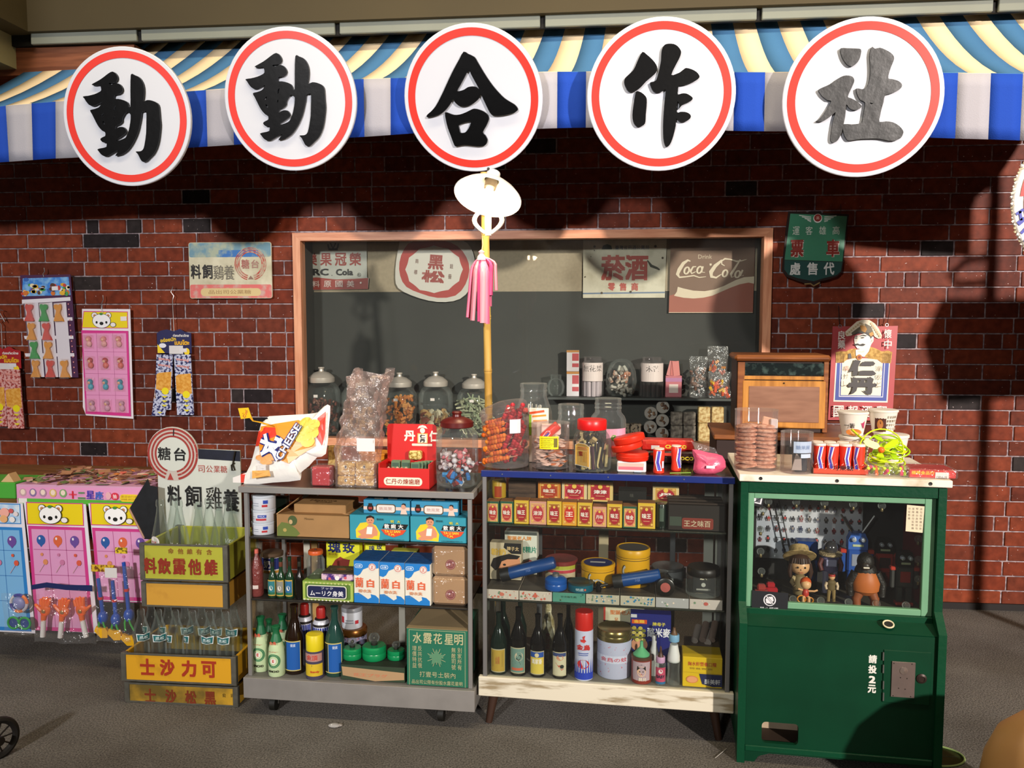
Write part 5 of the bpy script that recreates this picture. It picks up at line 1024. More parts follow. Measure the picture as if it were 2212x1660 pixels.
def bx(*a, **k): return boxthing(*a, **k)
d1 = .045
# -- top shelf: cans
zs = zA1
for i, (pt, lab) in enumerate(((1124, 'bottom'), (1097, 'middle'), (1067, 'top'))):
    _, ztop = F1.xz(570, pt, d1+.045)
    t, R, H = rev('milk_tin', 'white lidded tin with red and blue label, %s of the stack of three' % lab, 'tin', F1, 545, 594, pt, zs, d1+.045, [('tin', [(.94, 0), (.97, .04), (.97, .80), (.94, .82)], M('#dcdfe4', .35), 24), ('lid', [(.97, .80), (1, .83), (1, .96), (.95, 1.), (.8, .985)], M('#cfd6dc', .35), 24)], 'stack of three white tins on the left cabinet\'s top shelf')
    P = Print(0, R*.975+.0005); a = R; 
    if i == 1: P.rect(-.1*a, H*.40, .62*a, H*.62, '#2a48a8'); P.rect(-.25*a, H*.18, .6*a, H*.34, '#c03038'); P.text('MILK', .25*a, H*.51, H*.10, '#e8e8f0', .5*a)
    else: P.rect(.35*a, H*.45, .75*a, H*.7, '#2a48a8'); P.rect(.25*a, H*.22, .7*a, H*.38, '#c03038'); P.rect(-1.0*a, H*.35, -.75*a, H*.6, '#c03038')
    for k in range(2): P.rect(-.55*a, H*(.30+.16*k), -.02*a if i != 1 else -.3*a, H*(.34+.16*k), '#8a909c')
    P.build('label', t); zs += H+.0008
t, P, wd, H = bx('dark_packet', 'black and green packet standing behind the white tins', 'packet', F1, 594, 618, 1073, zA1, d1+.15, .03, M('#15211a', .4)); P.rect(-wd*.3, H*.3, wd*.2, H*.6, '#2a8a48'); P.build('wrapper_print', t)
# cardboard carton
kraft = M('#a9804f', .7, var=.12, scale=9)
t, P, wd, H = bx('carton', 'worn brown cardboard carton with a green leaf print and open flaps', 'carton', F1, 597, 754, 1111, zA1, d1, .22, kraft, part='carton_body')
P.G([(598, 1160), (598, 1140), (608, 1128), (622, 1130), (640, 1142), (648, 1152), (640, 1161)], M('#6a7838', .7), 1); P.E(632, 1124, 10, '#4a5a30', 11); P.E(628, 1127, 4, '#c8a878', 5); P.E(615, 1145, 4, '#b8a058'); P.T('Mitsuwa', 668, 1119, 5, '#7a6038', 20, bold=0); P.build('carton_print', t)
MB().box(-wd*.30, wd*.42, .03, .19, H+.0, H+.035, kraft, .003).build('inner_box', t)
MB().add([(-wd/2, 0, H), (-wd/2, .2, H), (-wd*.32, .17, H+.05), (-wd*.36, .02, H+.03)], [(0, 1, 2, 3)], M('#b98f5e', .7)).build('flap', t, solid=.003)
MB().add([(wd/2, .02, H), (wd/2, .21, H), (wd*.30, .2, H+.012), (wd*.28, .04, H+.004)], [(0, 1, 2, 3)], M('#b98f5e', .7)).build('flap', t, solid=.003)
Q = Print(.0); Q.text('Mitsuwa', .0, 0, .022, '#4a3418', .11, bold=.01); Q.text('Soap', .01, -.03, .018, '#4a3418', .07, bold=.01); Q.build('top_print', t, loc=(.01, .10, H+.0355), rot=(radians(-90), 0, 0))
# talisan boxes
teal = '#3596a8'
for i, (a, b, pt) in enumerate(((755, 883, 1112), (886, 1008, 1116))):
    t, P, wd, H = bx('medicine_box', 'large teal medicine box with baby on yellow disc, %s of two' % ('left', 'right')[i], 'box', F1, a, b, pt, zA1, d1-.01, .12, M(teal, .45), 'large teal medicine boxes')
    s_ = (b-a)/128; o = lambda x, y: (a+(x-755)*s_, pt+(y-1112)*.98)
    P.G([o(769, 1163), o(768, 1145), o(778, 1130), o(795, 1127), o(812, 1134), o(821, 1150), o(819, 1166)], '#e8cf2c', 1)
    P.G([o(772, 1148), o(785, 1143), o(792, 1138), o(796, 1133), o(806, 1133), o(812, 1140), o(816, 1148), o(815, 1157), o(808, 1158), o(804, 1162), o(780, 1165), o(772, 1160), o(780, 1156)], '#d8906c', 1); P.G([o(793, 1138), o(805, 1138), o(803, 1154), o(791, 1154)], '#f0ebe0', 1)
    P.E(*o(800, 1123), 8.5, '#d8946e', 10); P.G([o(791, 1121), o(792, 1115), o(800, 1112), o(808, 1115), o(809, 1121), o(803, 1117), o(796, 1118)], '#1c1410', 1)
    for dx in (-3, 3): P.E(*o(800+dx, 1123), 1, '#1c1410')
    P.L([o(797, 1128), o(803, 1128)], 1, '#a84a3c')
    P.G([o(831, 1129), o(882, 1130), o(876, 1141), o(826, 1140)], '#15130f'); P.Row('散痢大', [o(x, 0)[0] for x in (836, 850, 866)], o(0, 1135)[1], 10*s_, '#f0ece4', 11*s_, bold=.02)
    P.G([o(823, 1142), o(878, 1142), o(870, 1152), o(850, 1159), o(832, 1153)], '#d84a26'); P.T('TA LI SAN', *o(848, 1146), 5.5, '#f0d838', 34*s_, bold=.02); P.T('T.M.', *o(846, 1153), 4.5, '#f0d838', 15*s_, bold=.02); P.Row('明大', [o(x, 0)[0] for x in (848, 862)], o(0, 1124)[1], 6, '#d8d030', 7, bold=.02); P.T('曹龍雞', *o(822, 1120), 4.5, '#1a3a40', 15, bold=0); P.T('大明化學製藥股份有限公司', *o(850, 1164), 3, '#1a3a40', 46, bold=0); P.build('box_print', t); hbig = H
for i, (a, b, pt) in enumerate(((785, 885, 1080), (888, 989, 1083))):
    zz = zA1+hbig+.001
    t, P, wd, H = bx('medicine_box', 'small blue medicine box with oval label, %s one on top' % ('left', 'right')[i], 'box', F1, a, b, pt, zz, d1+.012, .09, M('#3a8fb4', .45), 'small blue medicine boxes on the teal ones')
    P.Rc(a, pt+14, b, pt+21, '#e0c8b8'); P.G(rr_px(a+27, pt+8, a+70, pt+28, 6), '#5a4a30'); P.G(rr_px(a+29, pt+10, a+68, pt+26, 5), '#e6dcd0'); P.T('散風驚', a+48, pt+18, 7, '#c08a80', 28, bold=0)
    P.E(a+15, pt+17, 7, '#15130f', 8); P.Rc(a+11, pt+7, a+19, pt+11, '#15130f'); P.Rc(a+11, pt+15, a+19, pt+20, '#a83a30'); P.E(a+87, pt+12, 5, '#d8a084', 6); P.G([(a+82, pt+9), (a+86, pt+5), (a+91, pt+6), (a+92, pt+12), (a+88, pt+8)], '#15130f'); P.G([(a+80, pt+30), (a+82, pt+20), (a+92, pt+19), (a+95, pt+30)], '#e8c8b4'); P.build('box_print', t)
    for k in range(2): MB().box(-wd*.3+k*wd*.3, -wd*.1+k*wd*.3, .02, .08, H, H+.008, M('#6a5a48', .7), .001).build('folded_leaflet', t)
# -- middle shelf
t, R, H = rev('red_bag_bottle', 'slim bottle wrapped in red cellophane at the middle shelf\'s left end', 'bottle', F1, 540, 567, 1188, zB1, d1+.02, [('bottle', [(.9, 0), (1, .05), (.95, .35), (1, .6), (.7, .78), (.35, .88), (.3, 1)], M('#7a3c38', .25, spec=.6, bump=.5, bscale=60), 16), ('cap', [(.34, .93), (.34, 1.0), (.3, 1.02)], M('#d86a5a', .5), 12)]); P = Print(0, R+.001); P.rect(-.006, H*.18, .016, H*.26, '#d8c8c0'); P.build('price_tag', t)
t, R, H = rev('lidded_tin', 'blue and white tin with wide brown lid behind the small green bottles', 'tin', F1, 566, 610, 1190, zB1, d1+.13, [('tin', [(.94, 0), (.94, .9)], M('#d4cfc2', .45), 24), ('lid', [(1, .88), (1.02, .9), (1.02, .98), (.9, 1.)], M('#5a4632', .5), 24)])
P = Print(0, R*.94+.0006); P.rect(-.9*R, H*.55, 1.2*R, H*.86, '#28306a'); P.rect(-1*R, H*.45, 1.2*R, H*.52, '#c08a3a'); P.text('奶', -.1*R, H*.70, H*.22, '#e0dcd0', bold=.02); P.text('ba', .2*R, H*.25, H*.14, '#28306a', bold=.02); P.build('label', t)
dgl = M('#1d3a26', .12, spec=.6); dk = M('#16120f', .15, spec=.6)
for i, (px_, pt, c) in enumerate(((588, 1205, '#2f7a80'), (606, 1205, '#8a8a80'), (625, 1203, '#2a6a98'), (646, 1204, None))):
    t, R, H = rev('small_bottle', ('little green bottle with teal label, first of the row', 'little green bottle with grey label, second of the row', 'little green bottle with blue label, third of the row', 'little dark bottle without front label, fourth of the row')[i], 'bottle', F1, px_-9.5, px_+9.5, pt, zB1, d1+.01, [('glass_body', [(.95, 0), (1, .03), (1, .46), (.8, .56), (.42, .66), (.36, .92), (.44, .94), (.44, 1)], dgl if c else dk, 14), ('neck_foil', [(.40, .78), (.42, .80), (.42, .88), (.40, .9)], M('#2a2a20' if i != 1 else '#6a3a28', .4), 12)], 'row of little green bottles')
    if c:
        P = Print(0, R+.0008); P.rect(-R*.95, H*.06, R*.95, H*.46, '#c9a84a'); P.rect(-R*.82, H*.09, R*.82, H*.43, c); P.ell(0, H*.26, R*.38, '#e4e0d4', H*.06); P.rect(-R*.82, H*.09, R*.82, H*.15, '#2a6a4a'); P.build('label', t)
# green cream box with jar and purple box on it
t, P, wd, H = bx('cream_box', 'long green body cream box with navy label and Japanese characters', 'box', F1, 653, 763, 1255, zB1, d1-.01, .16, M('#7a9a3c', .5)); zg = zB1+H
P.Rc(654, 1257, 762, 1297, '#a8bc58'); P.G(rr_px(659, 1260, 757, 1293, 4), '#5a7a30')
for k in range(26): a_ = random.Random(k).random; P.E(657+k*4, 1258 if k % 2 else 1295, 2.2, ('#e4e4c8', '#c8d088')[k % 2], 1.8, 7)
P.G(rr_px(664, 1262, 750, 1290, 6), '#d8d8c0'); P.G(rr_px(666, 1264, 748, 1288, 5), '#181e48'); P.T('フック', 708, 1268, 5, '#c8ccd8', 26, bold=.01); P.T('ムーリク身美', 707, 1279, 12, '#e4e4e8', 72, bold=.015); P.build('box_print', t)
t, R, H = rev('screw_jar', 'empty clear jar with orange lid standing on the green box', 'jar', F1, 663, 700, 1186, zg, d1+.045, [('jar_body', [(.95, 0), (1, .04), (1, .62), (.78, .76), (.72, .80), (.72, .84)], JAR, 20), ('lid', [(.80, .83), (.82, .85), (.82, .94), (.76, .97)], M('#d8602c', .4), 20), ('lid_knob', [(.1, .96), (.08, 1.)], M('#3a342c', .5), 8)])
t, P, wd, H = bx('soap_box', 'purple flowered soap box with brown oval lid on the green box', 'box', F1, 693, 764, 1240, zg, d1+.005, .10, two_tone('flower_print', '#4a2a78', '#d8b8c8', 40, .44, .54), bev=.004)
P.E(728, 1248, 5, '#e8e4e4'); P.E(712, 1250, 3, '#d05a68'); P.E(746, 1247, 3, '#d05a68'); P.build('box_print', t); MB().box(-wd/2+.001, wd/2-.001, .001, .099, H, H+.004, M('#4a3c34', .6), .001).build('lid_top', t)
Q = Print(0); Q.ell(0, 0, .045, '#8a7a5a', .022); Q.ell(0, 0, .041, '#4a3c34', .019); Q.ell(0, 0, .02, '#a84a34', .010); Q.build('lid_print', t, loc=(0, .05, H+.0045), rot=(radians(-90), 0, 0))
yb = '#d6d62c'
t, P, wd, H = bx('rose_box', 'yellow rose washing powder box with big navy characters', 'box', F1, 704, 776, 1164, zB1, d1+.16, .05, M(yb, .45))
P.T('瑰', 722, 1182, 24, '#20285a', 28, bold=.03); P.T('玫', 753, 1183, 22, '#20285a', 26, bold=.03); P.T('粉衣洗', 719, 1197, 5, '#b89030', 18); P.G([(716, 1222), (724, 1209), (735, 1202), (742, 1206), (755, 1208), (752, 1222)], '#8a2f24', 1); P.build('box_print', t)
zst = zB1
t, P, wd, H = bx('rose_box', 'small yellow rose box standing at an angle behind the white boxes', 'box', F1, 790, 832, 1170, zB1, d1+.18, .045, M(yb, .45), rz=radians(24)); P.T('瑰', 803, 1184, 12, '#20285a', 12, bold=.02); P.T('玫', 819, 1182, 12, '#20285a', 12, bold=.02); P.build('box_print', t)
t, P, wd, H = bx('rose_box', 'yellow rose box lying low behind the white boxes', 'box', F1, 845, 900, 1190, zB1, d1+.20, .05, M('#b8b83a', .45)); P.T('玫瑰', 870, 1196, 8, '#20285a', 30); P.build('box_print', t)
for i, (a, b) in enumerate(((764, 818), (819.5, 873), (874.5, 930))):
    t, P, wd, H = bx('soap_powder_box', 'white and blue wave soap powder box, %s of three in a row' % ('left', 'middle', 'right')[i], 'box', F1, a, b, 1212+i*3, zB1, d1-.012, .15, M('#e0dccc', .45), 'soap powder boxes in a row')
    y0 = 1212+i*3; q = lambda x, y: (a+x, y0+y)
    P.G([q(0, 0), q(54, 0), q(54, 14), q(44, 16), q(32, 13), q(20, 18), q(14, 28), q(8, 32), q(0, 30)], '#1f7ac4', 0); P.G([q(0, 70), q(10, 69), q(20, 75), q(30, 82), q(37, 78), q(36, 71), q(46, 73), q(53.5, 80), q(53.5, 96), q(0, 94)], '#1f7ac4', 0)
    P.G(rr_px(a+2, y0+6, a+19, y0+15, 4), '#cfe0ec'); P.G(rr_px(a+3, y0+7, a+18, y0+14, 3.5), '#1f7ac4'); P.T('白蘭', a+10.5, y0+10.5, 4.5, '#cfe0ec', 10); P.E(a+40, y0+12, 8, '#f0e8dc'); P.Rg(a+40, y0+12, 6, 7.2, '#c04a3a'); P.T('正', a+40, y0+12, 7, '#c04a3a', 7, bold=.02)
    P.T('蘭', a+12, y0+46, 22, '#d8623c', 17, bold=.012); P.T('白', a+36, y0+47, 18, '#d8623c', 16, bold=.03); P.T('粉衣洗', a+24, y0+64, 7, '#d88a5a', 28, bold=.01); P.T('洗衣清潔', a+10, y0+72, 3, '#6a98c0', 14, bold=0); P.build('box_print', t)
    MB().box(-wd/2, wd/2, 0, .15, H, H+.0012, M('#1f5a94', .5, var=.3, scale=60)).build('box_top', t); Q = None
kp = M('#a98458', .55, var=.1, scale=8)
zz = zB1
for i, pt in enumerate((1246, 1181)):
    t, P, wd, H = bx('paper_parcel', 'brown paper parcel in film with round seal, %s of two' % ('lower', 'upper')[i], 'parcel', F1, 933, 1009, pt, zz, d1+.0, .14, kp, 'brown paper parcels', bev=.010)
    P.E(973, pt+38, 11, '#7a2c2c'); P.Rg(973, pt+38, 8.5, 9.5, '#b87a68'); P.T('花王', 973, pt+38, 7, '#b87a68', 12); P.build('seal', t); MB().box(-wd/2-.003, wd/2+.003, -.004, .14, .0, H+.002, FILM, .012).build('film_wrap', t); zz += H+.003
# -- bottom shelf
d0 = .05; lg = M('#c4d8a8', .5); dgr = M('#1f6a40', .45, bump=.3, bscale=80)
def beer(px0, px1, pt, d, lab):
    t, R, H = rev('insecticide_bottle', lab, 'bottle', F1, px0, px1, pt, zF1, d, [('bottle', [(.95, 0), (1, .03), (1, .35), (.92, .55), (.72, .68)], lg, 20), ('green_shoulder', [(.73, .67), (.55, .78), (.42, .84)], M('#2a7048', .45), 20), ('neck_wrap', [(.44, .84), (.38, .88), (.44, .93), (.56, .99), (.4, 1.0), (.2, .985)], dgr, 18)], 'green necked insecticide bottles')
    P = Print(0, R+.0008); P.ring(0, H*.33, R*.60, R*.72, '#2a7a50'); P.ring(0, H*.33, R*.76, R*.86, '#2a7a50'); P.ell(0, H*.33, R*.34, '#f0ece0'); P.text('E', 0, H*.33, H*.06, '#c84a3a', bold=.04); P.text('KINCHO', .0, H*.12, H*.045, '#18140f', R*1.3, bold=.03); P.text('キンチョー', 0, H*.52, H*.03, '#c8583a', R*1.1, bold=.01); P.text('金鳥', 0, H*.70, H*.07, '#d85a40', R*.8, bold=.02); P.build('label', t)
beer(546, 579, 1331, d0+.03, 'pale green insecticide bottle with green neck, front left corner of cabinet'); beer(579, 613, 1351, d0-.005, 'pale green insecticide bottle with green neck, second in front'); beer(568, 594, 1337, d0+.14, 'pale green insecticide bottle hidden behind the first pair'); beer(593, 627, 1326, d0+.13, 'pale green insecticide bottle behind, next to brown bottle')
def tall(px0, px1, pt, d, lab, body, lblc, lw=.9, name='syrup_bottle', lb=(.06, .50), neck=.36, edge='#d0c070', F=None, zb=None, txt=None):
    t, R, H = rev(name, lab, 'bottle', F or F1, px0, px1, pt, zF1 if zb is None else zb, d, [('glass_body', [(.95, 0), (1, .02), (1, .50), (.93, .57), (.55, .72), (neck, .80), (neck, .95), (neck*1.15, .96), (neck*1.15, 1)], body, 20)])
    P = Print(0, R+.0009); P.rect(-R*lw, H*lb[0], R*lw, H*lb[1], edge); P.rect(-R*(lw-.08), H*(lb[0]+.015), R*(lw-.08), H*(lb[1]-.015), lblc)
    return t, P, R, H
brn = M('#22140a', .10, spec=.6); ggl = M('#24463e', .08, spec=.7)
t, P, R, H = tall(615, 655, 1305, d0+.03, 'tall brown bottle with plain blue label in the left cabinet', brn, '#1d5aa8', 1.0); P.text('健素', .2*R, H*.44, .012, '#c8d4e8', .02); P.rect(-.9*R, H*.075, -.55*R, H*.485, '#2a3a38'); P.build('label', t)
t, P, R, H = tall(702, 742, 1309, d0+.03, 'tall green glass bottle with blue and black label in the left cabinet', ggl, '#1d5aa8', 1.1); P.rect(-1.02*R, H*.075, -.42*R, H*.485, '#1c2624'); P.rect(-.42*R, H*.075, -.36*R, H*.485, '#d0c070'); P.text('健素', .35*R, H*.44, .012, '#c8d4e8', .02); P.build('label', t)
def spray(px0, px1, pt, d, lab, stripes):
    t, R, H = rev('striped_can', lab, 'can', F1, px0, px1, pt, zF1, d, [('can', [(1, 0), (1, .74), (.8, .80), (.62, .82)], M('#dcdce4', .35, .2), 20), ('shoulder', [(1.01, .70), (1.0, .74), (.72, .82), (.6, .83)], M('#2a2420', .4), 20), ('cap', [(.58, .82), (.58, .97), (.5, 1.)], M('#a8241f', .4), 18)], 'white cans with blue stripes and red caps')
    P = Print(0, R+.0006)
    for k in range(-4, 5): P.rect(k*R*.27-.003, H*.30, k*R*.27+.003, H*.69, '#2a3a98'); P.k -= 1
    P.k += 1; P.build('stripes', t)
spray(642, 673, 1304, d0+.10, 'white blue-striped can with red cap, behind the brown bottle', 1); spray(676, 711, 1311, d0+.09, 'white blue-striped can with red cap, between the two tall bottles', 1)
t, R, H = rev('powder_can', 'yellow capped cylinder with yellow and red label in the left cabinet', 'can', F1, 661, 698, 1368, zF1, d0-.005, [('can', [(1, 0), (1, .64)], M('#4a4458', .4), 22), ('cap', [(.95, .63), (.97, .65), (.97, .98), (.9, 1.)], M('#e0cc1c', .4), 22)])
P = Print(0, R+.0007); P.rect(-R*1.3, H*.08, R*1.3, H*.36, '#d8b82c'); P.rect(-R*1.2, H*.42, R*1.2, H*.60, '#b88a80'); P.poly([(-R*1.2, H*.42), (0, H*.34), (R*1.2, H*.42), (R*1.2, H*.40), (0, H*.31), (-R*1.2, H*.40)], '#202050'); P.text('金頂', 0, H*.51, H*.12, '#c84a3a', R*1.3, bold=.02); P.text('Shimly', .3*R, H*.18, H*.06, '#c84028', R*1.0, bold=.03); P.build('label', t)
t, R, H = rev('flower_tin', 'lavender floral tin with brass lid under the small white tin', 'tin', F1, 736, 791, 1352, zF1, d0+.19, [('tin', [(1, 0), (1, .80)], two_tone('lilac_floral', '#a8a4c4', '#c88a98', 90, .58, .64), 26), ('lid', [(1.02, .78), (1.04, .80), (1.04, .95), (.96, 1.)], M('#8a5a28', .3, .7), 26)]); zft = zF1+H+.001
t, R, H = rev('milk_tin', 'small white tin with grey lid on the floral tin', 'tin', F1, 738, 782, 1308, zft, d0+.19, [('tin', [(.95, 0), (.97, .04), (.97, .82)], M('#d8dce2', .35), 24), ('lid', [(1, .80), (1, .96), (.94, 1.), (.9, .97), (.05, .97)], M('#8a8c90', .35), 24)]); P = Print(0, R*.97+.0006); P.rect(-.9*R, H*.3, -.5*R, H*.6, '#b83038'); P.rect(.6*R, H*.25, .95*R, H*.42, '#b83038'); P.rect(-.4*R, H*.28, .45*R, H*.34, '#9aa0a8'); P.rect(-.3*R, H*.40, .45*R, H*.46, '#9aa0a8'); P.build('label', t)
t, P, wd, H = bx('long_box', 'long tan and dark green box carrying three green lidded jars', 'box', F1, 736, 874, 1436, zF1, d0-.02, .15, M('#2f3f2c', .55)); P.G([(738, 1440), (873, 1447), (873, 1462), (810, 1476), (740, 1459)], '#b0906a'); P.T('花王プラグ', 800, 1456, 7, '#c87a58', 74); P.build('box_print', t); MB().box(-wd/2, wd/2, 0, .15, H, H+.001, M('#24261f', .6)).build('box_top', t); zlb = zF1+H+.002
for i, (a, b, pt) in enumerate(((741, 781, 1378), (783, 833, 1368), (837, 874, 1386))):
    t, R, H = rev('lamp_jar', 'green lidded jar topped by a small glass bulb, %s of three' % ('left', 'middle', 'right')[i], 'jar', F1, a, b, pt, zlb, d0+.045+.01*i, [('green_lid', [(.94, 0), (1, .05), (1, .25), (.97, .28), (1, .32), (1, .48), (.9, .54)], M('#128a50', .3, spec=.5), 24), ('collar', [(.25, .52), (.28, .56), (.28, .66)], M('#3a3630', .4, .5), 14), ('glass_bulb', [(.26, .62), (.42, .72), (.48, .84), (.36, .97), (.1, 1.03)], JAR, 16)], 'green lidded jars on the long box'); MB().sph((0, 0, H*.82), R*.2, M('#4a4638', .3, .5), 10, 7).build('metal_core', t)
gcar = M('#1f6a50', .6, var=.05, scale=8)
t, P, wd, H = bx('perfume_carton', 'large green carton with tan Chinese characters and a star', 'carton', F1, 878, 1010, 1357, zF1, d0-.03, .24, gcar, part='carton_body')
tan = '#b8b488'; P.Fr(883, 1360, 1005, 1484, .8, tan); P.Row('水露花星明', (901, 924, 946, 970, 991), 1377, 23, tan, 19, bold=.012)
for k in range(16):
    a_ = 2*pi*k/16; P.L([(943+9*cos(a_), 1418+9*sin(a_)), (943+(21 if k % 2 else 15)*cos(a_), 1418+(21 if k % 2 else 15)*sin(a_))], .9, tan); P.k -= 1
P.k += 1; P.G([(943+(10 if k % 2 else 19)*cos(pi*k/5-pi/2), 1418+(10 if k % 2 else 19)*sin(pi*k/5-pi/2)) for k in range(10)], '#5a8a68')
for i, s_ in enumerate(('增價特益', '反共抗俄', '無敵司號', '別家所有')): P.text(s_, P.X((895, 907, 980, 993)[i]), P.Z(1418), 11*P.kz, tan, 9*P.kx, bold=0, vert=True)
P.T('打壹号土裝內', 945, 1455, 12, tan, 78, bold=0); P.T('品出司公限有份股水露花星明', 944, 1472, 9, tan, 110, bold=0); P.build('carton_print', t)
MB().add([(-wd/2, 0, H), (wd/2, 0, H), (wd*.34, .24, H+.012), (-wd*.40, .24, H+.018)], [(0, 1, 2, 3)], M('#8a7858', .7, var=.1, scale=6)).build('top_flap', t, solid=.003)
# ================================================================== things on top of the left cabinet
dt = .05; zt = zT1+.0015
# snack bag leaning: puffed pillow with print
P0 = F1.xz(610, 1046, dt); t = thing('snack_bag', 'white and orange cheese rice cracker bag with bold blue white lettering', 'bag', F1.w(P0[0], dt, zt), F1.rz, rot=(0, 0, F1.rz))
P = PP(F1, 610, 1047, dt, 0.)
def S3(x, y): return (480+x/3.814, 780+y/3.814)
edge = [S3(*p) for p in ((175, 1020), (215, 870), (245, 700), (270, 535), (330, 500), (330, 480), (620, 460), (745, 440), (780, 395), (832, 390), (835, 560), (830, 770), (760, 800), (700, 870), (630, 930), (640, 980), (420, 1005))]
def pillow(P, pts, th, mat, lean=.0, n=5):
    pts = smooth_loop([P.Q(*p) for p in pts], 2); cx = sum(p[0] for p in pts)/len(pts); cz = sum(p[1] for p in pts)/len(pts); V = []; F = []; m = len(pts)
    for sgn in (-1, 1):
        b = len(V)
        for k in range(n):
            q = 1-k/n
            for x, z in pts: V.append((cx+(x-cx)*q, lean*(cz+(z-cz)*q)+sgn*th*sqrt(1-q*q)*(1+.12*sin(x*90+z*60)), cz+(z-cz)*q))
        V.append((cx, lean*cz+sgn*th, cz))
        for k in range(n-1):
            for i in range(m):
                j = (i+1) % m; f = (b+k*m+i, b+k*m+j, b+(k+1)*m+j, b+(k+1)*m+i); F.append(f if sgn < 0 else f[::-1])
        for i in range(m): f = (b+(n-1)*m+i, b+(n-1)*m+(i+1) % m, len(V)-1); F.append(f if sgn < 0 else f[::-1])
    return MB().add(V, F, mat, True)
class Puff(PP):
    """print that follows a puffed pillow surface"""
    def shape(s, pts, th, lean):
        q = smooth_loop([s.Q(*p) for p in pts], 2); s.pc = (sum(p[0] for p in q)/len(q), sum(p[1] for p in q)/len(q)); s.pl = q; s.th = th; s.lean = lean; return s
    def _m(s, V):
        out = []; cx, cz = s.pc
        for x, z in V:
            a = atan2(z-cz, x-cx); r_ = sqrt((x-cx)**2+(z-cz)**2); R_ = min((abs((atan2(p[1]-cz, p[0]-cx)-a+pi) % (2*pi)-pi), sqrt((p[0]-cx)**2+(p[1]-cz)**2)) for p in s.pl)[1]
            q = min(.999, r_/max(R_, 1e-5)); out.append((x, s.lean*z-s.th*sqrt(1-q*q)*1.12-.003-s.k*.0006, z))
        return out
    def poly(s, pts, h, sm=0):
        pts = smooth_loop(pts, sm) if sm else pts; cx = sum(p[0] for p in pts)/len(pts); cz = sum(p[1] for p in pts)/len(pts); m = len(pts); V = []; F = []
        for k in (0, 1, 2):
            for x, z in pts: V.append((cx+(x-cx)*(1-k/3), cz+(z-cz)*(1-k/3)))
        V.append((cx, cz))
        for k in (0, 1):
            for i in range(m): j = (i+1) % m; F.append((k*m+i, k*m+j, (k+1)*m+j, (k+1)*m+i))
        for i in range(m): F.append((2*m+i, 2*m+(i+1) % m, 3*m))
        return s._put(V, F, h)
foil = M('#f2efe8', .3, spec=.6, bump=.5, bscale=14)
LE = .30
pillow(P, edge, .035, foil, LE).build('bag_body', t)
Q = Puff(F1, 610, 1047, dt, 0., step=.0004).shape(edge, .035, LE)
Q.poly([Q.Q(*S3(*p)) for p in ((285, 560), (420, 530), (600, 500), (740, 560), (760, 700), (640, 780), (560, 840), (450, 800), (330, 830), (290, 700))], M('#f29a2c', .35, spec=.6), 1)
Q.poly([Q.Q(*S3(*p)) for p in ((265, 600), (330, 560), (420, 560), (440, 620), (330, 700), (250, 720))], M('#e8402c', .35, spec=.6), 1)
Q.poly([Q.Q(*S3(*p)) for p in ((760, 480), (815, 430), (825, 600), (810, 700), (770, 640))], M('#e04838', .35, spec=.6), 1)
for cx, cy, r_ in ((670, 530, 60), (720, 590, 62), (650, 620, 60), (700, 660, 55), (740, 530, 45)): Q.poly([Q.Q(*S3(cx+r_*cos(i*pi/7), cy+r_*.9*sin(i*pi/7))) for i in range(14)], M('#e6cf58', .4))
for cx, cy, r_ in ((335, 800, 40), (430, 790, 45), (380, 830, 36)): Q.poly([Q.Q(*S3(cx+r_*1.5*cos(i*pi/6), cy+r_*.6*sin(i*pi/6))) for i in range(12)], M('#e8a868', .45))
ws = lambda w_, h: [Q.line([Q.Q(*S3(*p)) for p in st], w_/3.814*Q.kx, h) for st in ([(310, 665), (400, 690), (470, 700)], [(345, 610), (375, 690), (350, 760)], [(330, 770), (400, 730), (470, 760)], [(400, 700), (450, 760), (480, 810)], [(440, 640), (470, 650), (495, 700)], [(440, 720), (470, 690), (500, 640)])]
ws(52, M('#1f2f80', .35)); ws(30, M('#f4f4f8', .35)); Q.text('CHEESE', *Q.Q(*S3(555, 665)), .036, M('#1f2f80', .35), .150, bold=.06, rot=radians(62)); Q.text('CHEESE', *Q.Q(*S3(555, 665)), .030, '#f2f0ea', .142, bold=.02, rot=radians(62))
Q.poly([Q.Q(*S3(*p)) for p in ((275, 900), (420, 890), (430, 940), (280, 960))], M('#eab060', .45)); Q.poly([Q.Q(*S3(*p)) for p in ((320, 850), (390, 845), (395, 890), (325, 895))], '#d8d4d0'); Q.build('bag_print', t)
MB().tube([(P.X(a), -.005, P.Z(b)) for a, b in (S3(205, 430), S3(250, 470), S3(270, 500), S3(330, 510), S3(400, 530))], [.022, .011, .006, .008, .008], M('#f2b01c', .35, spec=.6), 8, flat=.3).build('twist_tie', t)
Q2 = PP(F1, 610, 1047, dt, -.02); Q2.G([S3(163, 395), S3(250, 388), S3(275, 470), S3(185, 482)], M('#f0c41c', .35)); Q2.T('Cool', *S3(222, 440), 7, '#c8402c', 16, rot=1.2); Q2.build('gold_tag', t)
pb0, pb1, pb2 = at(515, 1020, 2.98), at(486, 1030, 2.98), 0
t = thing('wrapped_snack', 'small white and red wrapped snack poking past the cabinet corner', 'packet', F1.w(-.005, .06, zt), F1.rz); MB().prism([(-.045, -.0), (.06, -.0), (.06, .028), (.01, .04), (-.045, .02)], 0, .03, M('#ece6e0', .35, spec=.5)).build('wrapper', t); MB().box(-.012, .012, -.001, .031, .001, .034, M('#e04030', .4)).build('red_band', t)
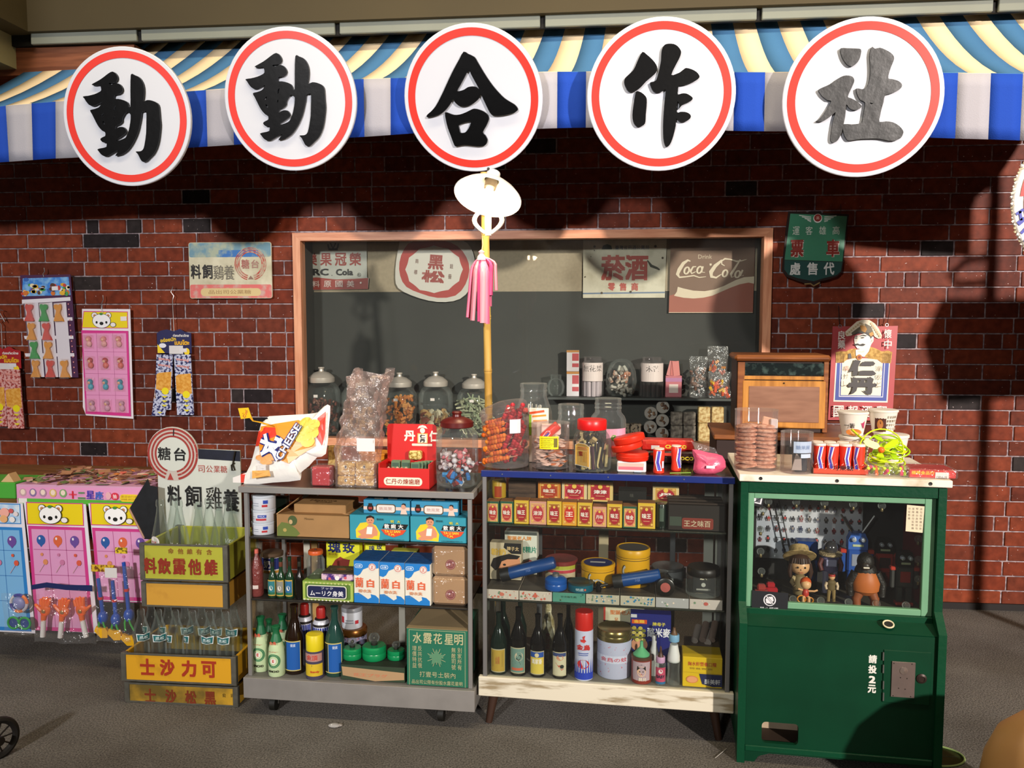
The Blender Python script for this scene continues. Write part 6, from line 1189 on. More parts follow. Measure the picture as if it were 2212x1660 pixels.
# red gift cube + film, peanut cubes + tall bag
t, P, wd, H = bx('gift_cube', 'small red paper cube wrapped in clear film on the left cabinet', 'box', F1, 673, 711, 1010, zt, dt-.01, .06, M('#b8242c', .4), bev=.003); MB().box(-wd/2-.004, wd/2+.016, -.004, .066, 0, H+.006, FILM, .006).build('film_wrap', t)
gold = two_tone('peanut_candy', '#a8803c', '#e8c878', 60, .36, .6, .4, .5, .6)
for r_ in range(2):
    for c in range(2):
        a, b = ((728, 765), (767, 806))[c]; pt = (1029, 1000)[r_]; zz = zt+.0015 if r_ == 0 else F1.xz(760, 1029, dt)[1]+.001
        t, P, wd, H = bx('peanut_cube', 'gold peanut candy cube, %s %s of the bagged four' % (('lower', 'upper')[r_], ('left', 'right')[c]), 'sweets', F1, a, b, pt, zz, dt, .055, gold, 'gold peanut candy cubes in the tall bag', bev=.005)
        P.E((a+b)/2, pt+9, 3.2, '#d8d0b8', 4.5); P.E((a+b)/2, pt+9, 2, '#2a3040', 3); P.T('香酥', (a+b)/2, pt+18, 4, '#f0e8d0', 16); P.build('label', t)
xa = F1.xz(721, 1050, dt-.012)[0]; xb = F1.xz(814, 1050, dt-.012)[0]; zb1 = F1.xz(790, 806, dt)[1]-zt
t = thing('tall_bag', 'tall crinkled clear plastic bag with blank white label around the peanut cubes', 'bag', F1.w((xa+xb)/2, dt+.028, zt), F1.rz)
def tb_(u, v):
    a = 2*pi*u; z = v*zb1; wv = (xb-xa)/2*(1.03 if v < .32 else 1.03-.34*((v-.32)/.68)**1.1+.16*max(0, (v-.8)/.2)**2); sh = .0 if v < .3 else .055*((v-.3)/.7); dp = .046*(1-.45*v); k_ = v*v
    ca = (abs(cos(a))**.55)*(1 if cos(a) > 0 else -1); sa = (abs(sin(a))**.55)*(1 if sin(a) > 0 else -1)
    wr = .010*sin(19*v+5*a)+.007*sin(31*v-7*a)+.006*sin(13*a+4*v)+.004*sin(47*v+11*a)
    return (sh+wv*ca+wr*k_*1.2, dp*sa+wr*min(1, v*2.2), z+(.018*sin(3*a+1) if v > .97 else 0))
MB().grid(tb_, 72, 64, BAG).build('film', t)
Q = Print(-.0485); hx, hz = F1.xz(791, 961, dt-.02); hx -= (xa+xb)/2; hz -= zt; Q.rect(hx-.037, hz-.026, hx+.034, hz+.024, '#ece6e2'); Q.build('white_label', t)
t, P, wd, H = bx('peanut_block', 'gold peanut candy block standing behind the tall bag', 'sweets', F1, 707, 733, 964, zt, dt+.12, .03, gold, bev=.004)
t, R, H = rev('orange_cup', 'orange paper cup inside the mouth of the tall bag', 'cup', F1, 776, 843, 976, zt, dt+.17, [('cup', [(.72, 0), (.95, .92), (1., .94), (1., 1.), (.94, 1.)], M('#e8962c', .45), 24)]); 
# red tooth powder display box
jr = M('#d0201c', .4, spec=.5)
xa, z1 = F1.xz(817, 1011, dt-.02); xb, _ = F1.xz(927, 1011, dt-.02); wd = xb-xa; H = z1-zt; dep = .13
t = thing('display_box', 'red counter display box with little officer logo holding green packets', 'display box', F1.w((xa+xb)/2, dt-.02, zt), F1.rz)
MB().box(-wd/2, wd/2, 0, .004, 0, H, jr).box(-wd/2, -wd/2+.004, .004, dep, 0, H*1.2, jr).box(wd/2-.004, wd/2, .004, dep, 0, H*1.2, jr).box(-wd/2, wd/2, 0, dep, 0, .004, jr).build('tray', t)
zh = F1.xz(880, 916, dt+dep-.02)[1]-zt; MB().prism(rrect(-wd/2, H*.9, wd/2, zh, .015), dep-.004, dep, jr).build('header_card', t)
P = PP(F1, 872, 1057, dt-.02, -.0004); P.o = ((xa+xb)/2, zt); P.G(rr_px(829, 1032, 912, 1050, 8), '#f0e4cc'); P.T('仁丹の煉歯磨', 870, 1041, 12, '#9c3a24', 74, bold=.012); P.build('front_print', t)
Q = Print(dep-.004); zq = lambda py: F1.xz(880, py, dt+dep-.024)[1]-zt; xq = lambda px: F1.xz(px, 950, dt+dep-.024)[0]-(xa+xb)/2
Q.text('丹', xq(885), zq(942), .042, '#f4ead8', .044, bold=.03); Q.text('仁', xq(937), zq(942), .044, '#f4ead8', .034, bold=.03); Q.rect(xq(902), zq(957), xq(924), zq(936), '#d8b860'); Q.rect(xq(904), zq(956), xq(922), zq(938), '#f0e8d4'); Q.ell(xq(913), zq(930), .010, '#f0e8d4', .011); Q.poly([(xq(902), zq(926)), (xq(906), zq(920)), (xq(913), zq(918)), (xq(920), zq(920)), (xq(924), zq(926)), (xq(913), zq(923))], '#f0e8d4'); Q.text('仁丹', xq(913), zq(947), .0145, '#15130f', .022, bold=.04, vert=True); Q.ring(0, -1, .001, .0011, '#d0201c'); Q.poly(rrect(xq(890), zq(963), xq(934), zq(958), .003), '#f0e0c8'); Q.build('header_print', t)
gp = M('#5f7a5a', .5)
rowsp = [(-wd*.33+i*.0, 0) for i in range(1)]
for i, (x, y, z, an) in enumerate([(.02+k*.0105, .03+k*.012, 0, 0) for k in range(5)]+[(-.062, .05, .0, 5), (-.024, .055, .0, -8), (-.066, .075, 0., 3), (-.03, .08, 0, -4)]):
    o = MB().box(x, x+.034, y, y+.008, .030, .030+.066, gp, .001).build('packet', t); p = Print(y); p.ell(x+.017, .05, .010, '#d8a890'); p.rect(x+.004, .076, x+.03, .09, '#3f5a48'); p.build('packet_print', o)
for i, x in enumerate((-.075, -.058, -.041, -.024, -.007)): MB().box(-.014, .014, -.002, .002, 0, .035, M(('#c8a088', '#a87a60', '#d8b8a0', '#b8806a', '#c8a890')[i], .5), T=Matrix.Translation((x, .02, .045)) @ Matrix.Rotation(radians(38), 4, 'Y')).build('loose_card', t)
MB().box(-.005, .045, .09, .12, .096, .13, two_tone('gold_foil', '#9a7a28', '#f0d888', 90, .4, .6, .2, .6, .6), .005).build('gold_piece', t)
# glass jar with dark red lid
t, R, H = rev('sweet_jar', 'big glass jar with dark red knobbed lid and wrapped candies on the left cabinet', 'jar', F1, 942, 1032, 888, zt, dt+.07, [('jar_body', [(.80, 0), (.94, .03), (1, .10), (1, .66), (.93, .73), (.72, .78), (.70, .80)], JAR, 30), ('lid', [(.74, .79), (.78, .80), (.78, .86), (.66, .89), (.34, .925), (.22, .93), (.20, .96), (.25, .98), (.2, 1.)], M('#5a1714', .35, spec=.5), 28)])
mb = MB(); heap(mb, R*.7, .0, H*.22, [M('#2a78c0', .35), M('#3a98d8', .35), M('#8a2a24', .35), M('#e0e4e8', .35)], 26, .034, rj); heap(mb, R*.66, H*.18, H*.46, [M('#d8c8c8', .3), M('#c8484a', .35), M('#d87a80', .35), M('#e0d8dc', .3), M('#b8a8a4', .3)], 40, .034, rj, shape='twist'); mb.build('candies', t)
# ================================================================== right display cabinet (blue edge, white base)
F2 = Frame(-.412, 3.02, -3.3); W2 = .918; D2 = .42
zT2, zA2, zB2 = .988, .782, .494
white_w = two_tone('worn_white_board', '#9a8a6c', '#d8d0ba', 7, .34, .48, .6, .3, .1, (1, 6, 6)); al = M('#8e8c8a', .4, .6)
c2 = thing('display_cabinet', 'glass display cabinet with blue top edge and white plank base, the right one', 'cabinet', F2.w(0, 0, 0), F2.rz)
strut(c2, 'top_edge', .0, W2, 0, .014, zT2-.024, zT2, M('#16286e', .35, spec=.5, var=.1, scale=12)); strut(c2, 'top', .004, W2-.004, .014, D2, zT2-.014, zT2, M('#1c1815', .15, spec=.6))
for x in (.08, .26, .47, .74): MB().lathe([(.003, 0), (.002, .002)], steel, 8, T=Matrix.Translation((x, 0, zT2-.012)) @ Matrix.Rotation(radians(90), 4, 'X')).build('screw', c2)
for x in (.004, W2-.020):
    for y in (.004, D2-.02): strut(c2, 'post', x, x+.016, y, y+.012, .19, zT2-.015, al)
for z in (zA2, zB2): strut(c2, 'shelf', .024, W2-.024, .02, D2-.03, z-.008, z-.001, M('#20241f', .3))
strut(c2, 'base_board', -.012, W2+.012, -.004, .022, .122, .1975, white_w, .003); strut(c2, 'base', 0, W2, .022, D2, .150, .196, M('#6a655c', .6)); zF2 = .1985; strut(c2, 'floor_sheet', .024, W2-.024, .022, D2-.03, .196, .1975, M('#77736a', .6))
for x, sx in ((.045, -1), (W2-.06, 1)):
    for y, sy in ((.06, -1), (D2-.06, 1)): MB().cyl((x, y, .15), (x+sx*.025, y+sy*.02, 0), .021, M('#3a2418', .5), 12, .013).build('leg', c2)
strut(c2, 'riser', .03, W2*.74, .15, .30, zA2, zA2+.0655, M('#3a2a20', .6))
for x in (.002, W2-.002): MB().box(x-.001, x+.001, .02, D2-.02, .197, zT2-.024, GLASS).build('side_glass', c2)
MB().box(.02, W2-.02, .006, .009, .199, zT2-.026, PANE).build('front_glass', c2)
for px_ in (1165, 1453):
    x = F2.xz(px_, 1200, D2-.02)[0]; strut(c2, 'slotted_upright', x-.011, x+.011, D2-.016, D2-.004, zF2, zT2-.02, M('#77787a', .4, .6))
for x0, x1, m in ((1293, 1314, M('#a89878', .6)), (1520, 1541, M('#b4b4a8', .6)), (1545, 1560, M('#b4b4a8', .6)), (1050, 1068, M('#9aa098', .6))):
    a, b = F2.xz(x0, 1200, D2-.02)[0], F2.xz(x1, 1200, D2-.02)[0]; strut(c2, 'back_slat', a, b, D2-.012, D2-.004, zF2, zT2-.02, m)
# -- top shelf, front row of seasoning boxes
e2 = .035
def msg(px0, px1, pt, zb, d, style, txt, lab, group, dep=.055):
    base, pan, ov, inkc = style; t, P, wd, H = bx('seasoning_box', lab, 'box', F2, px0, px1, pt, zb, d, dep, M(base, .42), group)
    w_ = px1-px0; h = H/P.kz; q = lambda u, v: (px0+w_*u, pt+h*v)
    P.Rc(*q(.10, .10), *q(.90, .93), pan); P.Fr(*q(.10, .10), *q(.90, .93), 1., '#e8c860'); P.E(*q(.5, .52), w_*.33, ov, h*.34)
    for u, v in ((.2, .2), (.8, .2), (.2, .83), (.8, .83)): P.E(*q(u, v), w_*.07, '#e8b860', h*.05, 8)
    P.E(*q(.5, .24), w_*.09, '#e8c050'); P.T(txt, *q(.5, .5), h*.20, inkc, w_*.52, bold=.025); P.L([q(.32, .70), q(.68, .70)], 1., '#e0b080'); P.build('box_print', t)
    MB().box(-wd*.5, wd*.5, 0, dep, H, H+.0006, M('#b87a4a', .5)).build('box_top', t); return t
GS = ('#2f5a44', '#d88a68', '#b83a34', '#f0e8dc'); YS = ('#e0b838', '#a8641f', '#a8202a', '#f2e6d6'); PS = ('#d89a84', '#d88a70', '#b8343a', '#e8d0c4'); OS = ('#e09a20', '#d8802a', '#c83020', '#f4ead8')
fr = [(1051, 1078, 1083, GS, '味全', 'green edged pink'), (1080, 1109, 1083, GS, '味全', 'green edged pink'), (1110.5, 1142, 1081, YS, '味王', 'yellow edged red'), (1143.5, 1180, 1083, PS, '津津', 'pale pink'), (1181.5, 1213, 1083, YS, '味王', 'yellow edged red'), (1214, 1246, 1085, OS, '王', 'bright orange'), (1247.5, 1279, 1086, YS, '味王', 'yellow edged red'), (1280.5, 1310, 1095, PS, '丹味', 'short orange pink'), (1311.5, 1344, 1089, YS, '味王', 'yellow edged red'), (1345.5, 1376, 1094, GS, '味全', 'green edged pink'), (1378, 1416, 1087, YS, '味王', 'wide yellow edged red')]
onm = ('first', 'second', 'third', 'fourth', 'fifth', 'sixth', 'seventh', 'eighth', 'ninth', 'tenth', 'eleventh')
for i, (a, b, pt, st, tx, lab) in enumerate(fr): msg(a, b, pt, zA2, e2, st, tx, '%s seasoning box, %s from left in the front row' % (lab, onm[i]), 'front row of seasoning boxes')
zr = zA2+.067
for a, b, pt, st, tx, lab in ((1162, 1211, 1040, ('#c87a28', '#b8501c', '#a8361c', '#f0e4d0'), '味王', 'large dark orange seasoning box in the back row'), (1213.5, 1268, 1040, ('#d8c49a', '#c8404a', '#a8202c', '#f0e4d8'), '味力', 'large pink red seasoning box, middle of the back row'), (1269.5, 1324, 1041, ('#d8bc7a', '#b8303a', '#a8202c', '#f0e4d8'), '津津', 'large red and gold seasoning box, right in the back row')): msg(a, b, pt, zr, .16, st, tx, lab, 'back row of seasoning boxes', .06)
msg(1410, 1467, 1050, zA2+.067, .17, ('#d8c08a', '#c08a48', '#a8202c', '#f2e6da'), '丹', 'lone red and cream seasoning box right of the dark box', 'back row of seasoning boxes', .05)
t, R, H = rev('yellow_can', 'yellow can with red label behind the green edged boxes', 'can', F2, 1063, 1093, 1037, zr, .19, [('can', [(1, 0), (1, .94), (.9, 1)], M('#c8a02c', .4), 20)]); P = Print(0, R+.0006); P.rect(-R*.5, H*.05, R*.55, H*.7, '#b8481c'); P.build('label', t)
t, P, wd, H = bx('brown_box', 'plain brown wooden box behind the front row of seasoning', 'box', F2, 1098, 1158, 1038, zr, .175, .09, two_tone('brown_grain', '#3a2a20', '#5a4434', 9, .4, .6, .6, .3, 0, (1, 8, 8)))
t, P, wd, H = bx('dark_case', 'low black case with faint label in the back row', 'box', F2, 1336, 1397, 1060, zr, .19, .08, M('#1c1b18', .4)); P.T('味', 1365, 1070, 8, '#4a4840', 8); P.build('label', t)
t, R, H = rev('dark_can', 'dark green can with silver foot beside the wide seasoning box', 'can', F2, 1418, 1441, 1088, zA2, e2+.03, [('can', [(.98, 0), (1, .05), (1, .95), (.9, 1)], M('#18241c', .25, spec=.5), 18)]); P = Print(0, R+.0006); P.rect(-R*.4, H*.3, R*.4, H*.85, '#4a5a4c'); P.build('label', t)
t, P, wd, H = bx('tea_chest', 'dark slatted box with red lettered plaque at the top shelf\'s right end', 'box', F2, 1444, 1566, 1090, zA2, e2, .16, M('#241d18', .5))
for k in range(3): MB().box(-wd/2, wd/2, .008+.05*k, .04+.05*k, H, H+.006, M('#3a2e26', .6), .002).build('lid_slat', t)
P.Rc(1447, 1116, 1473, 1136, '#3a4438'); P.G(rr_px(1474, 1118, 1542, 1142, 4), '#7a2f24'); P.T('王之味百', 1507, 1130, 14, '#b8a88c', 58, bold=.015); P.build('plaque', t)
# -- middle shelf: row of flat boxes
flat = [(1049, 1120, '#c8bcae', '#c8705c'), (1121.5, 1192, '#c8bcae', '#c8604c'), (1193.5, 1264, '#4f8f7c', '#2f6a58'), (1265.5, 1338, '#b4ae9a', '#3a7a98'), (1340, 1415, '#b4ae9a', '#2a78a8'), (1416.5, 1488, '#a4a4a4', '#d0d0d0'), (1489.5, 1561, '#bdb4ac', '#b85a50')]
fl_n = ('cream box with red flowers, leftmost', 'cream box with red flower, second from left', 'plain sea green box, third from left', 'cream box with small blue flowers, fourth from left', 'cream box with bold blue flowers, fifth from left', 'silver grey box, sixth from left', 'cream box with pink motif, rightmost')
ztb = None
for i, (a, b, c, e) in enumerate(flat):
    t, P, wd, H = bx('flat_box', 'flat %s on the middle shelf edge' % fl_n[i], 'box', F2, a, b, 1273+i*3.6, zB2, .022, .18, M(c, .5), 'row of flat boxes along the middle shelf'); ztb = zB2+H+.001
    y0 = 1273+i*3.6; rf = random.Random(i*7+1)
    for k in range(26 if i in (0, 1, 3, 4) else 6): P.E(a+3+rf.random()*(b-a-6), y0+2+rf.random()*15, rf.uniform(1., 2.6), rf.choice([e, e, '#6a8a6a', '#d8c8b8']), n=7); P.k -= (k % 3 > 0)
    P.k = int(P.k)+1; P.E((a+b)/2, y0+9, 5, e, 4, 10) if i in (0, 1, 6) else None
    if i == 2: P.T('安全衛生紙', (a+b)/2, y0+8, 4, '#2a5a4a', 34)
    P.build('box_print', t); MB().box(-wd/2+.001, wd/2-.001, .001, .179, H, H+.0006, M('#4a443e', .5)).build('box_top', t)
zm = ztb
t, P, wd, H = bx('vitamin_box', 'tall white box with orange characters and smiling face print at the back', 'box', F2, 1090, 1160, 1148, zB2, .22, .06, M('#d8d8c8', .45)); P.Rc(1090, 1148, 1160, 1155, '#4a4e48'); P.T('聖誕老人牌', 1122, 1162, 9, '#d8862c', 52, bold=.02); P.T('麥精片', 1141, 1186, 14, '#2a8a70', 36, bold=.02); P.T('營養', 1112, 1180, 8, '#c8503c', 14); P.G([(1128, 1222), (1132, 1212), (1146, 1208), (1158, 1214), (1160, 1235), (1128, 1235)], '#e0b090', 1); P.L([(1130, 1216), (1144, 1209), (1158, 1214)], 3, '#b83a3a'); P.build('box_print', t)
t, P, wd, H = bx('milk_powder_box', 'milk powder box with printed dark haired boy, left end of middle shelf', 'box', F2, 1058, 1126, 1172, zm, .135, .05, M('#c8b898', .45))
P.G([(1090, 1172), (1126, 1172), (1126, 1195), (1105, 1195), (1088, 1182)], '#1c1a18'); P.T('牌子太', 1108, 1184, 9, '#e0c088', 26, bold=.01); P.T('粉奶', 1077, 1192, 15, '#d8b04a', 32, bold=.03); P.T('代', 1100, 1197, 8, '#d8b04a'); P.G([(1074, 1216), (1085, 1205), (1105, 1199), (1122, 1202), (1126, 1222), (1118, 1232), (1095, 1240), (1078, 1236)], '#d8946a', 1); P.G([(1060, 1222), (1066, 1206), (1082, 1200), (1100, 1195), (1124, 1199), (1118, 1206), (1096, 1207), (1084, 1212), (1078, 1226), (1070, 1232)], '#1a1410', 1); P.E(1090, 1219, 3.4, '#1a1410', 2.4); P.E(1112, 1228, 3, '#1a1410', 2.2); P.build('box_print', t)
def tube_thing(name, label, p, q, r_, mat, capm, d, txt, cat='tube'):
    (x0, z0), (x1, z1) = F2.xz(*p, d), F2.xz(*q, d+.02); t = thing(name, label, cat, F2.w(x0, d, max(z0-r_, zm+.004)), F2.rz); dx, dz = x1-x0, z1-z0; zz = r_+.002
    L = sqrt(dx*dx+dz*dz); a = atan2(dz, dx); T = Matrix.Translation((0, 0, zz)) @ Matrix.Rotation(-a, 4, 'Y') @ Matrix.Rotation(radians(90), 4, 'Y')
    MB().lathe([(r_*.9, .0), (r_, .008), (r_, L*.97), (r_*.8, L)], mat, 20, T=T).build('barrel', t); MB().lathe([(r_*1.06, -.006), (r_*1.08, 0), (r_*1.08, .026), (r_, .03)], capm, 20, T=T).build('end_cap', t)
    P = Print(0, r_+.0008); P.text(txt, 0, 0, .011, '#5a78b8', .05, bold=.02); P.build('stamp', t); o = t.children[-1]; o.location = (cos(a)*L*.5, 0, zz+sin(a)*L*.5); o.rotation_euler = (0, -a, 0)
    return t
bt = M('#12417e', .35, spec=.5, var=.12, scale=14)
tube_thing('blue_pump', 'blue metal spray pump lying tilted at the middle shelf\'s left', (1086, 1253), (1200, 1222), .024, bt, M('#141414', .5), .10, 'ZHONGGUO'); tube_thing('blue_pump', 'blue metal spray pump lying before the tall elephant tin', (1328, 1258), (1426, 1240), .024, bt, M('#141414', .5), .07, 'ZHONGGUO')
def tin(label, a, b, pt, zb, d, bodyc, lidc, band=None, extra=None, name='round_tin', lidm=None, h=.82):
    prt = [('tin', [(.97, 0), (1, .03), (1, h)], M(bodyc, .38), 28), ('lid', [(1.02, h-.02), (1.03, h), (1.03, .97), (.98, 1.), (.93, .985), (.0, .985)], lidm or M(lidc, .38), 28)]
    t, R, H = rev(name, label, 'tin', F2, a, b, pt, zb, d, prt); return t, R, H
t, R, H = tin('round tin with dark red lid and yellow green band behind the pump', 1178, 1247, 1204, zm, .19, '#c8b896', '#7a2f2a'); P = Print(0, R+.0008); P.rect(-R*1.3, H*.62, R*1.3, H*.80, '#a8a838'); P.rect(-R*1.3, H*.46, R*1.3, H*.6, '#b83a44'); P.build('label', t)
def elephant(P, R, H, cz, s):
    o = lambda pts: [(x*s, cz+z*s) for x, z in pts]
    for k, c in ((1.08, '#23221e'), (1., '#b8b8b0')):
        P.poly([(x*k*s, cz+z*k*s) for x, z in ((-.9, .9), (-.75, .75), (-.95, .45), (-.85, .0), (-.55, -.2), (-.3, .15), (.1, .3), (.7, .05), (1.15, -.25), (.9, -.5), (.5, -.85), (-.4, -.8), (-.75, -.4), (-1.1, -.1), (-1.1, .5))], c, 2)
    P.ell(-.42*s, cz+.1*s, .16*s, '#23221e'); P.ell(-.42*s, cz+.1*s, .13*s, '#d8d4c4')
t, R, H = tin('short yellow elephant tin with blue label on its lid', 1256, 1328, 1213, zm, .15, '#d8a018', '#d8a018'); P = Print(0, R+.0008); P.rect(-R*1.4, H*.70, R*1.4, H*.72, '#3a3420'); elephant(P, R, H, H*.32, .030); P.build('label', t); Q = Print(0); Q.ell(0, 0, R*.86, '#24306a', R*.86); Q.rect(-.03, -.008, .028, .01, '#d8d4d0'); Q.build('lid_print', t, loc=(0, 0, H*.986), rot=(radians(-90), 0, 0))
t, R, H = tin('tall yellow elephant tin with grey top, right of the short one', 1332, 1404, 1180, zm, .17, '#d8a018', '#d8a018'); P = Print(0, R+.0008); P.rect(-R*1.4, H*.72, R*1.4, H*.735, '#3a3420'); P.rect(-R*1.4, H*.78, R*1.4, H*.79, '#3a3420'); elephant(P, R, H, H*.36, .036); P.build('label', t); Q = Print(0); Q.ell(0, 0, R*.88, '#55504a', R*.88); Q.build('lid_print', t, loc=(0, 0, H*.987), rot=(radians(-90), 0, 0))
t, R, H = tin('ridged silver tin with lid behind the flashlight', 1408, 1477, 1220, zm, .235, '#8a8c8c', '#7a7c7c', lidm=M('#8a8c8c', .3, .7)); 
t, R, H = rev('blue_canister', 'squat blue canister with metal screw cap on the middle shelf', 'canister', F2, 1177, 1225, 1236, zm, .055, [('canister', [(.85, 0), (.98, .08), (1, .2), (1, .35), (.97, .4), (1, .45), (.98, .62), (.75, .74), (.4, .78)], M('#1450a0', .3, spec=.6), 26), ('cap', [(.36, .77), (.36, .86), (.3, .88), (.3, .98), (.2, 1.)], steel, 16)])
t, R, H = rev('teal_tin', 'flat teal tin with dark lid on the middle shelf', 'tin', F2, 1227, 1282, 1254, zm, .064, [('tin', [(.97, 0), (1, .1), (1, .86)], M('#12586a', .35), 26), ('lid', [(1.01, .8), (1.01, .95), (.95, 1.), (.9, .95), (0, .95)], M('#2a3a38', .35), 26)]); P = Print(0, R+.0006); P.text('明星', 0, H*.4, .010, '#a8c0c0', .03); P.ell(.02, H*.4, .004, '#c85a40'); P.build('label', t)
t, R, H = rev('brass_valve', 'small dark metal valve lying between the teal tin and pump', 'valve', F2, 1286, 1300, 1256, zm, .05, [('body', [(.8, 0), (1, .3), (.7, .6), (.9, .8), (.3, 1)], M('#1c1a17', .4, .6), 12)]); MB().cyl((0, 0, H*.5), (.035, .0, H*.75), .006, M('#2a2824', .4, .6), 8).build('stem', t)
fx0, fz0 = F2.xz(1437, 1273, .045); t = thing('flashlight', 'black flashlight with round red tinted lens facing the front', 'flashlight', F2.w(fx0, .045, max(fz0, zm+.034)), F2.rz); TR = Matrix.Rotation(radians(90), 4, 'X')
MB().lathe([(.016, -.12), (.017, -.05), (.034, -.01), (.034, .012), (.030, .014)], M('#16130f', .3, spec=.5), 24, T=TR).build('body', t); MB().lathe([(.030, .0125), (.028, .0135)], M('#8a8a84', .15, .6), 24, T=TR).build('lens', t); MB().lathe([(.018, .014), (.0, .016)], M('#a85a54', .2), 16, T=TR).build('reflector', t)
t, R, H = rev('square_jar', 'clear jar with dark lid holding a black packet, right end of middle shelf', 'jar', F2, 1482, 1558, 1222, zm, .09, [('jar_body', [(.95, 0), (1, .03), (1, .68), (.9, .74)], JAR, 24), ('lid', [(.92, .72), (.95, .75), (.95, .93), (.88, 1.), (0, 1.)], M('#1d1a17', .4), 24)]); MB().box(-R*.62, R*.62, -.01, .01, .004, H*.62, M('#18171a', .4), .002).build('packet', t); P = Print(-.0105); P.ell(0, H*.34, .008, '#c8c4bc'); P.rect(-R*.4, H*.14, R*.4, H*.2, '#a8a49c'); P.build('packet_print', t)
# -- bottom shelf
g0 = .05
grn = M('#0f1f18', .08, spec=.7); blkb = M('#0d0b0a', .08, spec=.7)
def brew(a, b, pt, d, lab, mat, lbl, group='dark sauce bottles'):
    t, P, R, H = tall(a, b, pt, d, lab, mat, lbl, 1.0, 'sauce_bottle', (.045, .43), .32, '#b8b090', F2, zF2); t['group'] = group; return t, P, R, H
t, P, R, H = brew(1060, 1095, 1322, g0, 'dark green bottle with yellow and black label, leftmost in front', grn, '#b8983c'); P.poly([(-.6*R, H*.38), (.6*R, H*.38), (.6*R, H*.14), (0, H*.08), (-.6*R, H*.14)], '#1c2024'); P.text('金蘭', 0, H*.25, .03, '#b8783c', .016, vert=False); P.build('label', t)
t, P, R, H = brew(1102, 1138, 1311, g0, 'dark bottle with grey green bird label, second in front', blkb, '#6f8f84'); P.ell(.2*R, H*.30, R*.5, '#c8b89c', R*.55); P.poly([(-.6*R, H*.22), (-.1*R, H*.27), (.3*R, H*.33), (.5*R, H*.3), (.2*R, H*.24), (.4*R, H*.18), (-.2*R, H*.2)], '#2a2a24', 1); P.rect(-.7*R, H*.09, .7*R, H*.13, '#c8684a'); P.build('label', t)
t, P, R, H = brew(1145, 1179, 1326, g0, 'dark bottle with blue red and yellow label, third in front', blkb, '#d8c050'); P.rect(-.92*R, H*.33, .92*R, H*.415, '#2a50a0'); P.poly([(-.92*R, H*.20), (.92*R, H*.20), (.92*R, H*.33), (-.92*R, H*.33)], '#c83a2c'); P.text('萬家香', 0, H*.265, .02, '#f0e8d8', R*1.3, bold=.02); P.ell(0, H*.37, .008, '#d8c8a0'); P.build('label', t)
t, P, R, H = brew(1193, 1227, 1326, g0, 'black bottle with cream label showing a seated figure, fourth in front', blkb, '#d0c8a8'); P.rect(-.92*R, H*.36, .92*R, H*.415, '#3a4a7a'); P.ell(.1*R, H*.34, R*.45, '#c88a6a', R*.35); P.poly([(-.5*R, H*.26), (.2*R, H*.22), (.6*R, H*.16), (.3*R, H*.14), (-.1*R, H*.2)], '#b84a34'); P.ell(.35*R, H*.2, R*.25, '#2a2c28'); P.build('label', t)
for a, b, pt, d, m, lab in ((1072, 1102, 1297, g0+.14, grn, 'tall green bottle hidden in the back left corner'), (1110, 1138, 1297, g0+.15, grn, 'second tall green bottle in the back row'), (1215, 1241, 1305, g0+.10, blkb, 'slim black bottle behind the spray can')):
    rev('sauce_bottle', lab, 'bottle', F2, a, b, pt, zF2, d, [('glass_body', [(.95, 0), (1, .02), (1, .55), (.6, .72), (.36, .8), (.36, .97), (.4, 1)], m, 18)], 'dark sauce bottles')
t, R, H = rev('foil_bottle', 'slim bottle wrapped in crumpled gold and grey foil behind the third', 'bottle', F2, 1171, 1199, 1299, zF2, g0+.09, [('foil', [(.9, 0), (1, .1), (.95, .45), (1, .6), (.85, .72), (.45, .82), (.5, .9), (.35, 1)], two_tone('crumpled_foil', '#8a7c50', '#cfc8a8', 40, .4, .6, .25, .6, .8), 18)]); P = Print(0, R+.001); P.text('金烈酒', 0, H*.42, .02, '#a8482c', .016, vert=True); P.build('label', t)
t, R, H = rev('spray_can', 'red capped white and blue insect spray can with red rooster', 'can', F2, 1242, 1282, 1319, zF2, g0, [('can', [(.97, 0), (1, .02), (1, .74)], M('#c8cce4', .35), 26), ('cap', [(.96, .73), (.98, .75), (.98, .985), (.94, 1.)], M('#c8241c', .35), 26)]); P = Print(0, R+.0007)
P.rect(-R*1.4, H*.02, R*1.4, H*.12, '#2440b8')
for k in range(-4, 5): P.poly([(k*R*.3-.003, H*.12), (k*R*.3+.003, H*.12), (k*R*.3, H*.33)], '#2440b8'); P.k -= 1
P.k += 1; P.ell(0, H*.25, R*.68, '#c8302c', R*.5); P.rect(-R*.02, H*.17, R*.02, H*.33, '#e8d8d8'); P.text('金鳥', 0, H*.50, H*.085, '#c82c2a', R*1.5, bold=.03)
P.poly([(-.1*R, H*.66), (.2*R, H*.68), (.1*R, H*.63), (.3*R, H*.60), (.1*R, H*.57), (-.25*R, H*.585), (-.3*R, H*.62), (.0, H*.62)], '#d03430', 1); P.rect(-R*.55, H*.405, R*.55, H*.42, '#5a68a8'); P.rect(-R*.5, H*.38, R*.5, H*.392, '#5a68a8'); P.build('label', t)
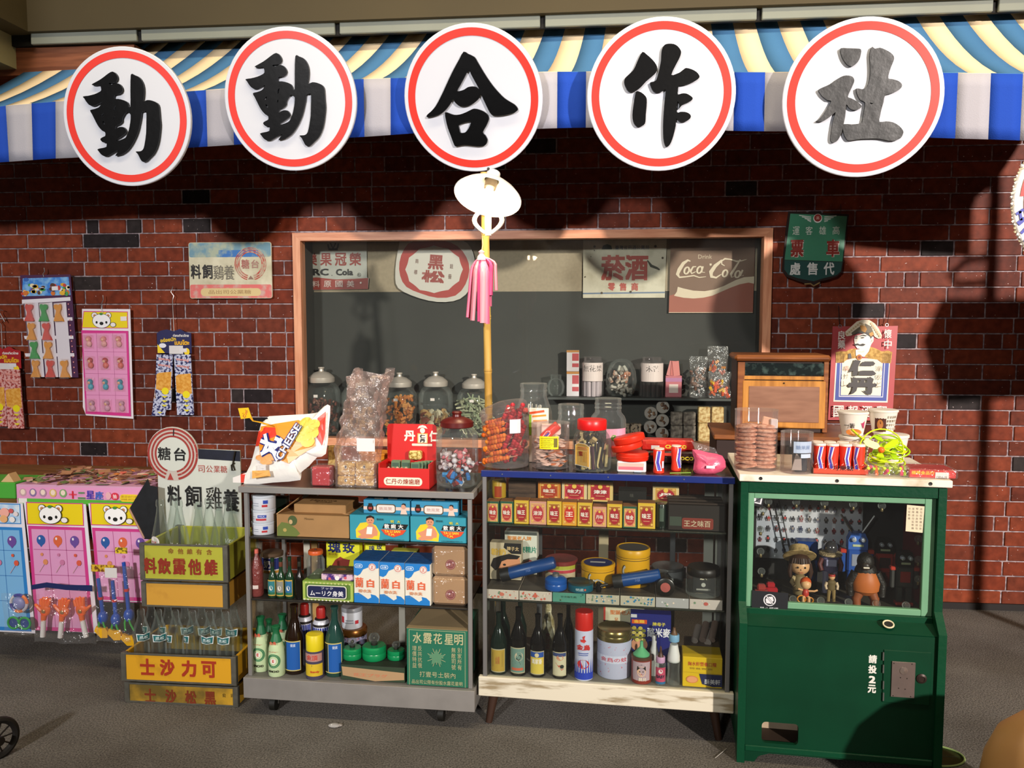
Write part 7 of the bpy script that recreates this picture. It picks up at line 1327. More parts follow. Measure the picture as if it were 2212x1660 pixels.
t, R, H = rev('coil_tin', 'big lavender floral mosquito coil tin with brass rim lid', 'tin', F2, 1290, 1365, 1352, zF2, g0+.06, [('tin', [(.98, 0), (1, .02), (1, .80)], two_tone('pink_sprigs', '#b8bcd4', '#c86a78', 75, .64, .68), 30), ('lid', [(1.01, .78), (1.02, .8), (1.02, .86), (1.0, .88), (1.02, .9), (1.02, .96), (.96, 1.), (.9, .985), (0, .985)], M('#8a7a4a', .25, .8), 30)]); P = Print(0, R+.0008); P.rect(-R*1.3, H*.34, R*1.3, H*.50, '#c8cce0'); P.text('金鳥の蚊', 0, H*.42, H*.09, '#c84a58', R*1.6, bold=.01); P.build('label', t)
t, P, wd, H = bx('vitamin_box', 'cream and red edged box with orange characters behind the floral tin', 'box', F2, 1304, 1392, 1309, zF2, .23, .05, M('#d0c8a8', .45)); P.Rc(1304, 1309, 1308, 1345, '#b83a30'); P.T('聖誕老人牌', 1347, 1322, 10, '#c8743c', 58, bold=.02); P.T('兒', 1332, 1337, 8, '#c8743c'); P.build('box_print', t)
t, P, wd, H = bx('oatmeal_box', 'navy oatmeal box with curly haired figure and white characters', 'box', F2, 1362, 1450, 1325, zF2, .17, .05, M('#1c2270', .45)); P.Rc(1363, 1327, 1376, 1334, '#c8c8c8'); P.Rc(1365, 1338, 1398, 1347, '#c84a24'); P.T('金雞', 1381, 1342, 7, '#e8b83c', 24, bold=.02); P.T('牌母子', 1424, 1346, 8, '#d8c84c', 28, bold=.02); P.T('酪米麥', 1424, 1364, 20, '#e4e4ec', 50, bold=.02); P.E(1382, 1392, 18, '#d89a78', 15)
for k in range(18): P.E(1370+(k*7) % 28, 1356+(k*5) % 30, 5, ('#b8a84a', '#6a6a2a', '#d0c068')[k % 3], 4, 9)
P.build('box_print', t)
t, R, H = rev('baby_food_can', 'red can with a baby portrait under the green funnel', 'can', F2, 1364, 1408, 1414, zF2, g0+.008, [('can', [(.98, 0), (1, .03), (1, .93)], M('#8a2f22', .4), 24), ('rim', [(1.03, .9), (1.03, 1.), (.9, 1.)], M('#6a4838', .35, .4), 24)]); P = Print(0, R+.0007); P.rect(-R*.95, H*.14, R*.95, H*.86, '#b8a0a8'); P.poly([(R*.95, H*.14), (R*.95, H*.6), (R*.4, H*.3), (-R*.4, H*.3), (-R*.95, H*.14)], '#b83a24'); P.ell(0, H*.5, R*.45, '#e0b498', H*.20); P.poly([(-R*.45, H*.52), (-R*.4, H*.70), (0, H*.78), (R*.4, H*.70), (R*.45, H*.52), (R*.2, H*.62), (-R*.2, H*.62)], '#1c1512', 1); P.ell(-R*.16, H*.5, .0022, '#1c1512'); P.ell(R*.16, H*.5, .0022, '#1c1512'); P.ell(R*.02, H*.40, .003, '#b8544c', .0014); P.text('嬰兒', R*.1, H*.2, .012, '#f0e4d4', .028, bold=.02); P.build('label', t); zfu = zF2+H
rev('funnel', 'mint green plastic funnel upside down on the baby can', 'funnel', F2, 1368, 1404, 1384, zfu+.001, g0+.008, [('cone', [(1, 0), (1, .08), (.30, .52), (.22, .6), (.18, 1.0)], M('#5aa878', .45), 24)])
def babyb(a, b, pt, d, lab, ringc, body, teat, top=None):
    t, R, H = rev('baby_bottle', lab, 'bottle', F2, a, b, pt, zF2, d, [('bottle', [(.95, 0), (1, .04), (.96, .30), (1., .55), (.78, .60)], body, 20), ('ring', [(.82, .58), (.86, .60), (.86, .71), (.8, .73)], M(ringc, .4), 20), ('teat', [(.6, .72), (.4, .78), (.22, .86), (.24, .94), (.1, 1.)], M(teat, .4), 16)], 'baby bottles'); return t, R, H
t, R, H = babyb(1416, 1439, 1396, g0-.01, 'small baby bottle with pink ring and pink label', '#c89ac0', JAR, '#4a2a1c'); P = Print(0, R+.0006); P.rect(-R*1.1, H*.10, R*1.1, H*.48, '#c04a68'); P.rect(-R*1.1, H*.04, R*1.1, H*.10, '#2a6a98'); P.ell(0, H*.38, .008, '#e8d8d8'); P.text('BABY', 0, H*.24, .012, '#30203c', R*1.6, bold=.03); P.build('label', t)
t, R, H = rev('baby_bottle', 'tall baby bottle with blue ring and white sleeve', 'bottle', F2, 1442, 1471, 1355, zF2, g0, [('bottle', [(.95, 0), (1, .03), (.9, .22), (1, .42)], JAR, 20), ('sleeve', [(.92, .40), (.94, .42), (.92, .50), (.62, .68), (.6, .70)], M('#dcdcdc', .4), 20), ('neck', [(.3, .69), (.3, .76)], JAR, 14), ('ring', [(.78, .76), (.8, .77), (.8, .86), (.74, .88)], M('#7aa8cc', .4), 20), ('teat', [(.6, .87), (.45, .9), (.25, .95), (.2, 1.)], M('#6a4a30', .4), 16)], 'baby bottles')
rev('baby_bottle', 'white plastic baby bottle top behind the pink one', 'bottle', F2, 1402, 1425, 1372, zF2, g0+.07, [('bottle', [(1, 0), (1, .5), (.75, .62), (.5, .75), (.42, .9), (.5, .94), (.4, 1)], M('#c8c8c8', .45), 18)], 'baby bottles')
t, P, wd, H = bx('biscuit_box', 'yellow biscuit box with navy corner and oval biscuit print', 'box', F2, 1475, 1561, 1419, zF2, g0-.02, .11, M('#dcb818', .45)); P.L([(1475, 1452), (1561, 1453)], 1, '#b8941c'); P.T('掬水軒營養口糧', 1517, 1433, 9, '#b84a24', 62, bold=.01); P.T('營養豐富', 1515, 1443, 4, '#8a6a1c', 50, bold=0); P.G([(1511, 1454), (1561, 1454), (1561, 1480), (1540, 1481), (1518, 1476), (1514, 1464)], '#1c2450'); P.T('酥美軒', 1540, 1470, 11, '#c8c8d0', 34, bold=.01); P.E(1496, 1467, 13, '#d8844c', 8); P.E(1496, 1467, 11, '#e8a070', 6.5); P.build('box_print', t); zbb = zF2+H
t, P, wd, H = bx('tan_box', 'open tan box with rolled paper tubes behind the yellow box', 'box', F2, 1480, 1556, 1395, zF2, .21, .1, M('#6a5644', .6)); 
for k, (x, z) in enumerate(((-.03, .02), (.0, .035), (.02, .005), (.035, .04))): MB().cyl((x, .02, H+.008+z*.3), (x+.02, .1, H+.02+z), .014, M(('#a89a90', '#8a7468')[k % 2], .6), 14).build('paper_tube', t)
# ================================================================== things on top of the right cabinet
h0 = .06; zu = zT2+.001
def tub(px0, px1, pt, d, lab, mat=PET, prof=None, name='plastic_tub', zb=None):
    return rev(name, lab, 'jar', F2, px0, px1, pt, zb or zu, d, [('tub_body', prof or [(.95, 0), (1, .02), (1, .985), (1.03, .99), (1.03, 1.0)], mat, 32)])
# skewers
xa, zt_ = F2.xz(1041, 900, h0+.06); xb, _ = F2.xz(1142, 900, h0+.06); R = (xb-xa)/2; H = zt_-zu
t = thing('plastic_tub', 'wide clear tub of orange and red candied skewers with its lid ajar', 'jar', F2.w((xa+xb)/2, h0+.06, zu), F2.rz)
MB().lathe([(.95*R, 0), (R, .004), (R, H), (R*1.02, H+.004)], PET, 36, cap1=False).build('tub_body', t); TL = Matrix.Translation((-.01, -.0, H+.04)) @ Matrix.Rotation(radians(-14), 4, 'Y') @ Matrix.Rotation(radians(10), 4, 'X'); MB().lathe([(R*1.03, -.04), (R*1.03, -.005), (R*.98, .0), (R*.5, .012), (R*.15, .02)], PET, 36, T=TL, cap0=False).build('lid', t)
rs = random.Random(21); orm = [M('#d8701c', .35), M('#e88a2c', .35), M('#c85a18', .35)]; rdm = [M('#a81c24', .3), M('#c4303a', .3), M('#8a1420', .3)]
for s_ in range(84):
    red = s_ % 2; x0 = rs.uniform(.05, .72)*R if red else rs.uniform(-.52, -.05)*R; yy = rs.uniform(-.85, .3)*R; yy = max(-sqrt(max(R*R*.62-x0*x0, 0)), yy); z = .022+(H*.92 if red else H*.8)*rs.random(); mb = MB()
    for k in range(6): q = (k-2.5)*.011; mb.sph((x0+(q if not red else q*.35), yy, z+(q*.25 if not red else q*.9+.02)), .0092, (rdm if red else orm)[(k+s_) % 3], 7, 5)
    mb.build('skewer_candy', t)
    if not red: MB().cyl((x0+.02, yy, z+.004), (x0+.065, yy+.01, z+.014), .0013, M('#d8b890', .6), 5).build('skewer_stick', t)
Q = Print(-.0, R+.001); Q.rect(R*.35, H*.72, R*.85, H*1.0, '#e8dce0'); Q.build('white_label', t)
# cookies tub
t, R, H = tub(1149, 1230, 912, h0+.05, 'clear tub of white and orange cookies with yellow label'); mb = MB()
for k in range(230):
    a = rs.uniform(0, 2*pi); q = R*.74*sqrt(rs.random()); T = Matrix.Translation((q*cos(a), q*sin(a), .008+H*.62*rs.random())) @ Matrix.Rotation(rs.uniform(-.3, .3), 4, 'X') @ Matrix.Rotation(rs.uniform(-.3, .3), 4, 'Y'); mb.lathe([(.009, -.003), (.016, 0), (.009, .003)], rs.choice([M('#e8d4c0', .5), M('#f0e0d0', .5), M('#d8884a', .45), M('#ecd8c8', .5)]), 10, T=T)
mb.build('cookies', t, kind='stuff'); P = Print(0, R+.0012); P.rect(-.035, H*.46, .038, H*.74, '#f0dc10'); 
for k in range(6): P.rect(-.030, H*(.495+.038*k), .008+.006*(k % 3), H*(.505+.038*k), '#6a6010'); P.k -= 1
P.rect(.02, H*.5, .034, H*.7, '#6a6010'); P.build('yellow_label', t)
MB().box(-R*.5, R*.55, -.01, .01, H*.72, H*.97, M('#f0dccc', .5), .004).build('candy_packet', t)
t2 = thing('candy_tube', 'red white and blue candy tube slanting on the cookie tub', 'candy', F2.w(F2.xz(1171, 930, h0)[0], h0+.035, zu+H*.66), F2.rz, rot=(0, radians(48), F2.rz)); 
MB().lathe([(.017, 0), (.0175, .004), (.0175, .072), (.016, .076)], M('#e0402c', .35), 18).build('tube', t2); P = Print(0, .0182); P.poly([(-.006, .002), (.010, .002), (.006, .035), (-.004, .04), (-.012, .03)], '#e8e4f0', 0); P.poly([(-.003, .003), (.006, .003), (.003, .030), (-.004, .034)], '#4a48a8'); P.build('wave_print', t2)
# red lid jar with dark sticks
t, R, H = rev('red_lid_jar', 'square shouldered jar with red lid full of dark preserved sticks', 'jar', F2, 1237, 1321, 905, zu, h0+.03, [('jar_body', [(.92, 0), (.98, .03), (1, .1), (1, .55), (.9, .68), (.72, .78), (.72, .82)], JAR, 30), ('lid', [(.74, .80), (.76, .81), (.76, .98), (.72, 1.)], M('#d81c1c', .35, spec=.5), 30)]); mb = MB()
for k in range(70):
    a = rs.uniform(0, 2*pi); q = R*.8*sqrt(rs.random()); x, y = q*cos(a), q*sin(a); mb.cyl((x, y, .006), (x+rs.uniform(-.015, .015), y+rs.uniform(-.01, .01), H*rs.uniform(.45, .6)), rs.uniform(.004, .007), rs.choice([M('#1c1618', .4), M('#2a1c20', .4), M('#c8b47a', .5), M('#b8a468', .5), M('#4a2a34', .4)]), 6)
heap(mb, R*.66, H*.52, H*.72, [M('#b89c68', .5), M('#c8b084', .5), M('#3a2c24', .5)], 22, .03, rs); mb.build('preserved_sticks', t); P = Print(0, R+.0015); x_ = -.45*R
P.poly([(x_-.036, H*.12), (x_+.03, H*.08), (x_+.03, H*.50), (x_+.012, H*.56), (x_-.018, H*.57), (x_-.036, H*.52)], '#e8dcc0'); P.poly([(x_-.033, H*.135), (x_+.027, H*.10), (x_+.027, H*.49), (x_+.011, H*.545), (x_-.017, H*.555), (x_-.033, H*.51)], '#d0a044'); P.text('蜜', x_-.006, H*.36, .018, '#7a2c1c', .018, bold=.02); P.rect(x_-.02, H*.47, x_+.015, H*.485, '#a85a2c'); P.rect(x_-.024, H*.44, x_+.02, H*.45, '#a85a2c')
for k in range(4): P.rect(x_+.004+k*.005, H*.2, x_+.006+k*.005, H*.4, '#b88a3c'); P.k -= 1
P.k += 1; P.build('tan_label', t)
# jars behind
t, R, H = rev('lollipop_jar', 'round shouldered glass jar of lollipops behind the skewer tub', 'jar', F2, 1112, 1194, 828, zu, h0+.25, [('jar_body', [(.8, 0), (.95, .05), (1, .4), (.96, .62), (.70, .82), (.68, .88), (.72, .90), (.68, .93), (.72, .96), (.7, 1)], JAR, 30)]); mb = MB()
for k in range(14): x, y = rs.uniform(-.6, .6)*R, rs.uniform(-.7, .3)*R; mb.cyl((x, y, H*.3), (x+rs.uniform(-.025, .025), y, H*.72), .0016, M('#e8e0d0', .6), 5); mb.sph((x, y, H*.30+rs.uniform(-.05, .1)), .014, M(rs.choice(['#d83a28', '#e8a028', '#48a83a', '#e8e0d8']), .35), 9, 6)
mb.build('lollipops', t); 
t, P, wd, H2 = bx('candy_packet', 'striped orange and green candy packet standing before the lollipop jar', 'packet', F2, 1143, 1185, 882, zu, h0+.14, .012, M('#ece0cc', .45)); P.L([(1144, 893), (1176, 888)], 5, '#e0562c'); P.L([(1150, 900), (1180, 897)], 4, '#e8902c'); P.L([(1152, 910), (1182, 908)], 4, '#e8902c'); P.Rc(1143, 896, 1148, 940, '#88b838'); P.build('wrapper_print', t)
rev('open_jar', 'stout open glass jar behind the cookie tub', 'jar', F2, 1199, 1268, 873, zu, h0+.17, [('jar_body', [(.92, 0), (1, .04), (1, .62), (.80, .76), (.78, .82), (.82, .84), (.78, .90), (.82, .92), (.8, 1)], JAR, 30)])
t, R, H = rev('open_jar', 'open threaded glass jar with pink floral label behind the red lid jar', 'jar', F2, 1275, 1353, 860, zu, h0+.205, [('jar_body', [(.92, 0), (1, .04), (1, .66), (.92, .72), (.74, .78), (.72, .83), (.76, .845), (.72, .89), (.76, .905), (.72, .95), (.74, 1)], JAR, 32)]); P = Print(0, R+.001); P.rect(-.05*R, H*.12, 1.3*R, H*.55, '#e49ab0'); P.rect(.3*R, H*.14, 1.1*R, H*.24, '#f0b0a0'); P.poly([(.2*R, H*.42), (.32*R, H*.46), (.5*R, H*.45), (.42*R, H*.40), (.5*R, H*.36), (.3*R, H*.37)], '#6aa84a'); P.build('pink_label', t)
# orange rings on a box
t, P, wd, H = bx('candy_box', 'white and pink candy box under the orange lids', 'box', F2, 1333, 1396, 997, zu, h0-.02, .09, M('#ece6e4', .4), bev=.004); P.Rc(1335, 1000, 1391, 1008, '#f0b8a8'); P.Rc(1336, 1008, 1390, 1015, '#e0707c'); P.Rc(1370, 1018, 1386, 1022, '#a8b4c4'); P.build('box_print', t); zbx = zu+H
ol = M('#dc2f18', .35, spec=.5)
t = thing('jar_lid', 'orange red plastic lid lying flat on the pink white box', 'lid', F2.w(F2.xz(1366, 990, h0+.02)[0], h0+.025, zbx+.001), F2.rz); MB().lathe([(.058, 0), (.06, .004), (.06, .026), (.056, .030)], ol, 32).build('lid', t); MB().lathe([(.0602, .012), (.0615, .014), (.0602, .016)], ol, 32).build('rim', t)
for i, (dx, dz, an) in enumerate(((-.018, .040, -14), (-.010, .068, -14))):
    t = thing('jar_lid', ('orange red lid leaning on the flat one, lower', 'orange red lid leaning on top of the pile')[i], 'lid', F2.w(F2.xz(1366, 990, h0+.02)[0]+dx, h0+.025, zbx+dz), F2.rz, rot=(0, radians(an), F2.rz)); MB().lathe([(.056, 0), (.058, .003), (.058, .020), (.054, .023)], ol, 32).build('lid', t)
# cola tubes
def cola(a, b, pt, d, lab, ang):
    t, R, H = rev('cola_candy_tube', lab, 'candy', F2, a, b, pt, zu, d, [('tube', [(.92, 0), (.98, .06), (.86, .34), (.88, .42), (1, .66), (.98, .92), (.9, .96)], M('#e03a26', .35, spec=.5), 22), ('cap', [(.92, .95), (.94, .96), (.92, 1.), (.5, .99)], M('#ecd8c4', .4), 22)], 'red cola candy tubes')
    P = Print(0, R*1.0+.0006); P.poly([(-.006, 0.01), (.012, .01), (.004, H*.45), (.010, H*.9), (-.008, H*.9), (-.014, H*.45)], '#ecE6f0'.lower(), 0); P.poly([(-.003, .012), (.008, .012), (.0, H*.45), (.006, H*.9), (-.003, H*.9), (-.009, H*.45)], '#5048b8'); P.rect(R*.55, H*.22, R*.95, H*.5, '#d8d4e4'); P.build('wave_print', t); t.children[-1].rotation_euler = (0, 0, ang)
cola(1411, 1436, 968, h0-.01, 'red cola bottle shaped candy tube with blue wave, front one', 0.); cola(1450, 1472, 962, h0+.05, 'red cola bottle shaped candy tube with blue wave, rear one', .7)
t, R, H = (None, 0, 0)
# chocolate packs
for i, (a, b, pt, zb, d, c, lab) in enumerate(((1395, 1520, 975, None, .24, '#2a1410', 'long dark chocolate snack pack, lower of two'), (1385, 1500, 950, 1, .26, '#c0261c', 'long red chocolate snack pack, upper of two'))):
    zz = zu if zb is None else zu+.048
    t, P, wd, H = bx('chocolate_pack', lab, 'packet', F2, a, b, pt, zz, d, .07, M(c, .3, spec=.6, bump=.4, bscale=30), 'chocolate snack packs', bev=.006); P.Rc(a+10, pt+3, b-60, pt+9, '#c83a24'); P.T('CHOCO', (a+b)/2+18, pt+14, 8, '#c8b82c', 46, bold=.03); P.Rc(a+22, pt+12, a+40, pt+20, '#c8c4c0'); P.build('wrapper_print', t)
t = thing('pink_wrapped_pack', 'pink wrapped sweet pack with clear film sail at the cabinet\'s right end', 'packet', F2.w(F2.xz(1530, 1028, h0)[0], h0+.0, zu), F2.rz); Q = PP(F2, 1530, 1028, h0, 0)
pillow(Q, [(1497, 1022), (1500, 1000), (1495, 978), (1530, 984), (1560, 990), (1568, 1014), (1545, 1028), (1510, 1030)], .03, M('#d85a78', .3, spec=.6, bump=.6, bscale=20), .2).build('wrapper', t); MB().prism([Q.Q(*p) for p in ((1492, 960), (1520, 968), (1545, 975), (1566, 1018), (1540, 995), (1505, 985))], .02, .022, FILM).build('film', t); MB().box(-.01, .02, -.034, -.033, .025, .035, M('#f4e4e4', .3)).build('painted_highlight', t)  # small pale block is a highlight painted onto the wrapper
MB().cyl(F2.w(F2.xz(1446, 1027, h0)[0], h0-.03, zu+.003), F2.w(F2.xz(1492, 1018, h0)[0], h0-.01, zu+.003), .0026, M('#6a8a2a', .4), 8).build('plastic_straw', label='thin green straw lying on the dark cabinet top', cat='straw')
# ================================================================== green coin toy machine
F3 = Frame(.512, 2.865, -4.2); W3 = .668; D3 = .50
gm = M('#063f27', .36, spec=.3, var=.10, scale=5, bump=.08, bscale=60); gm2 = M('#053722', .4, spec=.25, var=.12, scale=7); lgm = M('#6f9f7c', .4, var=.08, scale=8)
zt3 = 1.014
mc = thing('toy_machine', 'green wooden coin toy machine with a big glass window and white top board', 'vending machine', F3.w(0, 0, 0), F3.rz)
def XZ(px, py, d): return F3.xz(px, py, d)
sidep = [(.045, zt3-.03), (.045, .56), (-.010, .50), (-.010, .0), (.03, .0), (.06, .045), (D3-.06, .045), (D3-.03, .0), (D3, 0), (D3, zt3-.03)]
for x0 in (0, W3-.026):
    V = [(x0, y, z) for y, z in sidep]+[(x0+.026, y, z) for y, z in sidep]; n = len(sidep); tri = tessellate_polygon([[Vector((y, z, 0)) for y, z in sidep]]); F = [tuple(t_) for t_ in tri]+[tuple(i+n for i in t_)[::-1] for t_ in tri]+[(i, (i+1) % n, (i+1) % n+n, i+n) for i in range(n)]
    MB().add(V, F, gm).build('side_panel', mc)
MB().box(-.008, W3+.010, .028, D3, zt3-.024, zt3, two_tone('worn_white_top', '#b8a888', '#ece4d4', 8, .30, .46, .5, .3), .002).build('top_board', mc)
for px_ in (1643, 1808, 2010): x, z = XZ(px_, 1045, .028); MB().lathe([(.006, 0), (.006, .002), (.003, .0015)], M('#1a1714', .5), 10, T=Matrix.Translation((x, .028, zt3-.012)) @ Matrix.Rotation(radians(90), 4, 'X')).build('screw', mc)
strut(mc, 'top_rail', .026, W3-.026, .048, .075, zt3-.066, zt3-.024, gm); zw0, zw1 = .535, zt3-.066
strut(mc, 'bottom_rail', .026, W3-.026, .055, .085, zw0-.03, zw0, gm)
for a, b, c, d_ in ((.026, .048, zw0, zw1), (W3-.062, W3-.026, zw0, zw1), (.048, W3-.062, zw1-.024, zw1), (.048, W3-.062, zw0, zw0+.022)): strut(mc, 'window_trim', a, b, .066, .085, c, d_, lgm, .002)
MB().add([(.026, .058, zw0-.022), (W3-.026, .058, zw0-.022), (W3-.026, .004, .487), (.026, .004, .487)], [(0, 1, 2, 3)], gm2).build('sloping_ledge', mc, solid=.006)
MB().tube([(.026, .056, zw0-.024), (W3-.026, .056, zw0-.024)], .003, gm, 6).build('ledge_bead', mc)
# lower front with the prize opening
ox0, oz1 = XZ(1646, 1560, 0); ox1, oz0 = XZ(1724, 1612, 0); fp = [(.026, .055), (W3-.026, .055), (W3-.026, .487), (.026, .487)]
MB().prism([fp, rrect(ox0, oz0, ox1, oz1, .014)[::-1]], .002, .020, gm2).build('front_panel', mc)
MB().box(ox0-.02, ox1+.02, .12, .125, oz0-.02, oz1+.02, M('#c8b294', .7, var=.2, scale=12)).box(ox0-.02, ox1+.02, .02, .12, oz0-.022, oz0-.004, M('#3a2c20', .7)).build('prize_tray', mc)
strut(mc, 'skirt', .026, W3-.026, -.004, .02, .040, .062, gm, .003); strut(mc, 'back_panel', .026, W3-.026, D3-.015, D3, .05, zt3-.024, gm2)
MB().prism([(.026, .0), (.06, .0), (.075, .022), (.11, .034), (W3-.11, .034), (W3-.075, .022), (W3-.06, 0), (W3-.026, 0), (W3-.026, .040), (.026, .040)], .004, .022, gm2).build('kick_board', mc)
x, z = XZ(1918, 1357, .03); T = Matrix.Translation((x, .028, .512)) @ Matrix.Rotation(radians(36), 4, 'X')
MB().tube([tuple(T @ Vector((.017*cos(a), .011*sin(a)*1.3, .004))) for a in [i*pi/8 for i in range(16)]], .0028, M('#d8cca8', .4), 6, closed=True).build('hole_ring', mc); MB().lathe([(.015, .003), (.0, .0035)], M('#0a0a08', .5), 16, T=T).build('button_hole', mc)
dx0, dz1 = XZ(1909, 1404, 0); dx1, dz0 = XZ(2008, 1525, 0); dr = MB().box(dx0, dx1, -.002, .004, dz0, dz1, gm2, .002).build('coin_door', mc)
a, b = XZ(1926, 1428, 0), XZ(1974, 1508, 0); MB().box(a[0], b[0], -.006, -.002, b[1], a[1], M('#9a8a84', .3, .75, var=.1, scale=20), .001).build('coin_plate', dr)
x, z = XZ(1951, 1446, 0); MB().box(x-.0012, x+.0012, -.0068, -.004, z-.012, z+.010, M('#0a0908', .6)).build('coin_slot', dr); MB().lathe([(.014, 0), (.012, .002), (.0, .0035)], M('#b8a8a0', .2, .8), 18, T=Matrix.Translation((x, -.006, z-.004)) @ Matrix.Rotation(radians(90), 4, 'X')).build('slot_dish', dr)
for px_, py_ in ((1930, 1432), (1969, 1434), (1928, 1502), (1966, 1504), (1944, 1463), (1958, 1465), (1940, 1486), (1954, 1488)): x, z = XZ(px_, py_, 0); MB().lathe([(.0025, 0), (.0015, .0012)], M('#2a2420', .4), 8, T=Matrix.Translation((x, -.0058, z)) @ Matrix.Rotation(radians(90), 4, 'X')).build('rivet', dr)
x, z = XZ(1990, 1466, 0); MB().lathe([(.0165, 0), (.0165, .003), (.010, .005), (.009, .003), (0, .003)], M('#3a2f2a', .35, .5), 20, T=Matrix.Translation((x, -.002, z)) @ Matrix.Rotation(radians(90), 4, 'X')).build('door_lock', dr)
for py_ in (1418, 1445, 1480, 1505): x, z = XZ(1909, py_, 0); MB().cyl((x-.002, -.003, z-.014), (x-.002, -.003, z+.014), .0025, steel, 8).build('hinge', dr)
P = PP(F3, 1883, 1500, 0., .0018); P.o = XZ(1883, 1500, 0.)
for ch, y in zip('請投2元', (1425, 1447, 1469, 1489)): P.T(ch, 1883, y, 18 if ch != '2' else 16, '#dcdcd2', 18 if ch != '2' else 15, bold=.035)
o = P.build('price_lettering', mc, loc=(P.o[0], 0, P.o[1]))
MB().box(.045, W3-.055, .070, .0725, zw0+.01, zw1-.01, PANE).build('glass_pane', mc)
# interior
bk = D3-.10; strut(mc, 'interior_floor', .026, W3-.026, .085, bk, zw0-.012, zw0+.001, M('#4a4438', .6)); strut(mc, 'interior_side', W3-.034, W3-.026, .085, bk, zw0, zw1+.03, M('#8a2430', .5)); strut(mc, 'interior_side', .026, .034, .085, bk, zw0, zw1+.03, M('#2a2c2c', .6))
MB().box(.026, W3-.026, bk, bk+.006, zw0, zw1+.04, M('#1c1b1a', .6)).build('interior_back', mc)
xp0, zp1 = XZ(1635, 1075, bk); xp1, zp0 = XZ(1860, 1215, bk); t = thing('robot_poster', 'pale poster printed with rows of toy robots inside the machine', 'poster', F3.w((xp0+xp1)/2, bk-.002, zp0), F3.rz); wp, hp = xp1-xp0, zp1+.03-zp0
MB().box(-wp/2, wp/2, 0, .0015, 0, hp, two_tone('poster_sky', '#aeb4c0', '#d4d0d0', 3, .4, .6)).build('sheet', t); P = Print(0); rq = random.Random(4)
for r_ in range(6):
    for c in range(13):
        x = -wp/2+wp*(c+.5)/13; z = hp*(.08+r_*.16); h = rq.uniform(.020, .028); col = rq.choice(['#2a2a2e', '#3a3430', '#7a2a2a', '#4a4a5a', '#202024', '#8a4a3a', '#2c3450']); col2 = rq.choice([col, '#b83a34', '#3a3a40', '#8a8078'])
        P.rect(x-.004, z+h*.40, x+.004, z+h*.75, col2); P.ell(x, z+h*.87, h*.13, col, h*.13, 8); P.rect(x-.0042, z, x-.0008, z+h*.42, col); P.rect(x+.0008, z, x+.0042, z+h*.42, col); P.rect(x-.0070, z+h*.30, x-.0045, z+h*.72, col); P.rect(x+.0045, z+h*.30, x+.0070, z+h*.72, col); P.k -= 5
P.k += 6; P.build('robot_print', t)
zfl = zw0+.004
def toy(name, label, px_, pyt, d, cat='toy', rz=0.):
    x, zt_ = XZ(px_, pyt, d); t = thing(name, label, cat, F3.w(x, d, zfl), F3.rz+rz); return t, zt_-zfl
skin = M('#d8a878', .4); dkbr = M('#3a2418', .5)
# doll with straw hat
t, H = toy('hat_doll', 'big headed doll in a straw hat with brown hair', 1729, 1186, .22)
k = H/.23; S = lambda *a: [v*k for v in a]
MB().lathe([(.0, .001), (.030*k, .004), (.034*k, .05*k), (.026*k, .095*k), (.014*k, .105*k)], M('#7a6a48', .5), 18).build('dress', t); MB().sph((0, 0, .148*k), .048*k, skin, 18, 12).build('head', t)
mb = MB(); mb.sph((0, .010*k, .158*k), .051*k, dkbr, 18, 10); 
for q in range(9): mb.tube([((-.036+.009*q)*k, -.040*k*(1-abs(q-4)*.08), .190*k), ((-.042+.0105*q)*k, -.050*k*(1-abs(q-4)*.10), .165*k)], .006*k, dkbr, 6)
for s_ in (-1, 1): mb.tube([(s_*.042*k, -.010*k, .16*k), (s_*.05*k, -.014*k, .12*k), (s_*.046*k, -.016*k, .085*k)], [.012*k, .012*k, .006*k], dkbr, 8)
mb.build('hair', t); MB().lathe([(.078*k, .0), (.080*k, .004*k), (.05*k, .016*k), (.046*k, .05*k), (.02*k, .06*k), (0, .061*k)], two_tone('straw', '#8a744a', '#b89c68', 60, .4, .6), 28, T=Matrix.Translation((0, .018*k, .185*k)) @ Matrix.Rotation(radians(-38), 4, 'X')).build('hat', t)
mb = MB()
for s_ in (-1, 1): mb.sph((s_*.017*k, -.046*k, .148*k), .005*k, M('#1c1410', .3), 8, 6)
mb.sph((0, -.049*k, .138*k), .004*k, M('#e0b088', .4), 7, 5); mb.tube([(-.008*k, -.046*k, .124*k), (0, -.047*k, .122*k), (.008*k, -.046*k, .124*k)], .0015*k, M('#b85a4a', .4), 5); mb.build('face', t)
mb = MB()
for s_ in (-1, 1): mb.tube([(s_*.026*k, -.005*k, .09*k), (s_*.04*k, -.02*k, .065*k), (s_*.03*k, -.035*k, .055*k)], [.012*k, .010*k, .009*k], M('#a8946a', .5), 8)
mb.build('arms', t)
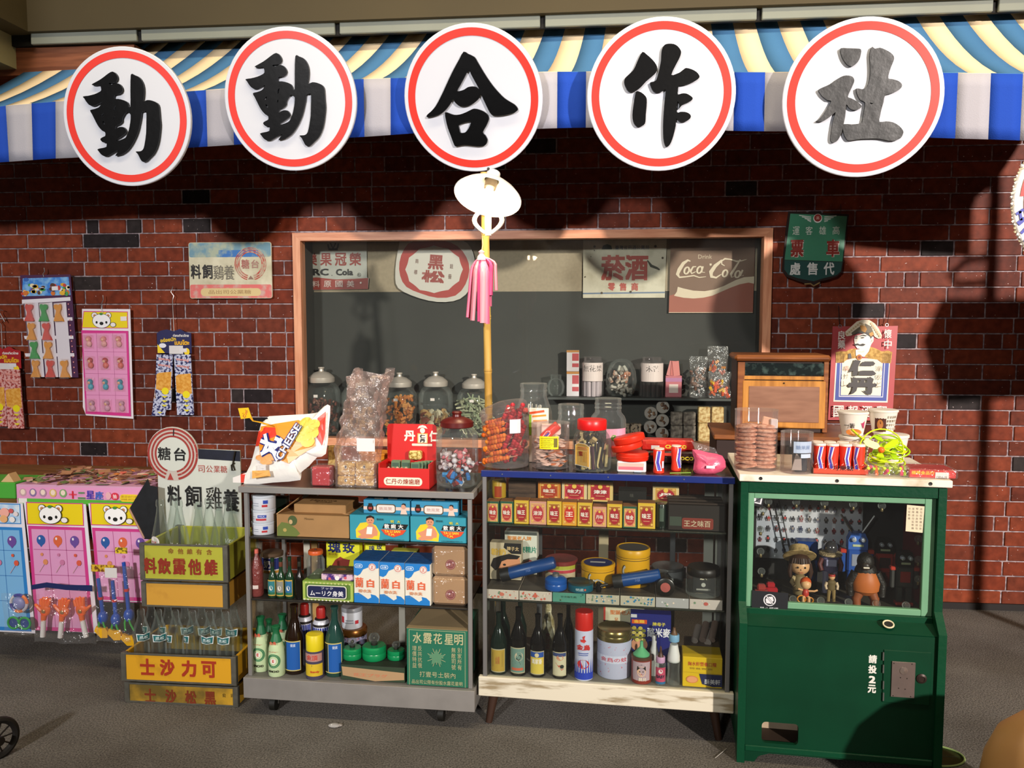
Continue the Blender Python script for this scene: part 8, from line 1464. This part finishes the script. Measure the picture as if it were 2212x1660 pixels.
def figure(name, label, px_, pyt, d, cols, extra=None, rz=0., wide=1.):
    """small jointed toy person: legs, torso, arms, head in one body, clothing colours by part"""
    t, H = toy(name, label, px_, pyt, d, rz=rz); k = H; leg, tor, arm, hd = cols
    for s_ in (-1, 1): MB().tube([(s_*.09*k*wide, 0, 0.004), (s_*.09*k*wide, 0, .03*k), (s_*.085*k*wide, 0, .22*k), (s_*.07*k*wide, 0, .45*k)], [.07*k, .05*k, .055*k, .07*k], leg, 8).build('leg', t)
    MB().lathe([(.10*k, .42*k), (.14*k, .48*k), (.12*k, .58*k), (.16*k, .70*k), (.10*k, .77*k), (.05*k, .80*k)], tor, 14, sx=wide, sy=.7).build('torso', t)
    for s_ in (-1, 1): MB().tube([(s_*.15*k*wide, 0, .70*k), (s_*.20*k*wide, -.02*k, .58*k), (s_*.17*k*wide, -.08*k, .47*k)], [.055*k, .045*k, .04*k], arm, 8).build('arm', t)
    MB().sph((0, 0, .89*k), .11*k, hd, 14, 10).build('head', t); return t, k
t, k = figure('astronaut_toy', 'tin astronaut with round silver helmet and fur collar', 1795, 1174, .25, (M('#8a88a0', .4), M('#6a6488', .4), M('#5a2a28', .4), M('#6a6468', .2, .6))); MB().lathe([(.13*k, .76*k), (.22*k, .78*k), (.21*k, .82*k), (.12*k, .83*k)], M('#a89470', .8, bump=.8, bscale=120), 18).build('fur_collar', t); MB().sph((0, 0, .91*k), .135*k, M('#77767a', .12, .8), 18, 12).build('helmet', t); MB().box(-.10*k, .10*k, -.12*k, -.09*k, .56*k, .70*k, M('#a8a8c8', .35), .004).build('chest_pack', t)
t, k = figure('soldier_doll', 'small doll with red headband and tan trousers before the astronaut', 1797, 1240, .15, (M('#8a7448', .5), M('#6a5a3a', .5), M('#d0b898', .5), skin)); MB().lathe([(.112*k, .92*k), (.115*k, .96*k), (.10*k, .985*k)], M('#a8342c', .5), 14).build('headband', t); MB().sph((0, .01*k, .95*k), .10*k, dkbr, 12, 8, sz=.6).build('hair', t)
# kid on a tricycle
t, H = toy('tricycle_toy', 'orange haired toy child riding a little green tricycle', 1741, 1250, .13); k = H/.115
for x, r_ in ((-.018, .018), (.020, .014)): MB().tube([(x*k+r_*k*cos(a), -.004, r_*k+r_*k*sin(a)*.92) for a in [i*pi/7 for i in range(14)]], .003*k, M('#d88a28', .4), 6, closed=True).build('wheel', t)
MB().tube([(-.018*k, -.004, .018*k), (-.005*k, -.004, .038*k), (.020*k, -.004, .014*k)], .004*k, M('#2a7a38', .4), 7).build('frame', t)
mb = MB(); mb.lathe([(.012*k, .030*k), (.016*k, .04*k), (.013*k, .06*k), (.006*k, .068*k)], M('#b8382c', .4), 12); mb.tube([(0, 0, .035*k), (-.012*k, -.014*k, .03*k), (-.012*k, -.014*k, .006*k)], .006*k, skin, 7); mb.tube([(.004*k, 0, .035*k), (.014*k, -.014*k, .03*k), (.014*k, -.014*k, .006*k)], .006*k, skin, 7); mb.tube([(-.013*k, 0, .058*k), (-.035*k, -.006*k, .066*k)], .0045*k, skin, 7); mb.tube([(.013*k, 0, .056*k), (.038*k, -.006*k, .058*k), (.052*k, -.006*k, .064*k)], .0045*k, skin, 7); mb.build('body', t)
MB().sph((0, -.002, .088*k), .024*k, skin, 14, 10).build('head', t); MB().sph((0, .004*k, .094*k), .0255*k, M('#c8501c', .45), 14, 8).build('hair', t)
# robots
def robot(name, label, px_, pyt, d, body, head, trim, wide=1., rz=0., antenna=False, eyes='#d8e0e8'):
    t, H = toy(name, label, px_, pyt, d, rz=rz); k = H; bm, hm, tm = M(body, .3, .2), M(head, .3, .2), M(trim, .35)
    for s_ in (-1, 1):
        MB().box(s_*.11*k*wide-.055*k, s_*.11*k*wide+.055*k, -.06*k, .06*k, .05*k, .34*k, bm, .004).build('leg', t); MB().box(s_*.11*k*wide-.07*k, s_*.11*k*wide+.07*k, -.10*k, .07*k, 0, .06*k, tm, .003).build('foot', t)
        MB().box(s_*.27*k*wide-.04*k, s_*.27*k*wide+.04*k, -.05*k, .05*k, .30*k, .66*k, bm, .004).build('arm', t); MB().box(s_*.27*k*wide-.05*k, s_*.27*k*wide+.05*k, -.06*k, .06*k, .62*k, .69*k, M('#b83a2c', .35), .003).build('shoulder', t)
    MB().box(-.20*k*wide, .20*k*wide, -.09*k, .09*k, .32*k, .70*k, bm, .006).build('torso', t); MB().box(-.12*k*wide, .12*k*wide, -.098*k, -.08*k, .42*k, .62*k, tm, .003).build('chest_panel', t)
    MB().prism([(-.19*k*wide, .70*k), (.19*k*wide, .70*k), (.19*k*wide, .86*k), (.13*k*wide, .97*k), (-.13*k*wide, .97*k), (-.19*k*wide, .86*k)], -.09*k, .08*k, hm).build('head', t)
    for s_ in (-1, 1): MB().lathe([(.045*k, 0), (.035*k, .012), (0, .016)], M(eyes, .15, .5), 12, T=Matrix.Translation((s_*.09*k*wide, -.09*k, .87*k)) @ Matrix.Rotation(radians(90), 4, 'X')).build('eye', t)
    MB().box(-.11*k*wide, .11*k*wide, -.10*k, -.085*k, .745*k, .785*k, M('#b8c098', .4), .002).build('mouth', t)
    if antenna:
        for s_ in (-1, 1): MB().cyl((s_*.08*k, 0, .96*k), (s_*.26*k, 0, 1.25*k), .004, steel, 6).build('antenna', t)
    return t, k
robot('tin_robot', 'large blue tin robot with silver eyes and two antennae', 1852, 1146, .31, '#2f58a8', '#3f6cc0', '#8a90a0', .8, antenna=True); robot('tin_robot', 'small dark grey tin robot with black head, right end of the machine', 1955, 1187, .17, '#4a4a48', '#15130f', '#a8342c', .72); robot('tin_robot', 'red tin robot with black visor half hidden at the back', 1911, 1160, .34, '#b02a22', '#1a1816', '#3a2020', .8)
# ape
t, H = toy('ape_toy', 'black headed orange bellied rubber ape standing in front of the blue robot', 1872, 1193, .13); k = H; bk_ = M('#17130f', .5, bump=.4, bscale=80); og = M('#b8642c', .5)
MB().lathe([(.12*k, .22*k), (.23*k, .30*k), (.25*k, .45*k), (.20*k, .60*k), (.12*k, .72*k)], og, 16, sy=.8).build('belly', t); MB().sph((0, .02*k, .62*k), .20*k, bk_, 14, 9, sy=.8).build('shoulders', t)
for s_ in (-1, 1):
    MB().tube([(s_*.17*k, .0, .62*k), (s_*.28*k, -.02*k, .42*k), (s_*.27*k, -.05*k, .2*k)], [.09*k, .075*k, .06*k], bk_, 10).build('arm', t); MB().tube([(s_*.10*k, 0, .28*k), (s_*.16*k, -.03*k, .14*k), (s_*.15*k, -.05*k, .0+.03*k)], [.10*k, .08*k, .07*k], M('#8a4a26', .5), 10).build('leg', t)
MB().sph((-.02*k, -.03*k, .83*k), .15*k, bk_, 14, 10, sz=1.15).build('head', t); MB().sph((-.04*k, -.15*k, .78*k), .08*k, M('#2a221c', .4), 12, 8, sy=.7).build('muzzle', t); MB().box(-.10*k, .01*k, -.225*k, -.20*k, .75*k, .78*k, M('#d8d0c4', .4), .002).build('teeth', t)
# truck, crane ladders, red cars
t, P, wd, H = bx('toy_truck', 'blue tin truck box at the back of the machine', 'toy', F3, 1722, 1768, 1170, zfl, .30, .06, M('#153a7c', .35, .2), bev=.004, part='cab')
for s_ in (-1, 1): MB().cyl((s_*wd*.3-.008, -.004, .014), (s_*wd*.3+.008, -.004, .014), .014, M('#15130f', .6), 12).build('wheel', t)
a0, b0 = XZ(1712, 1190, .345), XZ(1672, 1085, .345); t = thing('crane_ladder', 'thin metal crane ladder leaning in the machine\'s left half', 'toy', F3.w(a0[0], .375, zfl), F3.rz); dx, dz = b0[0]-a0[0], b0[1]-zfl
for s_ in (0, .022): MB().cyl((s_, 0, 0), (dx+s_, 0, dz), .0022, M('#6a6a68', .3, .8), 6).build('rail', t)
for q in range(1, 11): MB().cyl((dx*q/11, 0, dz*q/11), (dx*q/11+.022, 0, dz*q/11), .0013, M('#6a6a68', .3, .8), 5).build('rung', t)
for i, (px_, pyt, c) in enumerate(((1644, 1262, '#9a3a34'), (1664, 1258, '#a8242c'))):
    t, H = toy('toy_car', ('dull red tin car behind the warning card', 'bright red tin car behind the warning card')[i], px_, pyt, .14+.05*i); MB().box(-.026, .026, -.012, .014, .008, H*.62, M(c, .35), .005).box(-.014, .016, -.010, .012, H*.6, H, M(c, .35), .005).build('car_body', t)
    mb = MB()
    for s_ in (-.016, .016): mb.cyl((s_, -.014, .008), (s_, .016, .008), .008, M('#15130f', .6), 10)
    mb.build('wheels', t)
# bulbs
bulbs = [(1648, 1102, .12), (1643, 1145, .12), (1643, 1192, .12), (1645, 1235, .12), (1660, 1084, .11), (1720, 1085, .11), (1781, 1087, .11), (1843, 1090, .11), (1905, 1093, .11), (1984, 1165, .11), (1984, 1210, .11), (1984, 1252, .11), (1713, 1300, .10), (1773, 1304, .10), (1833, 1308, .10), (1893, 1312, .10), (1957, 1316, .10)]
bn = ('left column, top', 'left column, second', 'left column, third', 'left column, lowest', 'top row, first', 'top row, second', 'top row, middle', 'top row, fourth', 'top row, last', 'right column, upper', 'right column, middle', 'right column, lower', 'bottom row, first', 'bottom row, second', 'bottom row, middle', 'bottom row, fourth', 'bottom row, last')
bp0 = None
for i, (px_, py_, d) in enumerate(bulbs):
    x, z = XZ(px_, py_, d); lab = 'small clear light bulb inside the machine window, '+bn[i]; z = max(z, zfl+.020)
    if bp0 is None:
        bp0 = thing('light_bulb', lab, 'light bulb', F3.w(x, d, z), F3.rz, 'clear bulbs around the machine window'); MB().sph((0, 0, 0), .0135, JAR, 16, 10).build('glass', bp0); MB().lathe([(.005, -.020), (.006, -.012), (.004, -.008)], M('#8a7a58', .3, .7), 10).build('screw_base', bp0)
    else: copy_tree(bp0, F3.w(x, d, z), F3.rz, lab)
# notices on the glass
t, P = plate('paper_notice', 'cream paper notice with vertical handwriting on the machine glass', 'notice', F3, (1976, 1150), .0685, [(1957, 1092), (1995, 1094), (1993, 1151), (1956, 1149)], M('#e0d0b0', .6), .0012)
for c in range(4):
    for r_ in range(7 - (c > 2)*3): P.T('請勿投幣機台故障'[(c*3+r_) % 8], 1988-c*8.5, 1100+r_*7, 5, '#6a5c4c', 5, bold=0); P.k -= 1
P.k += 1; P.build('handwriting', t)
t, P = plate('warning_card', 'black do not touch card with crossed hand symbol at machine\'s lower left', 'notice', F3, (1662, 1322), .060, [(1624, 1278), (1702, 1280), (1701, 1324), (1623, 1321)], M('#1a1c20', .5), .0015); P.Rg(1662, 1297, 11, 13.5, '#d8d8da'); P.E(1662, 1297, 11, '#1a1c20'); P.G([(1655, 1304), (1653, 1296), (1657, 1290), (1668, 1289), (1671, 1297), (1666, 1305)], '#d8d8da', 1); P.L([(1654, 1288), (1671, 1306)], 3.6, '#1a1c20'); P.L([(1654, 1288), (1671, 1306)], 2, '#d8d8da'); P.T('禁止觸摸', 1661, 1316, 8, '#c8c8cc', 40, bold=.0); P.build('card_print', t)
t, P = plate('warning_sticker', 'small black square sticker with hand symbol at machine\'s top left', 'notice', F3, (1636, 1098), .0685, [(1624, 1066), (1652, 1072), (1647, 1097), (1620, 1091)], M('#17181a', .5), .0012); P.G([(1630, 1071), (1647, 1074), (1644, 1090), (1627, 1087)], '#d8d8da'); P.G([(1632, 1085), (1633, 1077), (1638, 1074), (1643, 1078), (1641, 1087)], '#55565a'); P.L([(1628, 1086), (1646, 1075)], 1.6, '#17181a'); P.build('card_print', t)
# ================================================================== things on top of the machine
z3 = zt3+.001; m0 = .12
t, R, H = rev('cracker_tub', 'tall clear tub stacked with round pink crackers on the machine', 'jar', F3, 1588, 1681, 884, z3, m0+.03, [('tub_body', [(.96, 0), (1, .02), (1, .98), (1.02, 1)], PET, 34)]); crk = two_tone('cracker', '#c08a6c', '#e0b89c', 70, .4, .6, .6, .3, .5)
for r_ in range(11):
    for c, x in enumerate((-.43, .43)): MB().lathe([(.2*R, .002), (R*.5, .004), (R*.52, .010), (R*.4, .015), (0, .016)], crk, 16, T=Matrix.Translation((x*R+rs.uniform(-.003, .003), rs.uniform(-.25, -.1)*R, .006+r_*H*.066)) @ Matrix.Rotation(rs.uniform(-.12, .12), 4, 'Y')).build('cracker', t)
MB().box(-.02, .03, -.02, -.005, H*.76, H*.9, M('#d8b090', .5), .004, T=Matrix.Rotation(radians(12), 4, 'Y')).build('candy_packet', t); MB().box(.045, .07, -.03, -.02, H*.70, H*.86, M('#d8d4d0', .5), .003).build('white_packet', t)
t, R, H = rev('round_tub', 'short clear tub with pale blue label and dark packet on machine', 'jar', F3, 1687, 1757, 932, z3, m0-.01, [('tub_body', [(.96, 0), (1, .02), (1, .98), (1.02, 1)], PET, 34)]); MB().box(-.01, R*.62, -.02, .03, .004, H*.62, M('#1c2430', .45), .003).build('dark_packet', t); MB().prism([(-.02, .01), (-.005, .07), (.012, .05), (.014, .01)], -.03, -.02, M('#a8a49c', .4)).build('wrapper_scrap', t); P = Print(0, R+.001); P.rect(-R*.35, H*.52, R*.9, H*.80, '#aab8cc'); P.text('糖果屋', R*.25, H*.66, .014, '#7a8cac', .05); P.rect(R*.1, H*.40, R*.8, H*.5, '#b8c4d4'); P.build('blue_label', t)
# carton of cola tubes
xa, z1 = F3.xz(1757, 1012, m0-.04); xb, _ = F3.xz(1876, 1012, m0-.04); wd = xb-xa; H = z1-z3
t = thing('candy_carton', 'orange red open carton holding rows of cola candy tubes', 'carton', F3.w((xa+xb)/2, m0-.04, z3), F3.rz); cm = M('#c8442c', .5)
MB().box(-wd/2, wd/2, 0, .003, 0, H, cm).box(-wd/2, wd/2, .117, .12, 0, H*1.6, cm).box(-wd/2, wd/2, 0, .12, 0, .003, cm).build('tray', t)
for s_ in (-1, 1): MB().add([(s_*wd/2, 0, 0), (s_*wd/2, .12, 0), (s_*wd/2, .12, H*3.0), (s_*wd/2, 0, H)], [(0, 1, 2, 3)], M('#6a4438', .6)).build('side_flap', t, solid=.003)
P = PP(F3, 1816, 1036, m0-.04, -.0004); P.o = ((xa+xb)/2, z3)
for k in range(16): P.L([(1760+k*7.2, 1016+(k % 2)*10), (1764+k*7.2, 1013+(k % 2)*10)], 1.2, '#e8a08c'); P.k -= 1
P.k += 1; P.T('可樂糖', 1821, 1022, 11, '#15110f', 44, bold=.005); P.build('carton_print', t)
hz = F3.xz(1816, 960, m0)[1]-z3; cp = None
for r_ in range(2):
    for c in range(4):
        x = (xa+xb)/2-wd*.36+wd*.24*c; y = m0-.04+.032+r_*.048; lab = 'red cola candy tube in the carton, %s row, %s' % (('front', 'back')[r_], ('far left', 'second', 'third', 'far right')[c]); L_ = F3.w(x, y, z3+.0035)
        if cp is None:
            cp = thing('cola_candy_tube', lab, 'candy', L_, F3.rz, 'cola candy tubes in the carton'); MB().lathe([(.019, 0), (.0205, .006), (.018, hz*.35), (.0205, hz*.7), (.0205, hz*.93)], M('#e03a26', .35, spec=.5), 20).build('tube', cp); MB().lathe([(.0206, hz*.92), (.0212, hz*.95), (.019, hz*1.0), (.012, hz*.99)], M('#ecdccc', .35), 20).build('cap', cp)
            P = Print(0, .0212); P.poly([(-.004, .01), (.012, .01), (.002, hz*.5), (.010, hz*.9), (-.006, hz*.9), (-.012, hz*.5)], '#e8e4f0'); P.poly([(-.001, .01), (.008, .01), (-.002, hz*.5), (.006, hz*.9), (-.002, hz*.9), (-.008, hz*.5)], '#4c48b4'); P.build('wave_print', cp)
        else: copy_tree(cp, L_, F3.rz+(-.5, .4, -.2, .6, 0)[c]*(1 if r_ else -1), lab)
# noodle cups
cupw = M('#e6dcd0', .45)
def cup(px0, px1, pt, zb, d, lab, kind, bowl=False):
    t, R, H = rev('noodle_cup', lab, 'cup', F3, px0, px1, pt, zb, d, [('cup', [(.62 if not bowl else .6, 0), (.66, .02), (.94, .90), (1., .92), (1., .98), (.96, 1.), (.0, .99)], cupw, 30)], 'instant noodle cups'); P = Print(0, R*.86); 
    if kind == 0: P.poly([(.1*R, H*.82), (.75*R, H*.82), (.6*R, H*.3)], '#a83058'); P.text('一皆', -.4*R, H*.45, H*.2, '#1a1614', R*.7, bold=.01); P.ell(-.1*R, H*.18, R*.5, '#d8843c', H*.14)
    elif kind == 1: P.rect(-.75*R, H*.12, .0, H*.86, '#4a2018'); P.ell(-.38*R, H*.76, R*.28, '#c88a44', H*.07); P.ell(-.38*R, H*.42, R*.2, '#b8743c', H*.2); [P.rect(.1*R+(q % 4)*.17*R, H*(.2+.16*(q // 4)), .2*R+(q % 4)*.17*R, H*(.3+.16*(q // 4)), '#a8a090') for q in range(16)]
    else: P.text('來一客', .1*R, H*.5, H*.36, '#15120f', R*1.0, bold=.02); P.ell(-.85*R, H*.5, R*.3, '#4a2a20', H*.3)
    o = P.build('cup_print', t); sc = 1.0
    return t, R, H
dn = m0+.16
b1 = cup(1812, 1882, 940, z3, dn, 'white noodle cup with lid under the left tall cup', 2); b2 = cup(1888, 1964, 937, z3, dn-.01, 'wide white noodle bowl with black brush writing', 2, True)
cup(1809, 1877, 888, z3+b1[2]+.001, dn, 'tall white noodle cup with purple triangle, stacked left', 0); cup(1875, 1941, 884, z3+b2[2]+.001, dn, 'tall white noodle cup with dark label, stacked right', 1)
# neon propeller toys
ny = M('#c8e01c', .35, spec=.5); ny2 = M('#a8d014', .35, spec=.5); pkm = M('#e83a6c', .35); orr = M('#f06a28', .35)
t = thing('propeller_toy', 'neon yellow flying propeller toy with ring and orange hub in front of cups', 'toy', F3.w(F3.xz(1900, 970, m0+.02)[0], m0+.0, F3.xz(1900, 972, m0)[1]), F3.rz); 
ring(mb := MB(), (0, .0, .0), .072, .0025, ny, n=30); mb.build('outer_ring', t)
for a in (35, 155, 275): MB().prism([(0, -.004), (.02, -.016), (.06, -.014), (.066, 0), (.05, .010), (.02, .008)], -.002, .002, ny, T=Matrix.Rotation(radians(-a), 4, 'Y') @ Matrix.Rotation(radians(14), 4, 'X')).build('blade', t)
MB().sph((0, -.004, 0), .011, orr, 12, 8).build('hub', t)
t = thing('propeller_toy', 'single neon yellow blade sticking up between the noodle cups', 'toy', F3.w(F3.xz(1860, 950, m0+.05)[0], m0+.04, F3.xz(1860, 950, m0+.04)[1]), F3.rz); MB().tube([(-.035, 0, .035), (-.01, 0, .012), (.02, -.01, -.008), (.04, -.01, -.02)], [.010, .010, .008, .006], ny, 8, flat=.4).build('blade', t)
base = F3.xz(1922, 1030, m0-.03)[0]
for i, (dx, dz, an, L_, c) in enumerate(((-.005, .030, 5, .11, ny), (.012, .048, -8, .12, ny2), (.0, .016, 3, .12, ny), (.02, .066, 10, .10, ny), (-.006, .082, -5, .10, ny2))):
    t = thing('propeller_toy', 'flat neon yellow green propeller ring in the pile, %s' % ('lowest left', 'second', 'third', 'topmost right', 'topmost left')[i], 'toy', F3.w(base+dx, m0+.005+.006*i, z3+dz+.026), F3.rz, 'pile of neon propeller toys', rot=(radians(14+4*i), radians(an), F3.rz))
    MB().tube([(L_/2*cos(a), L_*.38*sin(a), 0) for a in [k*pi/12 for k in range(24)]], .0028, c, 6, closed=True).build('outer_ring', t)
    for a in (0, 120, 240): MB().prism([(0, -.004), (.02, -.012), (L_*.45, -.010), (L_*.45, .006), (.02, .008)], -.0015, .0015, c, T=Matrix.Rotation(radians(a+30*i), 4, 'Z') @ Matrix.Rotation(radians(90), 4, 'X')).build('blade', t)
t = thing('toy_bag', 'clear bag of pink and neon yellow launcher handles under the propellers', 'bag', F3.w(F3.xz(1915, 1034, m0-.06)[0], m0-.055, z3), F3.rz)
for q in range(13): MB().cyl((-.06+q*.010, rs.uniform(0, .05), .006), (-.054+q*.010, rs.uniform(0, .05), rs.uniform(.02, .034)), .0055, (ny, pkm, ny2, orr, ny)[q % 5], 8).build('handle', t)
MB().box(-.068, .075, -.012, .06, 0, .038, FILM, .008).build('film', t)
t, P, wd, H = bx('candy_box', 'flat red candy box with yellow characters at the machine\'s right edge', 'box', F3, 1964, 2066, 1015, z3, m0-.06, .12, M('#c41c18', .4), bev=.002); P.Rc(1966, 1017, 2064, 1037, '#d0241c'); P.T('橋興食品行', 1994, 1021, 8, '#f0c028', 50, bold=.02); P.Rc(2021, 1019, 2050, 1036, '#e4e0dc'); 
for k in range(9): P.Rc(2024+k*2.6, 1027, 2025.2+k*2.6, 1034, '#6a6460'); P.k -= 1
P.build('box_print', t); MB().box(-wd/2-.004, wd/2+.006, -.004, .124, 0, H+.004, FILM, .004).build('film_wrap', t)
# ================================================================== wooden radio cabinet behind the machine
wd1 = two_tone('walnut', '#6a3a1c', '#8a5228', 5, .35, .65, .4, .4, .1, (1, 1, 9)); wd2 = two_tone('honey_wood', '#9a6428', '#bd8238', 5, .35, .65, .4, .4, .1, (9, 9, 1)); veneer = two_tone('door_veneer', '#7a5440', '#8e6650', 6, .35, .65, .45, .4, 0, (1, 1, 6)); dkw = M('#2a1710', .5)
F4 = Frame(at(1590, 900, 3.62).x, 3.62, -4.2); q = lambda px, py, d=0.: F4.xz(px, py, d)
x1_, ztop = q(1795, 768); _, zl = q(1690, 935)
t = thing('radio_cabinet', 'old brown wooden radio cabinet standing behind the machine and right cabinet', 'cabinet', F4.w(0, 0, 0), F4.rz); X1 = q(1783, 850)[0]
strut(t, 'base_case', -.09, X1+.14, -.10, .30, 0, zl-.02, dkw, .004); strut(t, 'base_top', -.10, X1+.15, -.12, .31, zl-.02, zl, wd1, .004); strut(t, 'upper_case', .0, X1, .006, .26, zl, ztop-.02, dkw, .003)
MB().box(-.012, x1_, -.02, .28, ztop-.026, ztop, wd1, .010).build('crown_board', t)
a, b = q(1606, 784), q(1780, 812); strut(t, 'dial_panel', a[0], b[0], -.002, .010, b[1], a[1], two_tone('speckled_glass', '#141c1c', '#3a4a46', 30, .5, .65, .2, .5))
for a, b, m in (((1594, 782), (1606, 935), wd1), ((1780, 782), (1786, 935), wd1), ((1606, 812), (1780, 822), wd2)): p, r_ = q(*a), q(*b); strut(t, 'stile', p[0], r_[0], -.004, .012, r_[1], p[1], m)
p, r_ = q(1604, 822), q(1781, 927); o = MB().box(p[0], r_[0], -.006, .010, r_[1], p[1], wd2, .003).build('door', t); p, r_ = q(1617, 834), q(1768, 914); MB().box(p[0], r_[0], -.008, .0, r_[1], p[1], veneer, .002).build('door_panel', o); x, z = q(1693, 828); MB().sph((x, -.008, z), .0035, M('#15110f', .4), 8, 6).build('door_knob', o)
p, r_ = q(1757, 937), q(1795, 962); strut(t, 'drawer_front', X1-.06, X1+.08, -.126, -.10, zl-.10, zl-.03, veneer)
# ================================================================== round lantern at the right edge, its pole, and odds and ends
LYY = 3.20; lcx = at(2184, 437, LYY).x+.30; lcz = at(2192, 437, LYY).z
t = thing('paper_lantern', 'round white paper lantern with red disc and blue writing at right edge', 'lantern', (lcx, LYY, lcz)); TR = Matrix.Rotation(radians(90), 4, 'X')
MB().lathe([(.0, -.012), (.292, -.010), (.298, -.006), (.30, .0), (.298, .006), (.293, .010), (.0, .012)], M('#ece8e4', .6), 64, T=TR).build('drum', t)
arc = lambda r_, a0, a1, n=30: [(r_*cos(radians(a0+(a1-a0)*i/n)), r_*sin(radians(a0+(a1-a0)*i/n))) for i in range(n+1)]
P = Print(-.0130); P.poly(arc(.276, 176, 10), '#d8231c'); P.ring(0, 0, .248, .262, '#d8231c', 60); P.build('red_disc', t)
rl = random.Random(2); mb = MB()
for i in range(150):
    a = 2*pi*i/150; r0 = .290; r1 = .298+rl.uniform(.0, .009); mb.tube([(r0*cos(a), -.004+rl.uniform(-.006, .006), r0*sin(a)), (r1*cos(a+.03), -.006+rl.uniform(-.006, .006), r1*sin(a+.03))], .004, M(rl.choice(['#f0ead8', '#e4d8b4', '#f4f0ea']), .8), 4)
mb.build('fringe', t, kind='stuff'); P = Print(-.0130)
for k, a in enumerate((186, 193, 200, 207, 214, 221, 228, 236, 244, 252)): P.line([(.263*cos(radians(a)), .263*sin(radians(a))), (.290*cos(radians(a+3)), .290*sin(radians(a+3)))], .016 if k % 2 else .010, '#2430a0'); P.k -= 1
for a in (190, 211, 232): P.line([(.276*cos(radians(a-3)), .276*sin(radians(a-3))), (.276*cos(radians(a+4)), .276*sin(radians(a+4)))], .009, '#2430a0'); P.k -= 1
P.k += 1; P.build('blue_writing', t); MB().tube([(0, 0, .30), (0, .02, .62)], .004, M('#2a2622', .6), 6).build('hanging_cord', t)
# sign post just outside the frame on the right (casts the tall shadow on the bricks)
px_, pyy = 2.70, 3.15
t = thing('sign_post', 'tall post with hanging board beyond the right edge of the photo', 'post', (px_, pyy, 0)); dpm = M('#2a1d16', .6)
MB().cyl((0, 0, 0), (0, 0, 2.6), .028, dpm, 12).build('pole', t); MB().tube([(0, 0, 2.2), (-.12, 0, 2.18), (-.19, 0, 2.11), (-.15, 0, 2.07), (0, 0, 2.08)], .016, dpm, 8).build('bracket', t); MB().prism([(-.22, 2.0), (.35, 2.0), (.40, 1.66), (.30, 1.54), (-.2, 1.50), (-.30, 1.80)], -.012, .012, dpm).build('board', t); MB().box(-.16, .16, -.16, .16, 0, .03, dpm, .004).build('foot', t)
# cart wheel at the left edge
wc = Vector((at(-8, 1598, 2.62).x, 2.62, .0)); cz_ = at(-8, 1598, 2.62).z; R_ = at(-8, 1530, 2.62).z-cz_
t = thing('cart_wheel', 'dark spoked cart wheel cut off by the left edge', 'wheel', (wc.x, wc.y, cz_), rot=(0, 0, radians(62))); R_ = min(R_*1.0, cz_-.002)
MB().tube([(R_*.93*cos(a), 0, R_*.93*sin(a)) for a in [k*pi/18 for k in range(36)]], .0125, M('#17130f', .6), 8, closed=True).build('tyre', t); MB().cyl((0, -.03, 0), (0, .03, 0), .016, M('#241c16', .5, .4), 12).build('hub', t)
for k in range(10): a = 2*pi*k/10; MB().cyl((0, 0, 0), (R_*.92*cos(a), 0, R_*.92*sin(a)), .0028, M('#2a221c', .5, .5), 6).build('spoke', t)
# smooth tan rounded thing in the lower right corner
jy = 2.42; jc = at(2300, 1690, jy); hj = at(2300, 1548, jy).z
t = thing('clay_jar', 'smooth rounded tan clay jar cut off by the lower right corner', 'jar', (jc.x, jy, 0))
MB().lathe([(.09, 0), (.15, .03), (.20, .10), (.215, hj*.45), (.205, hj*.62), (.175, hj*.80), (.12, hj*.93), (.04, hj)], M('#c0925c', .38, spec=.5, var=.06, scale=4), 48).build('body', t); MB().lathe([(.04, hj-.002), (.02, hj+.006), (0, hj+.007)], M('#a87a44', .4), 20).build('top_button', t)
# clear green ring by the machine, litter on the floor
p = atz(2052, 1636); t = thing('plastic_hoop', 'pale green translucent plastic hoop lying beside the machine', 'hoop', (p.x-.06, p.y, 0)); MB().tube([(.105*cos(a), .075*sin(a), .004) for a in [k*pi/20 for k in range(40)]], .0035, M('#8fa868', .4), 8, closed=True).build('rim', t); MB().lathe([(.102, .002), (0, .0025)], glass('green_film', '#93a878', gloss=.1, haze=.15, hazecol='#6a7a48'), 36, sy=.72).build('film', t)
p = atz(722, 1571); t = thing('crumpled_wrapper', 'small shiny crumpled wrapper on the floor before the left cabinet', 'litter', (p.x, p.y, 0)); MB().sph((0, 0, .006), .016, glass('crumple', '#e8e4e0', gloss=.4, rough=.1, crinkle=1., cscale=90, haze=.3), 10, 6, sx=1.5, sz=.4).sph((.02, .006, .005), .010, M('#c8c0b8', .25, .3, bump=1., bscale=200), 8, 5, sz=.5).build('film', t)
p = atz(1545, 1640); MB().tube([(0, 0, .003), (.03, .04, .004), (.05, .07, .003)], .0012, M('#b8b4ac', .5), 5).build('thread', loc=(p.x, p.y, 0), label='short pale thread on the floor between cabinet and machine', cat='litter')
bpy.data.objects.remove(_fo); bpy.data.curves.remove(_fc)
